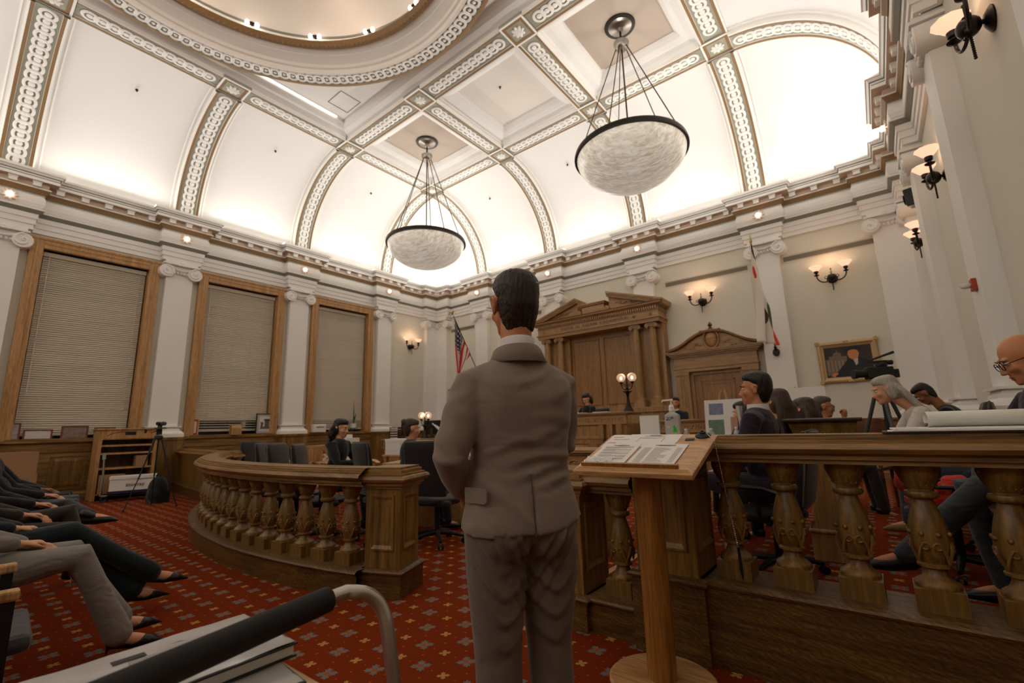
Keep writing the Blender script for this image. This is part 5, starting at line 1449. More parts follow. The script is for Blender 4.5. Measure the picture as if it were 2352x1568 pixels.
def seated(lean=.05, hw=1.0, yaw=0, pitch=0, roll=0, arms='lap', knees=None, feet=None, dz=0, headf=0, skirt=1, gap=.10, seat=.47):
    z = seat+.09
    P = dict(pelvis=(0, 0, z), chest=(0, lean*.8, z+.40), neck=(0, lean*1.1, z+.54), head=(0, lean*1.25+headf, z+.685), rot=(yaw, pitch, roll), w=hw, skirt=skirt)
    shy = lean*.95; sz = z+.47; sx = .185*hw
    A = {'lap': [((-sx, shy, sz), (-sx-.05, shy+.08, z+.20), (-.07, .30, z+.09), (.6, .8, -.1), (0, .0, -1), .5), ((sx, shy, sz), (sx+.05, shy+.08, z+.20), (.07, .30, z+.09), (-.6, .8, -.1), (0, 0, -1), .5)],
         'table': [((-sx, shy, sz), (-sx-.06, shy+.14, z+.24), (-.12, shy+.38, z+.26), (.2, 1, 0), (0, 0, -1), .3), ((sx, shy, sz), (sx+.06, shy+.14, z+.24), (.12, shy+.38, z+.26), (-.2, 1, 0), (0, 0, -1), .3)],
         'chin': [((-sx, shy, sz), (-sx-.04, shy+.16, z+.2), (-.02, shy+.22, z+.55), (0, .1, 1), (0, -1, 0), 1.3), ((sx, shy, sz), (sx+.06, shy+.14, z+.22), (.06, shy+.34, z+.22), (-.6, 1, 0), (0, 0, -1), .4)]}[arms]
    P['arms'] = A
    kn = knees or ((-gap, .44, z+.0), (gap, .44, z+.0)); ft = feet or ((-gap, .50, .09), (gap, .50, .09))
    P['legs'] = [((s*.09, .02, z-.01), kn[i], ft[i], (ft[i][0]+.02*s, ft[i][1]+.14, ft[i][2]-.045)) for i, s in enumerate((-1, 1))]
    return P
BLK = fabric('cloth_black', srgb(26, 25, 27), .35); NAVY = fabric('cloth_navy', srgb(32, 34, 46), .4); DNAVY = fabric('cloth_teal', srgb(24, 32, 36), .35); PLUM = fabric('suit_plum', srgb(44, 34, 46), .35)
GREYF = fabric('cloth_grey', srgb(128, 122, 116), .45); BRN = fabric('cloth_brown', srgb(46, 38, 34), .35); CREAM = fabric('cloth_cream', srgb(206, 198, 188), .5); REDF = fabric('cloth_red', srgb(178, 40, 22), .6); DENIM = fabric('cloth_slate', srgb(70, 76, 84), .6); BLUEG = fabric('cloth_bluegrey', srgb(86, 90, 96), .4)
SHB = mat('shoe_black', srgb(20, 18, 18), .35); SHT = mat('shoe_tan', srgb(150, 112, 76), .7); SHN = mat('shoe_nude', srgb(214, 188, 158), .4)
# ------------------------------------------------------------------ the standing man
SUIT = fabric('suit_taupe', srgb(138, 122, 110), .22, fs=7, var=.05, weave=500)
TROU = fabric('trousers_taupe', srgb(116, 102, 92), .22, fs=8, var=.05, weave=500)
def standing():
    t = thing('person', 'man standing with his back to us in a taupe grey suit, hands held in front', 'person', (-1.01, 1.305, 0), math.radians(56))
    hd = V(0, .015, 1.672)
    HM = Matrix.Translation(hd) @ Euler((0, 0, math.radians(9)), 'XYZ').to_matrix().to_4x4() @ Matrix.Scale(1.03, 4)
    b = MB()
    for z, a, d in ((.98, .13, .09), (1.15, .13, .09), (1.3, .16, .09)): b.ball((0, 0, z), (a, d, .13), 14, 9)
    cap(b, [(0, -.01, 1.36), (0, -.005, 1.48), (0, .0, 1.56), HM @ V(0, -.02, -.03)], [.075, .061, .058, .056], 16)
    head(b, HM)
    AR = [((-.170, -.01, 1.365), (-.255, -.045, 1.135), (-.175, .150, 1.00)), ((.165, .01, 1.368), (.190, .06, 1.17), (.05, .23, 1.06))]
    for i, (sh, el, wr) in enumerate(AR):
        cap(b, [(sh[0]*.5, 0, 1.4), sh, el, wr], [.05, .045, .035, .026], 10); hand(b, wr, (.8 if i == 0 else -.8, .5, -.3), (0, -.8, -.3), -1 if i == 0 else 1, .8)
    LG = [((-.095, .0, .90), (-.085, .02, .50), (-.085, -.01, .09), (-.12, .15, .035)), ((.095, .0, .90), (.105, .05, .50), (.115, .03, .09), (.15, .19, .035))]
    for hp, kn, an, to in LG: cap(b, [hp, kn, an], [.07, .048, .034], 10); cap(b, [an, to], [.03, .024], 8)
    remesh(b, .0075, 'body', SK1, t, 2); face_bits(t, HM, H_DARK)
    # jacket: lofted torso + sleeves
    j = MB(); R = [(.885, .208, .146, .0, -.005), (.92, .204, .144, 0, -.005), (.97, .192, .136, 0, -.004), (1.03, .178, .126, 0, 0), (1.09, .170, .120, 0, .002), (1.16, .172, .124, 0, 0), (1.25, .184, .130, 0, -.006), (1.33, .192, .126, 0, -.012), (1.38, .182, .112, 0, -.012), (1.42, .150, .094, 0, -.01), (1.455, .106, .080, 0, -.004), (1.48, .080, .074, 0, .0), (1.492, .076, .072, 0, .0)]
    n = 36; vs = []; fs = []
    for z, a, d, cx, cy in R:
        for k in range(n):
            th = 2*PI*k/n; c, s = math.cos(th), math.sin(th); e = 2/2.5
            x = a*abs(c)**e*math.copysign(1, c); y = d*abs(s)**e*math.copysign(1, s)
            zz = z+(.028*max(0, s) if z < .9 else 0)+(.045*abs(c)**2 if z < .9 and c > 0 else 0)
            vs.append((cx+x, cy+y, zz))
    for i in range(len(R)-1):
        for k in range(n): fs.append((i*n+k, i*n+(k+1) % n, (i+1)*n+(k+1) % n, (i+1)*n+k))
    fs.append(tuple(range(n-1, -1, -1))); fs.append(tuple((len(R)-1)*n+k for k in range(n))); j.add(vs, fs)
    for sh, el, wr in AR:
        sh, el, wr = Vector(sh), Vector(el), Vector(wr)
        cap(j, [V(sh.x*.55, -.01, 1.395), sh, sh.lerp(el, .45), el, el.lerp(wr, .5), wr.lerp(el, .08)], [.062, .070, .068, .060, .053, .043], 18)
    def folds(co, no):
        x, y, z = co[:, 0], co[:, 1], co[:, 2]; back = np.clip(-no[:, 1]*1.4, 0, 1)
        d = np.zeros(len(co))
        # horizontal drag creases across the waist and the right side, broad soft folds on the upper back
        for zc, amp, wdt, sl, xc in ((1.125, .010, .014, .12, .09), (1.085, .009, .013, .08, .08), (1.165, .006, .014, .15, -.02), (1.205, .005, .018, .2, .05), (1.05, .005, .012, .05, .12), (1.24, .004, .02, -.25, .1), (1.33, .004, .022, .35, .1), (1.385, .004, .016, .2, .0)):
            d += amp*np.exp(-((z-zc-sl*(x-xc)-.012*np.sin(x*22+zc*40))/wdt)**2)*np.exp(-((x-xc)/.12)**2)
            d -= amp*.7*np.exp(-((z-zc+.026-sl*(x-xc)-.012*np.sin(x*22+zc*40))/wdt)**2)*np.exp(-((x-xc)/.12)**2)
        d *= back
        d += .007*back*np.exp(-((z-.95)/.14)**4)*np.clip((x+.002)/.004, 0, 1)*np.clip((.13-x)/.12, 0, 1)*(z < 1.075)
        # shoulder blades hollow, centre seam
        d -= .006*back*np.exp(-((x)/.006)**2)*((z < 1.47) & (z > .78))*.5
        d += .005*back*np.exp(-(((np.abs(x)-.10)/.05)**2))*np.exp(-((z-1.30)/.09)**2)
        # drag lines from the vent up to the left hip
        u = (z-.97)-.9*(-(x+.06)); d += .006*back*np.exp(-(u/.02)**2)*(x < 0)
        # sleeve wrinkles
        arm = np.clip((np.abs(x)-.19)/.03, 0, 1); d += .0045*arm*np.sin(z*62+x*30+y*25)*np.exp(-((z-1.12)/.13)**2)
        d += .0035*arm*np.sin(z*75+y*50)*np.exp(-((z-1.34)/.05)**2)
        return co+no*d[:, None]
    jk = remesh(j, .0075, 'jacket', SUIT, t, 4, folds)
    c = MB(); n = 28; vs = []
    for k in range(n+1):                                       # folded collar, high at the back, opening at the front
        a = PI*1.5-PI*.86+2*PI*.86*k/n; ca, sa = math.cos(a), math.sin(a); bk = max(0, -sa); f_ = max(0, sa)
        for r_, z_ in ((.070, 1.490+.012*bk-.02*f_), (.080, 1.500+.012*bk-.02*f_), (.088, 1.492+.008*bk-.03*f_), (.102+.012*bk, 1.450-.004*bk-.06*f_)):
            vs.append((r_*ca*1.02, r_*.96*sa-.004-.008*bk, z_))
    c.add(vs, [(4*k+q, 4*k+q+1, 4*k+q+5, 4*k+q+4) for k in range(n) for q in range(3)]); o = c.build('collar', SUIT, jk, smooth=60); sd = o.modifiers.new('thickness', 'SOLIDIFY'); sd.thickness = .005; sd.offset = -1
    c = MB(); n = 28; vs = []
    for k in range(n+1):
        a = PI*1.5-PI*.9+2*PI*.9*k/n; ca, sa = math.cos(a), math.sin(a); bk = max(0, -sa)
        for r_, z_ in ((.069, 1.49), (.0685, 1.532+.010*bk), (.0645, 1.535+.010*bk), (.062, 1.49)): vs.append((r_*ca, r_*sa*.98-.004*bk, z_))
    c.add(vs, [(4*k+q, 4*k+q+1, 4*k+q+5, 4*k+q+4) for k in range(n) for q in range(3)]); c.build('shirt_collar', SHIRT, t, smooth=60)
    # vent flap, pocket flap, seams, cuff buttons
    DK = fabric('suit_shadow', srgb(84, 72, 64), .1)
    v = MB()
    v.add([(0, -.140, 1.07), (.0, -.170, .885), (.10, -.164, .89), (.08, -.130, 1.07), (.0, -.136, 1.07), (.0, -.160, .885), (.10, -.155, .89), (.08, -.125, 1.07)], [(0, 1, 2, 3), (7, 6, 5, 4), (0, 4, 5, 1), (1, 5, 6, 2), (2, 6, 7, 3), (3, 7, 4, 0)])
    v.v = [(x-.004, y+.013 if z > 1 else y+.013, z) for x, y, z in v.v]
    v = MB(); v.tube([(-.003, -.126, 1.07), (-.004, -.142, .98), (-.005, -.158, .885)], .0022, 5); v.build('vent_edge', DK, jk)
    v = MB(); v.M = Matrix.Translation((-.176, -.078, 1.01)) @ Matrix.Rotation(math.radians(-60), 4, 'Z'); v.prism([(-.05, -.024), (.04, -.024), (.05, -.016), (.05, .022), (-.05, .022)], -.003, .003, 'y'); v.build('pocket_flap', SUIT, jk)
    for k in range(4):
        q = MB(); p = Vector(AR[0][2]).lerp(Vector(AR[0][1]), .12+.07*k)+V(-.044, -.022, 0); q.ball(p, (.006, .006, .006), 8, 5); q.build('cuff_button', BLACK, jk)
    # trousers
    m = MB(); m.ball((0, -.01, .93), (.172, .135, .11), 18, 10); m.ball((-.075, -.055, .88), (.095, .088, .09), 14, 9); m.ball((.075, -.055, .88), (.095, .088, .09), 14, 9)
    for hp, kn, an, to in LG:
        hp, kn, an = Vector(hp), Vector(kn), Vector(an); cap(m, [hp, hp.lerp(kn, .35), hp.lerp(kn, .7), kn, kn.lerp(an, .5), an.lerp(kn, .03)], [.105, .100, .088, .078, .072, .072], 18)
    def tf(co, no):
        x, y, z = co[:, 0], co[:, 1], co[:, 2]; back = np.clip(-no[:, 1]*1.5+.2, 0, 1); d = np.zeros(len(co))
        for lx in (-.09, .10):
            u = np.abs((x-lx)/.09)
            for zc, am in ((.86, .003), (.78, .004), (.70, .007), (.62, .008), (.54, .005)):
                s_ = z-zc-.10*u**1.5*(1 if lx > 0 else 1)+.25*(x-lx)*(1 if lx < 0 else -1)
                d += am*np.exp(-(s_/.013)**2)-am*.8*np.exp(-((s_+.028)/.014)**2)
        return co+no*(d*back)[:, None]
    remesh(m, .0085, 'trousers', TROU, t, 4, tf)
    for hp, kn, an, to in LG:
        an, to = Vector(an), Vector(to); dd = (to-an).normalized(); k = MB(); cap(k, [an-dd*.05-V(0, 0, .04), an.lerp(to, .4)-V(0, 0, .01), to, to+dd*.03], [.038, .045, .040, .028], 12, [.9, .9, .7, .6]); remesh(k, .009, 'shoe', SHB, t, 2)
    h = MB(); hair_shell(h, HM, .080, -.090, .004, 1.03)
    def hn(co, no):
        return co+no*(.0016*np.sin(co[:, 0]*330+np.sin(co[:, 2]*160)*2)*np.sin(co[:, 2]*210+co[:, 1]*120))[:, None]
    remesh(h, .006, 'hair', H_DARK, t, 2, hn)
standing()
# ------------------------------------------------------------------ seated people inside the rail
def tie(t, HM, P):
    c = Vector(P['chest']); m = MB(); f = c.y+.128
    m.prism([(-.05, c.z+.17), (.05, c.z+.17), (.0, c.z-.02)], f-.02, f, 'y'); m.build('shirt', SHIRT, t)
    m = MB(); m.prism([(-.014, c.z+.15), (.014, c.z+.15), (.022, c.z-.02), (-.022, c.z-.02)], f, f+.006, 'y'); m.build('necktie', fabric('tie_maroon', srgb(96, 30, 50), .1), t)
    m = MB(); n = Vector(P['neck']); m.lathe([(.074, -.05), (.068, .035), (.062, .035), (.066, -.05)], 18, (n.x, n.y, n.z)); m.build('shirt_collar', SHIRT, t, smooth=60)
def gl(t, HM, P): glasses(t, HM)
def glb(t, HM, P): glasses(t, HM, BLACK)
# left: two women at the table
P = seated(.03, .92, -.1, -.18, arms='table', headf=.01); P['hairlen'] = .30
person('woman with long dark wavy hair and black jacket, seated in profile behind the curved rail', (-5.56, 3.32, .03), math.radians(-62), P, SK2, H_BLACK, BLK, BLK, SHB, 'wavy')
P = seated(.04, .9, -.05, -.15, arms='table')
person('woman with brown hair in a bun and dark blazer, seated near the curved rail', (-4.66, 3.74, .0), math.radians(-25), P, SK2, H_BROWN, NAVY, NAVY, SHB, 'bun')
# bench
P = seated(.02, .92, .35, -.45, arms='table', headf=.02)
person('woman with black bobbed hair and glasses reading at the raised bench', (-4.86, 8.75, .54), math.radians(180-22), P, SK2, H_BLACK, BLK, BLK, SHB, 'bob', extra=glb)
P = seated(.0, 1.0, .25, -.05, arms='lap')
person('man in a navy suit and tie seated between the carved surround and the door', (-3.10, 9.05, .36), math.radians(180-8), P, SK1, H_BLACK, NAVY, NAVY, SHB, 'short', extra=tie)
# right, on the platform
P = seated(-.02, 1.02, .05, -.02, arms='lap', knees=((-.08, .42, .60), (.12, .46, .56)), feet=((-.30, .46, .30), (.12, .50, .09))); 
person('man in a dark plum suit seated in profile just behind the tall rail', (-.70, 3.70, .205), math.radians(88), P, SK1, H_BLACK, PLUM, PLUM, SHB, 'short', voxel=.008, extra=tie, hs=1.0)
P = seated(.05, .92, .0, -.1, arms='lap'); P['hairlen'] = .38
person('woman with long dark brown hair just behind the man in the plum suit', (-.62, 4.50, .12), math.radians(62), P, SK2, H_BROWN, BLK, BLK, SHB, 'long')
P = seated(.05, .92, .1, -.1, arms='lap'); P['hairlen'] = .36
person('woman with long straight hair, second behind the man in the plum suit', (-.50, 5.14, .06), math.radians(60), P, SK2, H_BROWN, BLK, BLK, SHB, 'long')
P = seated(.10, .95, .2, -.2, arms='table')
person('person with black hair bent low beside the photo boards', (-1.10, 5.75, .08), math.radians(75), P, SK2, H_BLACK, BLK, BLK, SHB, 'bob')
P = seated(.08, 1.0, 0, -.12, arms='chin')
person('man with short greying hair and glasses resting his chin on his hand', (-.60, 6.50, .12), math.radians(-75), P, SK1, H_SALT, BLUEG, BRN, SHB, 'crop', extra=glb)
P = seated(.30, .95, 0, -.25, arms='table', headf=.10, knees=((-.08, .40, .60), (.10, .42, .56)), feet=((-.36, .30, .42), (.10, .46, .09))); P['hairlen'] = .34; P['hairdir'] = (0, -.55, -.8)
q = P['legs'][0]; P['legs'][0] = q[:4]+(.05,)
person('woman with long grey hair and cream sweater leaning forward at the right', (.55, 5.35, .22), math.radians(97), P, SK2, H_GREY, CREAM, DENIM, SHT, 'long', voxel=.009, top_name='sweater')
P = seated(.26, 1.0, 0, -.75, arms='lap', headf=.08)
person('man with dark hair and black shirt looking down, slumped against the far right wall', (.86, 7.3, .24), math.radians(88), P, SK3, H_BLACK, BLK, BLK, SHB, 'crop')
P = seated(.10, 1.05, .0, -.42, arms='table', headf=.03, seat=.50, knees=((-.10, .44, .62), (.14, .44, .60)), feet=((-.02, .80, .24), (.14, .36, .09)))
person('bald man with rimless glasses looking down, cut by the right edge of the frame', (.78, 3.52, .23), math.radians(98), P, SK1, H_SALT, PLUM, DENIM, SHB, 'bald', voxel=.008, extra=gl)
P = seated(-.04, .95, .0, -.1, arms='lap', knees=((-.10, .46, .58), (.10, .46, .62)), feet=((-.10, .52, .10), (.28, .44, .36)))
person('person in red trousers seated behind the tall rail, face hidden by the others', (.15, 4.42, .12), math.radians(120), P, SK2, H_DARK, BLK, REDF, SHT, 'short') if False else None
# ------------------------------------------------------------------ the public row at the left edge
def aud(label, x, y, rz, top, bot, shoe, skin, knees, feet, hair=H_DARK, style='short', arms='lap', lean=.02, fl=.055, hw=.95, ext=None, heels=None, off=(0, 0)):
    P = seated(-.24, hw, 0, -.1, arms=arms, knees=knees, feet=feet)
    z = .56
    P['arms'] = [(P['arms'][0][0], (-.25, .0, z+.20), (-.035+off[0], .30+off[1], z+.10), (.55, .8, -.1), (.1, .0, -1), .55), (P['arms'][1][0], (.25, .0, z+.20), (.06+off[0], .26+off[1], z+.125), (-.55, .85, -.1), (0, 0, -1), .6)]
    P['legs'] = [q[:4]+(fl,)+((heels,) if heels else ()) for q in P['legs']]
    return person(label, (x, y, 0), rz, P, skin, hair, top, bot, shoe, style, 'people in the public row', .0085)
F = math.radians
aud('seated woman in pale grey flared trousers and black heels, nearest in the left row', -3.72, .12, F(-4), GREYF, GREYF, SHB, SK2, ((-.09, .48, .58), (.09, .50, .58)), ((-.06, .74, .14), (.10, .72, .10)), H_BROWN, 'long', fl=.070, heels=SHB)
aud('seated woman in dark teal flared trousers and pointed heels, second in the left row', -4.38, .16, F(-6), DNAVY, DNAVY, SHB, SK2, ((-.09, .50, .58), (.05, .52, .62)), ((-.03, .90, .14), (-.02, 1.00, .24)), H_BLACK, 'bob', fl=.070, heels=SHB)
aud('seated person in dark brown trousers, knee crossed high, third in the left row', -5.10, .26, F(-8), BRN, BRN, SHN, SK2, ((-.06, .50, .66), (.06, .50, .54)), ((.02, .62, .22), (.10, .92, .12)), H_BROWN, 'short', fl=.07, heels=SHN)
aud('seated person in black, ankle across the knee, fourth in the left row', -5.85, .40, F(-10), BLK, BLK, SHB, SK2, ((-.12, .46, .62), (.10, .48, .56)), ((.24, .62, .56), (.10, .56, .10)), H_DARK, 'short')
aud('seated person in grey slacks, hands on lap, fifth in the left row', -6.7, .55, F(-10), BLK, DENIM, SHB, SK2, ((-.10, .46, .60), (.10, .46, .58)), ((-.10, .56, .10), (.10, .54, .10)), H_DARK, 'short')
aud('dark curly-haired person at the far end of the left row', -7.55, .62, F(-14), BLK, BLK, SHB, SK3, ((-.10, .46, .58), (.10, .46, .58)), ((-.10, .52, .10), (.10, .52, .10)), H_BLACK, 'wavy')
# ------------------------------------------------------------------ the bench and desks at the back
struct(MB().box(-8.4, -4.0, 8.55, 11.42, .001, .48).build('floor', CARPET))
struct(MB().box(-3.98, -2.2, 8.6, 10.4, .001, .36).build('floor', CARPET))
def arcs(mb, x0, x1, y, z, w=.14, h=.06):
    n = max(1, int((x1-x0)/w)); w = (x1-x0)/n
    for k in range(n):
        c = x0+w*(k+.5); mb.tube([(c-w*.42, y, z), (c-w*.3, y, z+h*.75), (c, y, z+h), (c+w*.3, y, z+h*.75), (c+w*.42, y, z)], .007, 5); mb.ball((c, y, z+h*.35), (.022, .012, .028), 6, 4)
def bench(x0, x1, y, top, dep, label, cols=False):
    t = thing('judges_bench' if cols else 'side_desk', label, 'bench' if cols else 'desk', ((x0+x1)/2, y, 0)); h = (x1-x0)/2
    m = MB(); m.box(-h, h, .0, .05, 0, top-.22); m.box(-h, -h+.05, .05, dep, 0, top-.22); m.box(h-.05, h, .05, dep, 0, top-.22); m.build('carcase', LITOAK_V, t)
    m = MB(); m.box(-h-.05, h+.05, -.08, dep, top-.035, top); m.box(-h-.03, h+.03, -.06, dep, top-.055, top-.035); m.build('worktop', LITOAK_H, t, bevel=.006)
    m = MB(); m.box(-h-.01, h+.01, -.03, .05, top-.20, top-.055); m.box(-h-.02, h+.02, -.045, .05, top-.23, top-.20); m.build('frieze', LITOAK_H, t, bevel=.004)
    m = MB(); arcs(m, -h, h, -.036, top-.165); m.build('frieze_carving', LITOAK_H, t)['kind'] = 'stuff'
    m = MB(); m.box(-h-.01, h+.01, -.02, 0, .0, .2); m.build('bottom_rail', LITOAK_H, t, bevel=.004); m = MB(); m.box(-h-.01, h+.01, -.015, 0, top-.50, top-.44); m.build('middle_rail', LITOAK_H, t, bevel=.004)
    n = max(1, round(2*h/.75)); w = 2*h/n
    for k in range(n): panel_parts(t, -h+w*k+.08, -h+w*(k+1)-.08, .28, top-.56, -.001, LITOAK_V)
    if cols:
        for x in (h-.12, h-.30, h-.48):
            c = MB(); c.lathe([(.05, 0), (.05, .03), (.035, .05), (.03, .10), (.042, .30), (.036, .62), (.03, .66), (.045, .69), (.045, .72)], 16, (x, -.05, .26)); c.box(x-.055, x+.055, -.105, .0, .2, .26); c.box(x-.05, x+.05, -.10, 0, .98, 1.23); c.build('colonnette', LITOAK_V, t, smooth=40)
    return t
bench(-7.9, -3.62, 7.9, 1.462, .60, 'raised carved oak bench with worktop in front of the pedimented surround', True)
bench(-3.42, -2.30, 8.25, 1.285, .45, 'lower carved oak witness desk to the right of the main bench')
bench(-9.75, -8.1, 7.1, 1.03, .6, 'oak clerk desk with dark monitors, left of the main bench')
bench(-2.72, -2.18, 4.1, .99, .42, 'small oak desk just behind the low balustrade, beside the lectern papers')
# twin-globe lamps
GLOBE = mat('globe_glass', srgb(214, 196, 180), .12, alpha=.55, emit=srgb(255, 214, 180), es=.12)
def globe_lamp(x, y, z0, zg, label, sp=.105):
    t = thing('globe_lamp', label, 'lamp', (x, y, z0), .15, 'twin globe lamps'); h = zg-z0
    m = MB(); m.lathe([(.095, 0), (.09, .02), (.05, .10), (.028, .2), (.022, h*.42), (.03, h*.55), (.05, h*.60), (.085, h*.625), (.09, h*.64), (.03, h*.65), (.02, h*.7), (.03, h*.74), (.018, h*.8), (.012, h*.98), (.02, h*1.02), (.008, h*1.1), (0, h*1.14)], 20); m.build('standard', METAL, t, smooth=40)
    for s in (-1, 1):
        m = MB(); pts = [(s*sp*(1-math.cos(PI*k/12))/2*1.0+s*.0, 0, h*.80-.08*math.sin(PI*k/12)+(h*.07)*k/12) for k in range(13)]; m.tube(pts, .010, 6); m.torus((s*sp*.45, 0, h*.84), .022, .006, 12, 5, Matrix.Rotation(PI/2, 3, 'X'))
        m.lathe([(.012, 0), (.03, .02), (.036, .04), (.03, .05)], 12, (s*sp, 0, pts[-1][2])); m.build('arm', METAL, t, smooth=40)
        zc = pts[-1][2]+.05+.078
        g = MB(); g.ball((s*sp, 0, zc), .084, 20, 14); g.build('globe', GLOBE, t, smooth=80); b = MB(); b.ball((s*sp, 0, zc-.01), (.026, .026, .034), 10, 7); b.build('bulb', mat('globe_bulb', (1, .8, .6), emit=(1, .72, .50), es=3), t)
    point('globe_glow', (x, y-.0, z0+h*1.25), 2.5, (1, .7, .45), .1)
globe_lamp(-3.66, 8.12, 1.462, 2.05, 'bronze lamp with two glass globes on the right end of the main bench')
globe_lamp(-8.52, 7.35, 1.03, 1.50, 'bronze lamp with two glass globes on the clerk desk, half hidden by the man')
# monitors, papers, trays
def monitor(x, y, z, rz, w, h, label, grp=None):
    t = thing('monitor', label, 'monitor', (x, y, z), rz, grp)
    m = MB(); m.box(-w/2, w/2, -.015, .02, .09, .09+h); m.build('housing', BLACK, t, bevel=.006)
    m = MB(); m.box(-w/2+.015, w/2-.015, .0205, .022, .105, .075+h); m.build('screen', mat('screen_off', (.02, .02, .03), .15), t)
    m = MB(); m.box(-.035, .035, -.05, -.012, .0, .09+h*.45); m.box(-.12, .12, -.10, .08, 0, .012); m.build('stand', mat('grey_plastic', srgb(70, 70, 72), .4), t)
    m = MB(); m.ball((0, -.016, .09+h*.72), (.022, .004, .022), 12, 6); m.build('maker_badge', mat('grey_plastic', srgb(70, 70, 72), .4), t); return t
monitor(-5.42, 8.15, 1.462, .2, .50, .27, 'black monitor seen from behind on the main bench beside the reading woman')
monitor(-9.15, 7.4, 1.03, .1, .55, .33, 'black monitor on the clerk desk, left of two', 'clerk desk monitors'); monitor(-8.48+.02, 7.55, 1.03, -.05, .55, .33, 'black monitor on the clerk desk, behind the globe lamp', 'clerk desk monitors')
def box_thing(name, label, cat, x, y, z, rz, w, d, h, m, grp=None, lid=False, hole=False, txt=None):
    t = thing(name, label, cat, (x, y, z), rz, grp); b = MB(); b.box(-w/2, w/2, -d/2, d/2, 0, h-(.05 if lid else 0)); b.build('body', m, t, bevel=.003)
    if lid: l = MB(); l.box(-w/2-.006, w/2+.006, -d/2-.006, d/2+.006, h-.055, h); l.build('lid', m, t, bevel=.003)
    if hole: l = MB(); l.box(-.04, .04, -d/2-.002, -d/2+.001, h*.55, h*.64); l.build('hand_hole', BLACK, t)
    if txt: text(txt, h*.22, BLACK, t, (w*.12, -d/2-.002, h*.22))
    return t
CARD = mat('cardboard', srgb(160, 124, 92), .8); BOXW = mat('box_white', srgb(226, 222, 216), .6)
t = thing('letter_tray', 'stacked black letter trays on the clerk desk beside the pilaster', 'tray', (-9.7, 7.45, 1.03), .1)
for k in range(5): m = MB(); m.box(-.15, .15, -.12, .12, .06*k, .06*k+.008); m.box(-.15, -.14, -.12, .12, .06*k, .06*k+.045); m.box(.14, .15, -.12, .12, .06*k, .06*k+.045); m.build('tray_tier', BLACK, t); q = MB(); q.box(-.13, .13, -.11, .11, .06*k+.009, .06*k+.028); q.build('paper_stack', WHITE, t)
for i, (x, w, lb) in enumerate(((-4.75, .34, 'loose white papers on the main bench in front of the reading woman'), (-4.2, .30, 'white notebook on the main bench beside the globe lamp'))):
    t = thing('papers', lb, 'paper', (x, 8.08, 1.463), .1*i); m = MB(); m.box(-w/2, w/2, -.11, .10, 0, .014); m.build('stack', PAPER, t)
    if i == 0: m = MB(); m.tube([(-.05+.01*k, 0, .014+.035*math.sin(k*.5)) for k in range(8)], .012, 6); m.build('curled_page', PAPER, t)

# ------------------------------------------------------------------ office chairs
LEATH = fabric('leather_black', srgb(38, 34, 34), .15, .5, 5, 120); LEATHG = fabric('leather_grey', srgb(66, 58, 54), .15, .6, 5, 120); PIPE = mat('piping', srgb(84, 78, 74), .5)
def chair_proto(m, label, loc, rz, hgt=1.08):
    t = thing('office_chair', label, 'chair', loc, rz, 'swivel office chairs')
    b = MB(); W = .25
    vs = []; fs = []; n = 10
    for j in range(n+1):
        z = .52+(hgt-.52)*j/n; w = W*(.86+.14*math.sin(PI*min(1, j/n*1.1)*.5)); yy = -.20-.10*(j/n)-.0
        w2 = w*(1 if j < n else .93)
        for x, y in ((-w2, -.03), (-w2*.6, -.055), (w2*.6, -.055), (w2, -.03), (w2, .03), (w2*.6, .04), (-w2*.6, .04), (-w2, .03)): vs.append((x, yy+y*(1 if 0 < j < n else .7), z))
    for j in range(n):
        for k in range(8): fs.append((j*8+k, j*8+(k+1) % 8, (j+1)*8+(k+1) % 8, (j+1)*8+k))
    fs.append(tuple(range(7, -1, -1))); fs.append(tuple(n*8+k for k in range(8))); b.add(vs, fs)
    b.build('backrest', m, t, smooth=50, bevel=.012)
    p = MB(); p.tube([(-W*.98, -.235, .56), (-W*.99, -.27, .8), (-W*.97, -.30, hgt-.03), (-W*.88, -.312, hgt+.002), (0, -.318, hgt+.004), (W*.88, -.312, hgt+.002), (W*.97, -.30, hgt-.03), (W*.99, -.27, .8), (W*.98, -.235, .56)], .008, 6); p.build('piping', PIPE, t, smooth=50)
    s = MB(); s.ball((0, .03, .46), (.26, .26, .055), 20, 10); s.box(-.22, .22, -.18, .22, .41, .47); s.build('seat', m, t, smooth=50, bevel=.02)
    for sx in (-1, 1):
        a = MB(); a.tube([(sx*.27, -.16, .62), (sx*.28, .0, .68), (sx*.28, .16, .68)], [.022, .026, .022], 8, .7); a.tube([(sx*.20, .05, .42), (sx*.28, .04, .46), (sx*.28, .04, .67)], .014, 6); a.build('armrest', BLACK, t, smooth=50)
    c = MB(); c.tube([(0, 0, .10), (0, 0, .41)], .028, 10); c.build('gas_column', BLACK, t, smooth=50)
    g = MB()
    for k in range(5):
        a = 2*PI*k/5+.3; g.tube([(0, 0, .12), (.15*math.cos(a), .15*math.sin(a), .11), (.30*math.cos(a), .30*math.sin(a), .075)], [.03, .024, .016], 8)
    g.build('star_base', BLACK, t, smooth=50)
    for k in range(5):
        a = 2*PI*k/5+.3; c = MB(); x, y = .30*math.cos(a), .30*math.sin(a)
        for s_ in (-1, 1): c.tube([(x-math.sin(a)*.012*s_, y+math.cos(a)*.012*s_, .03), (x-math.sin(a)*.028*s_, y+math.cos(a)*.028*s_, .03)], .029, 12)
        c.build('caster', BLACK, t)
    return t
ch = chair_proto(LEATH, 'black office chair inside the curved rail, leftmost of the row of three backs', (-6.70, 3.18, 0), math.radians(-42), 1.10)
dup(ch, (-5.98, 3.04, 0), math.radians(-50), 'black office chair inside the curved rail, middle of the row of three backs')
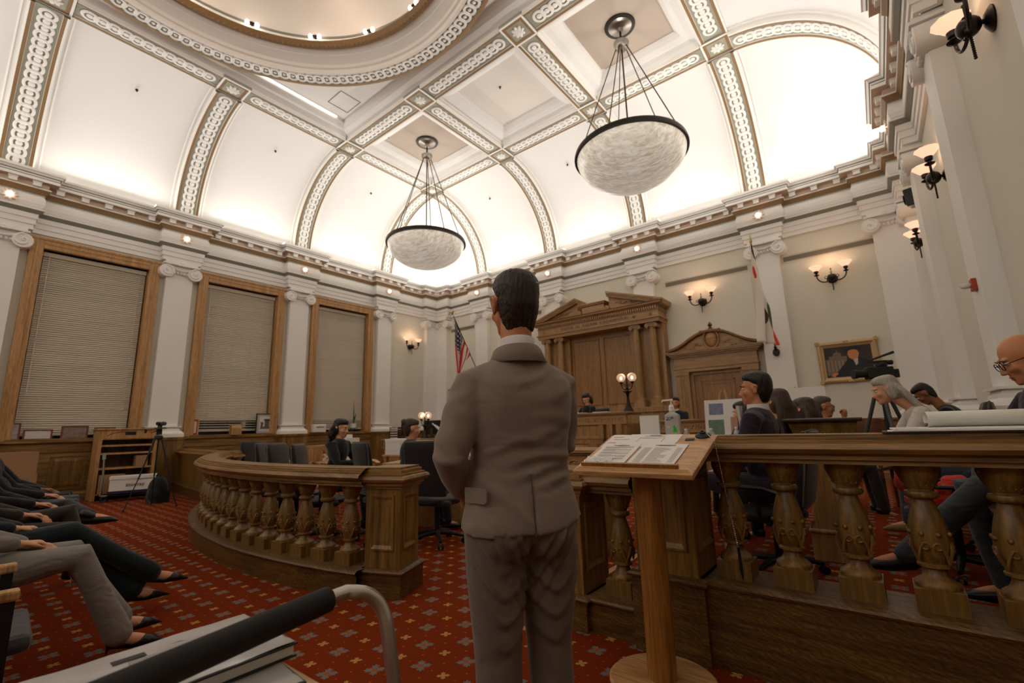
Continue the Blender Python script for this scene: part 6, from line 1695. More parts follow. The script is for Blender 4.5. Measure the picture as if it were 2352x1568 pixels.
dup(ch, (-5.16, 2.92, 0), math.radians(-42), 'black office chair inside the curved rail, right of the row, beside the long-haired woman')
dup(ch, (-4.62, 3.38, 0), math.radians(-15), 'black office chair just left of the woman with the bun')
dup(ch, (-3.98, 3.62, 0), math.radians(20), 'large black office chair at the gate, directly left of the standing man')
dup(ch, (-9.1, 3.95, 0), math.radians(-60), 'black office chair facing away at the far end behind the curved balustrade')
dup(ch, (-2.95, 4.9, 0), math.radians(-70), 'dark office chair behind the small desk, right of the standing man')
cg = chair_proto(LEATHG, 'tall grey-brown office chair at the right, in front of the bald man', (.70, 5.0, .2), math.radians(80), 1.13)
dup(cg, (.46, 5.85, .2), math.radians(85), 'low grey-brown office chair between the slumped man and the tall grey chair')
dup(cg, (-.30, 3.95, .2), math.radians(95), 'dark office chair under the man in the plum suit') if False else None
q_ = dup(ch, (-.66, 3.72, .2), math.radians(88), 'black office chair in which the man in the plum suit sits'); q_.scale = (.92, .92, .86)
dup(ch, (.70, 3.60, .2), math.radians(98), 'black office chair in which the bald man sits at the right edge')
dup(ch, (-4.86, 8.86, .48), math.radians(158), 'high-backed dark chair of the woman reading at the bench')
def armchair(loc, rz, label, m=None):
    t = thing('wooden_armchair', label, 'chair', loc, rz, 'curved wooden armchairs'); W = wood('armchair_wood', srgb(88, 52, 28), srgb(126, 80, 46), 'x') if m is None else m
    b = MB(); n = 12; vs = []
    for k in range(n+1):
        a = PI*(1.1+.8*k/n); x, y = .30*math.cos(a), .28*math.sin(a)
        for r_, z in ((1, .78), (1, 1.0+.02*math.sin(PI*k/n)), (.92, 1.0+.02*math.sin(PI*k/n)), (.92, .78)): vs.append((x*r_, y*r_, z))
    b.add(vs, [(4*k+q, 4*k+4+q, 4*k+4+(q+1) % 4, 4*k+(q+1) % 4) for k in range(n) for q in range(4)]+[(0, 1, 2, 3), (4*n+3, 4*n+2, 4*n+1, 4*n)]); b.build('back_panel', W, t, smooth=40)
    a = MB(); a.tube([(-.27, .22, .66), (-.29, .0, .67), (-.28, -.10, .72), (-.2, -.22, .78)], .02, 8); a.tube([(.27, .22, .66), (.29, .0, .67), (.28, -.10, .72), (.2, -.22, .78)], .02, 8); a.build('arm_rail', W, t, smooth=50)
    s = MB(); s.box(-.25, .25, -.22, .25, .43, .47); s.build('seat', W, t, bevel=.012)
    for x, y, z in ((-.22, -.2, .80), (.22, -.2, .80), (-.24, .22, .66), (.24, .22, .66)): l = MB(); l.tube([(x*1.05, y*1.05, 0), (x, y, .45), (x, y, z)], [.016, .02, .016], 8); l.build('leg', W, t, smooth=50)
    for k in range(5): l = MB(); xx = -.14+.07*k; l.tube([(xx, -.2, .47), (xx*1.1, -.255, .79)], .009, 6); l.build('spindle', W, t)
    return t
armchair((-.24, 6.95, .2), math.radians(165), 'empty wooden armchair with a broad curved back beside the tripod')
armchair((-6.75, 3.75, 0), math.radians(-55), 'light wooden armchair behind the bouquet, left of the black chair row', OAK_L)

# ------------------------------------------------------------------ tables and the things on them
def table(name, label, x, y, rz, w, d, z, m, zf=0, solid=False):
    t = thing(name, label, 'table', (x, y, zf), rz); b = MB(); b.box(-w/2, w/2, -d/2, d/2, z-.035, z); b.build('tabletop', m, t, bevel=.008)
    if solid:
        b = MB(); b.box(-w/2+.04, w/2-.04, -d/2+.03, -d/2+.06, 0, z-.035); b.build('modesty_panel', m, t)
        for s in (-1, 1): b = MB(); b.box(s*(w/2-.05)-.02, s*(w/2-.05)+.02, -d/2+.06, d/2-.04, 0, z-.035); b.build('leg', m, t)
    else:
        for sx in (-1, 1):
            for sy in (-1, 1): b = MB(); b.box(sx*(w/2-.06)-.03, sx*(w/2-.06)+.03, sy*(d/2-.06)-.03, sy*(d/2-.06)+.03, 0, z-.035); b.build('leg', m, t)
    return t
table('counsel_table', 'light oak counter at which the long-haired woman sits', -4.85, 4.42, math.radians(28), 1.35, .62, .80, OAK_LH, solid=True)
table('round_side_table', 'light oak side table holding the bouquet and white boxes', -7.6, 4.35, 0, 1.7, .9, .76, OAK_LH)
table('jury_table', 'table with water bottles behind the acrylic sign and lectern', -1.75, 5.6, 0, 1.2, 1.1, .76, mat('table_white', srgb(206, 196, 182), .4), .0) if False else None
tb = table('jury_table', 'long pale-topped table carrying water bottles beyond the tall rail', -1.42, 4.85, 0, .8, 1.6, .77, LECT, .2)
WAT = mat('clear_bottle', srgb(214, 222, 226), .08, alpha=.45, spec=.7)
def water(x, y, z, label, grp, cap_c=None, h=.2, first=[None]):
    if first[0] is None:
        t = thing('water_bottle', label, 'bottle', (x, y, z), 0, grp)
        m = MB(); m.lathe([(.030, 0), (.033, .006), (.033, .03), (.031, .035), (.033, .04), (.033, .11), (.031, .115), (.033, .125), (.028, .15), (.014, .175), (.013, .185)], 18); m.build('body', WAT, t, smooth=40)
        m = MB(); m.lathe([(.0335, .06), (.0335, .105)], 18); m.build('label', mat('bottle_label', srgb(176, 196, 212), .5), t)
        m = MB(); m.lathe([(.015, .183), (.015, .198), (0, .2)], 14); m.build('cap', mat('cap_white', srgb(226, 230, 228), .4), t)
        first[0] = t; return t
    return dup(first[0], (x, y, z), 0, label, grp)
zt = .971
for x, y, lb in ((-1.50, 4.22, 'water bottle half hidden by the right edge of the acrylic sign'), (-1.38, 4.25, 'water bottle partly behind the sanitiser bottle'), (-1.18, 4.3, 'water bottle just right of the sanitiser bottle'), (-1.12, 4.95, 'water bottle directly above the round microphone base'), (-1.16, 5.45, 'left bottle of the touching pair beneath the photo board'), (-1.09, 5.38, 'right bottle of the touching pair beneath the photo board'), (-1.04, 5.58, 'water bottle closest to the chest of the plum-suited man')):
    water(x, y, zt, lb, 'water bottles on the pale table')
for x, y, lb in ((-5.12, 4.12, 'water bottle at the seated long-haired woman, left of two'), (-4.92, 4.22, 'water bottle at the seated long-haired woman, right of two'), (-4.55, 4.42, 'water bottle left of the woman with the bun')):
    water(x, y, .801, lb, 'water bottles on the oak counter')
t = thing('papers', 'flat white papers on the pale table in front of the plum suit', 'paper', (-1.25, 4.6, zt)); m = MB(); m.box(-.2, .2, -.15, .15, 0, .012); m.build('stack', PAPER, t)
t = thing('papers', 'white papers under the hands of the long-haired woman', 'paper', (-4.9, 4.05, .801), .4); m = MB(); m.box(-.16, .16, -.1, .1, 0, .01); m.build('stack', PAPER, t)
t = thing('desk_sign', 'red leaflet standing on the oak counter between the two seated women', 'leaflet', (-4.42, 4.10, .801), math.radians(35))
m = MB(); m.prism([(-.13, 0), (.13, .03), (.15, .20), (-.11, .17)], -.002, .002, 'y'); m.build('sheet', mat('leaflet_red', srgb(214, 40, 30), .5), t); m = MB(); m.box(-.06, .05, -.004, -.0025, .05, .07); m.build('lettering', WHITE, t); m = MB(); m.box(-.1, .12, .0, .06, 0, .004); m.build('foot', WHITE, t)
t = thing('display_board', 'stack of white foam boards leaning diagonally behind the red leaflet', 'board', (-5.0, 5.0, .0), math.radians(35))
for k in range(4): m = MB(); m.bar((-.42+.03*k, .02*k, 1.32-.02*k), (.10+.03*k, .02*k, .82), .012, .05+.0*k, (0, 1, 0)); m.build('board', BOXW, t)
m = MB(); m.box(-.45, .2, -.05, .12, 0, .80); m.build('support', OAK_L, t)
# bouquet
t = thing('bouquet', 'wrapped bouquet of red and orange flowers lying on the side table', 'flowers', (-7.55, 4.08, .761), .2)
rnd = random.Random(2); RM2 = mat('petal_red', srgb(150, 20, 22), .6); OM = mat('petal_orange', srgb(214, 132, 50), .6); GM = mat('leaf_grey', srgb(110, 124, 106), .6)
m = MB(); vs = [(-.25+.5*i/10, -.14+.26*j/6, .02+.05*math.sin(i*1.1+j)*math.sin(j*1.4)+.06*(j/6)) for j in range(7) for i in range(11)]; m.add(vs, [(j*11+i, j*11+i+1, (j+1)*11+i+1, (j+1)*11+i) for j in range(6) for i in range(10)]); m.build('wrapping', mat('tissue', srgb(206, 204, 202), .4, alpha=.8), t)
for k in range(14):
    c = (rnd.uniform(-.02, .20), rnd.uniform(-.12, .04), .07+rnd.uniform(0, .03)); q = MB()
    col = OM if k < 9 else GM
    for j in range(6): a = j*PI/3; q.ball((c[0]+.014*math.cos(a), c[1]+.014*math.sin(a), c[2]), (.014, .014, .010), 6, 4)
    q.build('flower', col, t)
for k in range(5): q = MB(); q.ball((.02+.05*k*.8, .04+rnd.uniform(-.02, .02), .14), (.032, .03, .026), 8, 6); q.ball((.03+.05*k*.8, .04, .165), (.018, .018, .014), 8, 5); q.build('rose', RM2, t)
# boxes behind
box_thing('archive_box', 'white archive box with a black hand hole on the side table, lowest of the pile', 'box', -7.35, 4.55, .761, .1, .40, .32, .26, BOXW, 'white boxes on the side table', True, True)
box_thing('archive_box', 'flat white box left on top of the archive box pile', 'box', -7.46, 4.55, 1.022, .05, .17, .3, .16, BOXW, 'white boxes on the side table')
box_thing('archive_box', 'flat white box right on top of the archive box pile', 'box', -7.26, 4.56, 1.022, .12, .2, .28, .10, BOXW, 'white boxes on the side table')
box_thing('cardboard_box', 'open pale cardboard box left of the bouquet', 'box', -8.15, 4.55, .761, .2, .42, .34, .24, CARD)
for i, (x, z, lb) in enumerate(((-6.95, .0, 'white storage carton standing beyond the black chair row, left one'), (-6.42, .0, 'white storage carton standing beyond the black chair row, right one'))):
    table('plant_stand', 'low stand under the storage carton, %s one' % ('left' if i == 0 else 'right'), x, 5.4, 0, .5, .4, .80, OAK_L)
    box_thing('storage_carton', lb, 'box', x, 5.4, .801, .1*i, .42, .32, .28-.04*i, BOXW, 'white storage cartons', True)
# things on the window ledge
def frame(label, y, w, h, cf, inner, z=1.236, tilt=.12, matc=None):
    t = thing('picture_frame', label, 'picture frame', (XL+.085, y, z), (-tilt*0, 0, PI/2), 'framed pictures on the window ledge')
    t.rotation_euler = (0, 0, PI/2)
    f = MB(); b = .028
    for a, c, e, g in ((-w/2, w/2, 0, b), (-w/2, w/2, h-b, h), (-w/2, -w/2+b, b, h-b), (w/2-b, w/2, b, h-b)): f.box(a, c, -.01, .01, e, g)
    f.build('frame', cf, t); q = MB(); q.box(-w/2+b, w/2-b, -.004, .008, b, h-b); q.build('mount', matc or WHITE, t)
    q = MB(); k = .2; q.box(-w/2+b+(w*.1 if matc else 0), w/2-b-(w*.1 if matc else 0), -.0055, -.004, b+(h*.1 if matc else 0), h-b-(h*.1 if matc else 0)); q.build('print', inner, t)
    return t
WF = mat('frame_red_wood', srgb(112, 60, 34), .5); PH1 = mat('photo_grey', srgb(150, 146, 146), .4, var=.7, vscale=16); PH2 = mat('photo_brown', srgb(136, 118, 108), .4, var=.8, vscale=14); PH3 = mat('photo_white', srgb(206, 200, 200), .4, var=.2, vscale=10)
frame('tall framed photo at the far left of the first window ledge', .98, .26, .34, WF, PH1)
frame('small white print in a wooden frame, second on the first window ledge', 1.36, .42, .21, WF, PH3)
frame('wooden-framed group photo, third on the first window ledge', 1.90, .42, .27, WF, PH2)
frame('wooden-framed photo half hidden by the oak cabinet, fourth on the ledge', 2.38, .36, .24, WF, PH2)
frame('red-matted certificate in a light frame left of the second window', 4.03, .25, .42, OAK_L, PH3, matc=mat('mat_rust', srgb(140, 54, 20), .7))
fr = frame('large black-framed engraving of buildings on the second window ledge', 5.78, .58, .56, BLACK, PH3, matc=mat('mat_grey', srgb(176, 168, 160), .7))
ink = mat('engraving', srgb(92, 88, 84), .7); q = MB()
for x0, x1, z0, z1 in ((-.17, .17, .14, .2), (-.06, .06, .2, .38), (-.08, .08, .36, .41), (-.16, -.10, .2, .30), (.10, .16, .2, .30), (-.17, -.09, .29, .32), (.09, .17, .29, .32)): q.box(x0, x1, -.0066, -.0056, z0, z1)
q.build('building', ink, fr); q = MB()
for k in range(9): q.ball((-.16+.04*k, -.006, .15+.01*(k % 2)), (.014, .001, .02), 8, 5)
q.build('tree', ink, fr)['kind'] = 'stuff'
t = thing('suggestion_box', 'small light wooden box with sloping lid on the second window ledge', 'box', (XL+.11, 4.98, 1.236), PI/2)
m = MB(); m.prism([(-.11, 0), (.06, 0), (.06, .25), (-.06, .25), (-.11, .17)], -.12, .12, 'x'); m.build('body', OAK_L, t, bevel=.004); m = MB(); m.box(-.11, .11, -.12, -.105, 0, .16); m.build('lid', OAK_L, t); 
t = thing('printer', 'white desktop printer on the ledge of the third window behind the woman', 'printer', (XL+.12, 7.25, 1.236), PI/2)
m = MB(); m.box(-.20, .20, -.14, .1, 0, .24); m.build('body', BOXW, t, bevel=.03); m = MB(); m.box(-.12, .12, -.15, -.138, .15, .17); m.build('slot', BLACK, t)
t = thing('potted_plant', 'tall spiky green plant in a white pot on the third window ledge', 'plant', (XL+.13, 8.44, 1.236), 0)
m = MB(); m.lathe([(.07, .12), (.085, .12), (.095, .26), (.085, .26), (.08, .22), (0, .22)], 20); m.build('pot', BOXW, t, smooth=40)
m = MB(); m.lathe([(.12, .10), (.12, .12), (0, .12)], 16); 
for k in range(3): a = 2*PI*k/3; m.tube([(.09*math.cos(a), .09*math.sin(a), 0), (.04*math.cos(a), .04*math.sin(a), .05), (.08*math.cos(a), .08*math.sin(a), .1)], .008, 5)
m.build('plant_stand', METAL, t); LF = mat('leaf_spike', srgb(58, 84, 70), .5); rnd = random.Random(9)
for k in range(9):
    a = rnd.uniform(0, 2*PI); h_ = .78 if k == 0 else rnd.uniform(.25, .45); sp = .02 if k == 0 else rnd.uniform(.05, .12); q = MB()
    q.tube([(0, 0, .22), (.3*sp*math.cos(a), .3*sp*math.sin(a), .22+h_*.5), (sp*math.cos(a), sp*math.sin(a), .22+h_)], [.014, .020, .002], 6, .35); q.build('leaf', LF, t)
# cabinet, tripod, boxes at the left wall
t = thing('lectern_cabinet', 'tall light oak lectern cabinet seen from behind, open shelves, against the window wall', 'cabinet', (-12.72, 2.66, 0), PI/2)
w, h = .50, 1.40; d0, d1 = -.22, .28
for s in (-1, 1): m = MB(); m.box(s*w-.065 if s > 0 else -w, w if s > 0 else -w+.065, d0, d1, 0, h); m.build('side', OAK_L, t, bevel=.004)
m = MB(); m.box(-w, w, d1-.03, d1, 0, h); m.build('back_panel', OAK_D, t)
m = MB(); m.box(-w-.03, w+.03, d0-.03, d1+.03, h, h+.03); m.build('top', OAK_L, t, bevel=.006)
for z in (.10, .60, .90, 1.06, 1.20): m = MB(); m.box(-w+.065, w-.065, d0+.02, d1-.03, z-.0, z+.035); m.build('shelf', OAK_L, t)
m = MB(); m.box(-w+.065, w-.065, d0+.0, d0+.03, 1.22, 1.40); m.build('fascia', OAK_L, t); m = MB(); m.box(-.08, .10, d0-.004, d0+.001, 1.29, 1.36); m.build('socket_plate', BLACK, t); m = MB(); m.box(.24, .28, d0-.004, d0+.001, 1.32, 1.4); m.build('latch', BLACK, t)
m = MB(); m.tube([(-.36+.30*(1-math.cos(PI*k/8/2*1)), d0-.002, 1.27+.09*math.sin(PI*k/16)) for k in range(9)], .006, 5); m.build('inlay', OAK_D, t)
box_thing('carton', 'plain cardboard carton on the lower shelf of the oak cabinet', 'box', -12.55, 2.45, .136, PI/2, .40, .3, .36, CARD)
box_thing('carton', 'small brown carton on the middle shelf of the oak cabinet', 'box', -12.62, 2.92, .636, PI/2, .2, .22, .22, CARD)
t = thing('carton_on_trolley', 'white printed carton strapped on a folded hand trolley', 'trolley', (-12.08, 2.72, 0), math.radians(75))
m = MB(); m.box(-.36, .36, -.16, .16, .20, .46); m.box(-.37, .37, -.17, .17, .42, .48); b = m.build('carton', BOXW, t, bevel=.004); text('ztorray', .10, mat('ink_blue', srgb(40, 40, 60), .6), b, (.04, -.163, .28)); 
m = MB(); m.box(-.38, .38, -.18, .18, .15, .19); m.build('tray', mat('tray_navy', srgb(30, 34, 60), .5), t)
m = MB(); m.tube([(-.48, -.1, .12), (-.48, -.05, .5), (-.50, .0, .85)], .014, 8); m.tube([(-.48, .1, .12), (-.48, .08, .5), (-.50, .0, .85)], .014, 8); m.tube([(-.48, -.1, .12), (.4, -.1, .12)], .012, 6); m.build('frame', NICKEL, t); m = MB(); m.tube([(-.50, 0, .82), (-.505, 0, .93)], .028, 8); m.build('grip', mat('grip_green', srgb(140, 170, 150), .5), t)
for y in (-.14, .14): m = MB(); m.torus((-.42, y, .06), .045, .018, 16, 8, Matrix.Rotation(PI/2, 3, 'X')); m.build('wheel', BLACK, t)
t = thing('backpack', 'black backpack slumped against the carton beside the tripod', 'bag', (-11.05, 2.88, 0), .3)
m = MB(); m.ball((0, 0, .24), (.20, .15, .25), 14, 10); m.ball((.05, -.08, .14), (.15, .12, .14), 12, 8); m.box(-.16, .18, -.12, .12, .0, .2); remesh(m, .015, 'bag_body', fabric('bag_black', srgb(26, 28, 32), .4), t, 4); m = MB(); m.torus((0, -.02, .48), .05, .012, 14, 6, Matrix.Rotation(PI/2, 3, 'X')); m.build('handle', BLACK, t)
def tripod(label, x, y, z0, rz, hh, r, name='camera_tripod', col=None, spread=.42):
    t = thing(name, label, 'tripod', (x, y, z0), rz)
    for k in range(3):
        a = 2*PI*k/3+.5; m = MB(); m.tube([(.05*math.cos(a), .05*math.sin(a), hh), (spread*.6*math.cos(a), spread*.6*math.sin(a), hh*.42)], [r, r*.9], 8); m.tube([(spread*.6*math.cos(a), spread*.6*math.sin(a), hh*.42), (spread*math.cos(a), spread*math.sin(a), .01)], [r*.6, r*.6], 8); l = m.build('leg', BLACK if col is None else mat('tripod_grey', srgb(64, 66, 70), .4), t)
        m = MB(); m.ball((spread*math.cos(a), spread*math.sin(a), .018), .018, 8, 5); m.build('foot', BLACK, l)
    m = MB(); m.tube([(0, 0, hh*.55), (0, 0, hh+.04)], r*.9, 8); m.lathe([(.06, hh-.04), (.07, hh), (.05, hh+.04), (0, hh+.04)], 12); m.build('hub', BLACK, t, smooth=40)
    if col: m = MB(); m.lathe([(.066, hh+.0), (.070, hh+.02), (.06, hh+.03)], 14); m.build('collar', col, t)
    m = MB()
    for k in range(3): a, b = 2*PI*k/3+.5, 2*PI*(k+1)/3+.5; m.tube([(spread*.6*math.cos(a), spread*.6*math.sin(a), hh*.42), (0, 0, hh*.42)], r*.4, 6)
    m.build('spreader', BLACK, t); return t
tripod('thin black tripod carrying a small camcorder left of the curved balustrade', -10.35, 2.62, 0, .3, 1.22, .014)
t = thing('camcorder', 'small black camcorder on the thin tripod before the white pilaster', 'camera', (-10.35, 2.62, 1.27), math.radians(-150))
m = MB(); m.box(-.03, .03, -.03, .03, 0, .10); m.build('head', BLACK, t); m = MB(); m.tube([(0, -.1, .20), (0, .06, .20)], .034, 12); m.build('barrel', BLACK, t, smooth=40); m = MB(); m.box(-.09, .05, -.05, .06, .105, .13); m.ball((-.06, 0, .20), (.03, .05, .04), 10, 7); m.box(-.03, .03, -.02, .02, .1, .2); m.build('mount', mat('grey_plastic', srgb(70, 70, 72), .4), t); m = MB(); m.tube([(0, .03, .08), (-.05, .2, .04)], .008, 6); m.build('pan_handle', BLACK, t)
tp2 = tripod('heavy video tripod with orange-red collar beside the portrait', .06, 6.70, .2, .2, 1.34, .021, 'video_tripod', mat('collar_red', srgb(196, 70, 30), .4), .52)
t = thing('video_camera', 'black broadcast video camera on the heavy tripod overlapping the portrait', 'camera', (.06, 6.70, 1.585), math.radians(118)); t.scale = (.8, .8, .8)
m = MB(); m.box(-.07, .07, -.07, .07, 0, .08); m.build('fluid_head', BLACK, t, bevel=.01)
m = MB(); m.box(-.07, .07, -.17, .16, .09, .26); m.ball((.0, -.05, .28), (.06, .08, .05), 10, 7); m.build('body', BLACK, t, bevel=.015)
m = MB(); m.tube([(0, .16, .17), (0, .28, .17)], [.05, .058], 16); m.tube([(0, .28, .17), (0, .33, .17)], [.064, .07], 16); m.build('lens', BLACK, t, smooth=40)
m = MB(); m.bar((0, -.12, .34), (0, .12, .33), .03, .03); m.bar((0, -.1, .26), (0, -.1, .34), .03, .03); m.bar((0, .1, .26), (0, .1, .34), .03, .03); m.build('carry_handle', BLACK, t)
m = MB(); m.tube([(.08, -.02, .33), (.08, -.24, .33)], [.03, .036], 12); m.build('viewfinder', BLACK, t, smooth=40); m = MB(); m.tube([(-.06, .1, .36), (-.06, -.2, .46)], [.012, .02], 8); m.build('microphone', BLACK, t, smooth=40)
m = MB(); m.box(-.05, .05, -.24, -.17, .10, .22); m.build('battery', BLACK, t, bevel=.006); m = MB(); m.tube([(.05, -.05, .03), (.10, -.35, -.12), (.11, -.48, -.19)], [.009, .009, .016], 8); m.build('pan_handle', BLACK, t, smooth=40)
box_thing('cardboard_box', 'brown carton at the far left under the ledge, upper of two stacked', 'box', -12.6, 1.02, .62, PI/2, .62, .4, .40, CARD, 'stacked cartons at the left'); box_thing('cardboard_box', 'brown carton at the far left under the ledge, lower of two stacked', 'box', -12.6, 1.02, 0, PI/2, .66, .45, .618, CARD, 'stacked cartons at the left')
# easels and boards at the right
def easel(x, y, z0, rz, label):
    t = thing('easel', label, 'easel', (x, y, z0), rz)
    for a, b in (((-.30, -.05, 0), (-.03, .05, 1.75)), ((.30, -.05, 0), (.03, .05, 1.75)), ((0, .55, 0), (0, .06, 1.70))): m = MB(); m.bar(a, b, .03, .02, (0, 1, 0)); m.build('leg', OAK_L, t)
    m = MB(); m.box(-.30, .30, -.07, .0, .86, .89); m.build('ledge', OAK_L, t); return t
def board(label, x, y, z, rz, w, h, pics=(), tilt=-.12):
    t = thing('display_board', label, 'board', (x, y, z), 0); t.rotation_euler = (tilt, 0, rz); m = MB(); m.box(-w/2, w/2, -.006, .006, 0, h); m.build('panel', BOXW, t)
    for i, (a, b, c, d, mt) in enumerate(pics): q = MB(); q.box(a, b, -.0075, -.006, c, d); q.build('print', mt, t)
    return t
GRN = mat('print_green', srgb(96, 122, 104), .5, var=.6, vscale=18); BLU = mat('print_blue', srgb(116, 124, 156), .5, var=.6, vscale=14); BRP = mat('print_brown', srgb(168, 132, 112), .5, var=.5, vscale=14)
easel(-1.94, 7.9, 0, 0, 'light wooden easel holding the board of coloured photos'); board('white board with blue, green and brown photographs on the easel before the door', -1.92, 7.80, .90, -.05, .62, .68, ((-.24, -.02, .44, .62, BLU), (-.26, -.02, .10, .36, GRN), (.08, .28, .16, .40, BRP), (.0, .1, .06, .14, PAPER)))
m = None
easel(-.98, 8.7, .0, .05, 'wooden easel behind the blank white board, left of the portrait'); board('large nearly blank white board on the easel below the portrait', -.86, 8.6, 1.02, 0, .50, .72, ((-.2, .18, .38, .382, INKR), (-.1, .2, .1, .104, INKR)))
board('white board, lower left one of the blank pair behind the long-haired women', -1.30, 8.35, .0, .05, .55, 1.50)
# carved stand in front of the armchair, with post and plinth
t = thing('carved_stand', 'carved oak stand with dark moulded top and tapering post behind the tall rail', 'stand', (-.36, 4.35, .2), .06)
m = MB(); m.box(-.165, .165, -.15, .15, 0, .20); m.sweep([(-.165, -.15), (.165, -.15), (.165, .15), (-.165, .15)], [(0, .19), (.012, .20), (.012, .215), (0, .225)], closed=True); m.build('plinth', OAK_L, t, bevel=.006)
m = MB(); m.frustum((0, 0), (.26, .22), (.30, .26), .20, .86); m.build('post', OAK_L, t, bevel=.004)
m = MB(); m.frustum((0, 0), (.34, .30), (.44, .38), .84, 1.00); m.build('capital', OAK_V, t, bevel=.004)
m = MB()
for k in range(3): m.tube([(-.13+.13*k-.05, -.165, .86), (-.13+.13*k, -.175, .93), (-.13+.13*k+.05, -.165, .86)], .012, 6)
m.build('leaf_carving', OAK_V, t)['kind'] = 'stuff'
m = MB(); m.box(-.25, .25, -.22, .22, 1.0, 1.03); m.build('top', mat('top_dark', srgb(54, 38, 28), .3), t, bevel=.01)
# ------------------------------------------------------------------ foreground: table, binders, walking frame, chairs of the public row
t = thing('foreground_table', 'corner of a light wooden table at the bottom left, under the binders', 'table', (-1.32, .17, 0), math.radians(1))
m = MB(); m.box(.09, .72, -.60, .35, .725, .752); m.build('tabletop', LECT, t, bevel=.004)
for x, y in ((.14, -.54), (.66, -.54), (.14, .29), (.66, .29)): m = MB(); m.box(x-.025, x+.025, y-.025, y+.025, 0, .725); m.build('leg', BLACK, t)
def binder(label, x, y, z, rz, w, d, h):
    t = thing('ring_binder', label, 'binder', (x, y, z), rz, 'binders on the foreground table')
    m = MB(); m.box(-w/2, w/2, -d/2, d/2, 0, .004); m.box(-w/2, w/2, -d/2, d/2, h-.004, h); m.box(-w/2, -w/2+.004, -d/2, d/2, 0, h); m.build('cover', mat('binder_dark', srgb(50, 48, 48), .4), t, bevel=.001)
    m = MB(); m.box(-w/2+.012, w/2-.004, -d/2+.006, d/2-.006, .005, h-.005); m.build('pages', PAPER, t)
    m = MB(); nx = 12; vs = [(-w/2+.004+(w-.008)*i/nx, -d/2+.004+(d-.008)*j/nx, h+.0012+.0016*math.sin(i*1.7+j*.6)*math.sin(j*1.3+.5*i)) for j in range(nx+1) for i in range(nx+1)]
    m.add(vs, [(j*(nx+1)+i, j*(nx+1)+i+1, (j+1)*(nx+1)+i+1, (j+1)*(nx+1)+i) for j in range(nx) for i in range(nx)]); m.build('clear_sleeve', mat('sleeve_film', srgb(186, 184, 182), .12, spec=.8), t, smooth=60)
    q = MB(); q.box(-w*.2, w*.1, -d*.05, d*.2, h+.003, h+.0034); q.build('cover_picture', mat('print_pale', srgb(150, 146, 142), .4, var=.3, vscale=30), t); q = MB(); q.box(-w*.3, -w*.22, -d*.1, d*.02, h+.003, h+.0036); q.build('seal', INKD, t)
    return t
binder('upper clear-covered binder lying flat on the foreground table, left of the black grip', -1.10, .305, .784, math.radians(0), .25, .42, .026)
binder('lower crumpled-sleeve binder under the black grip on the foreground table', -1.02, .33, .752, math.radians(-4), .28, .32, .031)
t = thing('walking_frame', 'steel tube frame with a long black foam grip crossing the binders', 'walker', (0, 0, 0))
ax = -.985
m = MB(); m.tube([(-.865, .0, .862), (-.925, .30, .866), (-.983, .580, .868)], .0255, 16); m.build('foam_grip', mat('foam_black', srgb(24, 22, 22), .75, bump=.3, bscale=300), t, smooth=50)
STEEL = mat('steel_tube', srgb(196, 190, 182), .32, .8)
m = MB(); pts = [(-.98, .565, .868), (-.99, .63, .868)]+[(ax+.012+.030*(1-math.cos(a)), .63+.075*math.sin(a), .868-.075*(1-math.cos(a))) for a in [PI/2*k/8 for k in range(1, 9)]]+[(ax+.075, .715, .62), (ax+.09, .72, .30), (ax+.10, .725, .03)]
m.tube(pts, .0155, 12); m.build('front_tube', STEEL, t, smooth=50); m = MB(); m.tube([(-.870, .02, .86), (-.86, -.04, .84), (-.855, -.08, .75), (-.85, -.10, .03)], .0155, 12); m.build('rear_tube', STEEL, t, smooth=50)
m = MB(); m.lathe([(.04, 0), (.045, .02), (.045, .05), (.02, .06)], 16, (ax+.085, .72, .60)); m.build('height_clamp', BLACK, t, smooth=40)
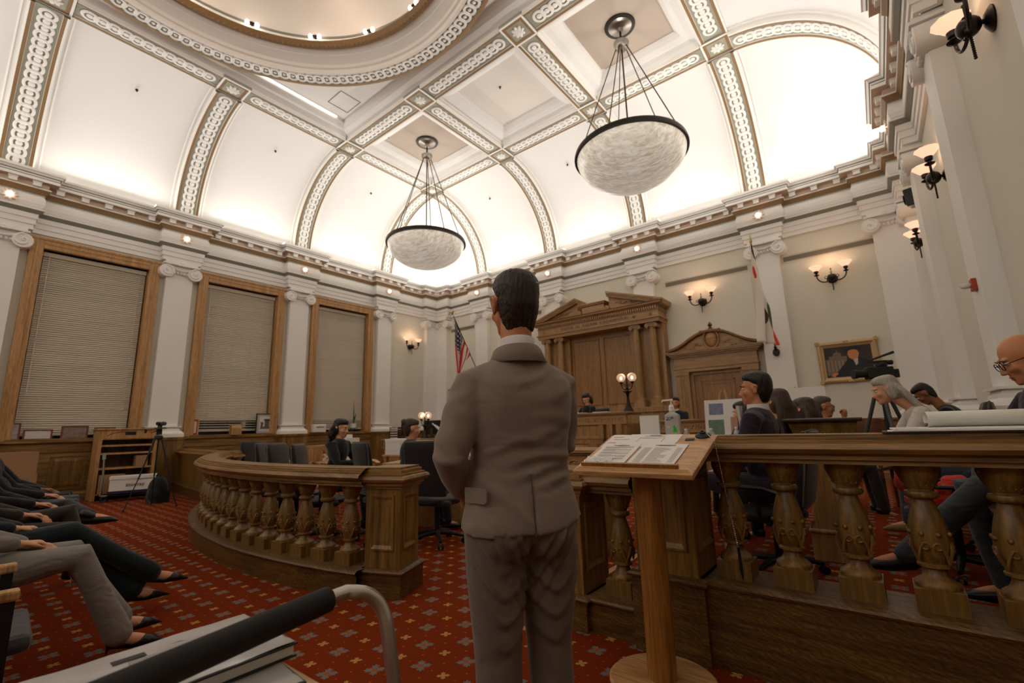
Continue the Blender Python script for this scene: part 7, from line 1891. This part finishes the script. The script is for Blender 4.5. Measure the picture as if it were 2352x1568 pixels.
for p in ((ax+.10, .725), (-.85, -.10)): m = MB(); m.lathe([(.022, 0), (.024, .02), (.018, .06)], 12, (p[0], p[1], 0)); m.build('rubber_foot', BLACK, t)
SEATF = fabric('seat_grey', srgb(70, 68, 74), .2)
def pew(x, y, rz, label):
    t = thing('public_chair', label, 'chair', (x, y, 0), rz, 'upholstered chairs of the public row')
    m = MB(); m.box(-.24, .24, -.24, .24, .40, .47); m.build('seat', SEATF, t, bevel=.03); m = MB(); m.box(-.24, .24, -.32, -.25, .45, .92); m.build('backrest', SEATF, t, bevel=.03)
    for s in (-1, 1):
        m = MB(); m.box(s*.285-.03, s*.285+.03, -.28, .18, .62, .66); m.build('arm', OAK_L, t, bevel=.01)
        for yy in (-.25, .15): m = MB(); m.box(s*.285-.02, s*.285+.02, yy-.02, yy+.02, 0, .62); m.build('leg', BLACK, t)
    return t
pc = pew(-3.0, .14, math.radians(-4), 'empty grey-seated chair with wooden arm at the bottom left corner')
for x, y, a, lb in ((-3.72, .02, -4, 'chair under the woman in pale grey trousers'), (-4.36, .06, -6, 'chair under the woman in dark teal trousers'), (-5.06, .16, -8, 'chair under the person in brown trousers'), (-5.80, .30, -10, 'chair under the person with white cuffs'), (-6.62, .44, -10, 'chair under the person in grey slacks'), (-7.45, .50, -14, 'chair under the person at the far end of the row')):
    dup(pc, (x, y, 0), math.radians(a), lb)

rc = dup(ch, (.30, 4.35, .2), math.radians(100), 'black office chair with a red jacket dropped on it, behind the tall rail'); rc.scale = (.9, .9, .84)
t = thing('red_jacket', 'crumpled red jacket lying on a chair behind the tall rail', 'jacket', (.22, 4.30, .60), .3)
m = MB(); rnd = random.Random(6)
for k in range(14): m.ball((rnd.uniform(-.16, .16), rnd.uniform(-.14, .14), .07+rnd.uniform(0, .12)), (rnd.uniform(.06, .10), rnd.uniform(.05, .09), rnd.uniform(.03, .06)), 10, 7, Euler((rnd.uniform(-1, 1), rnd.uniform(-1, 1), rnd.uniform(0, 3))).to_matrix())
m.box(-.14, .14, -.12, .12, .02, .08)
remesh(m, .012, 'cloth', REDF, t, 4)
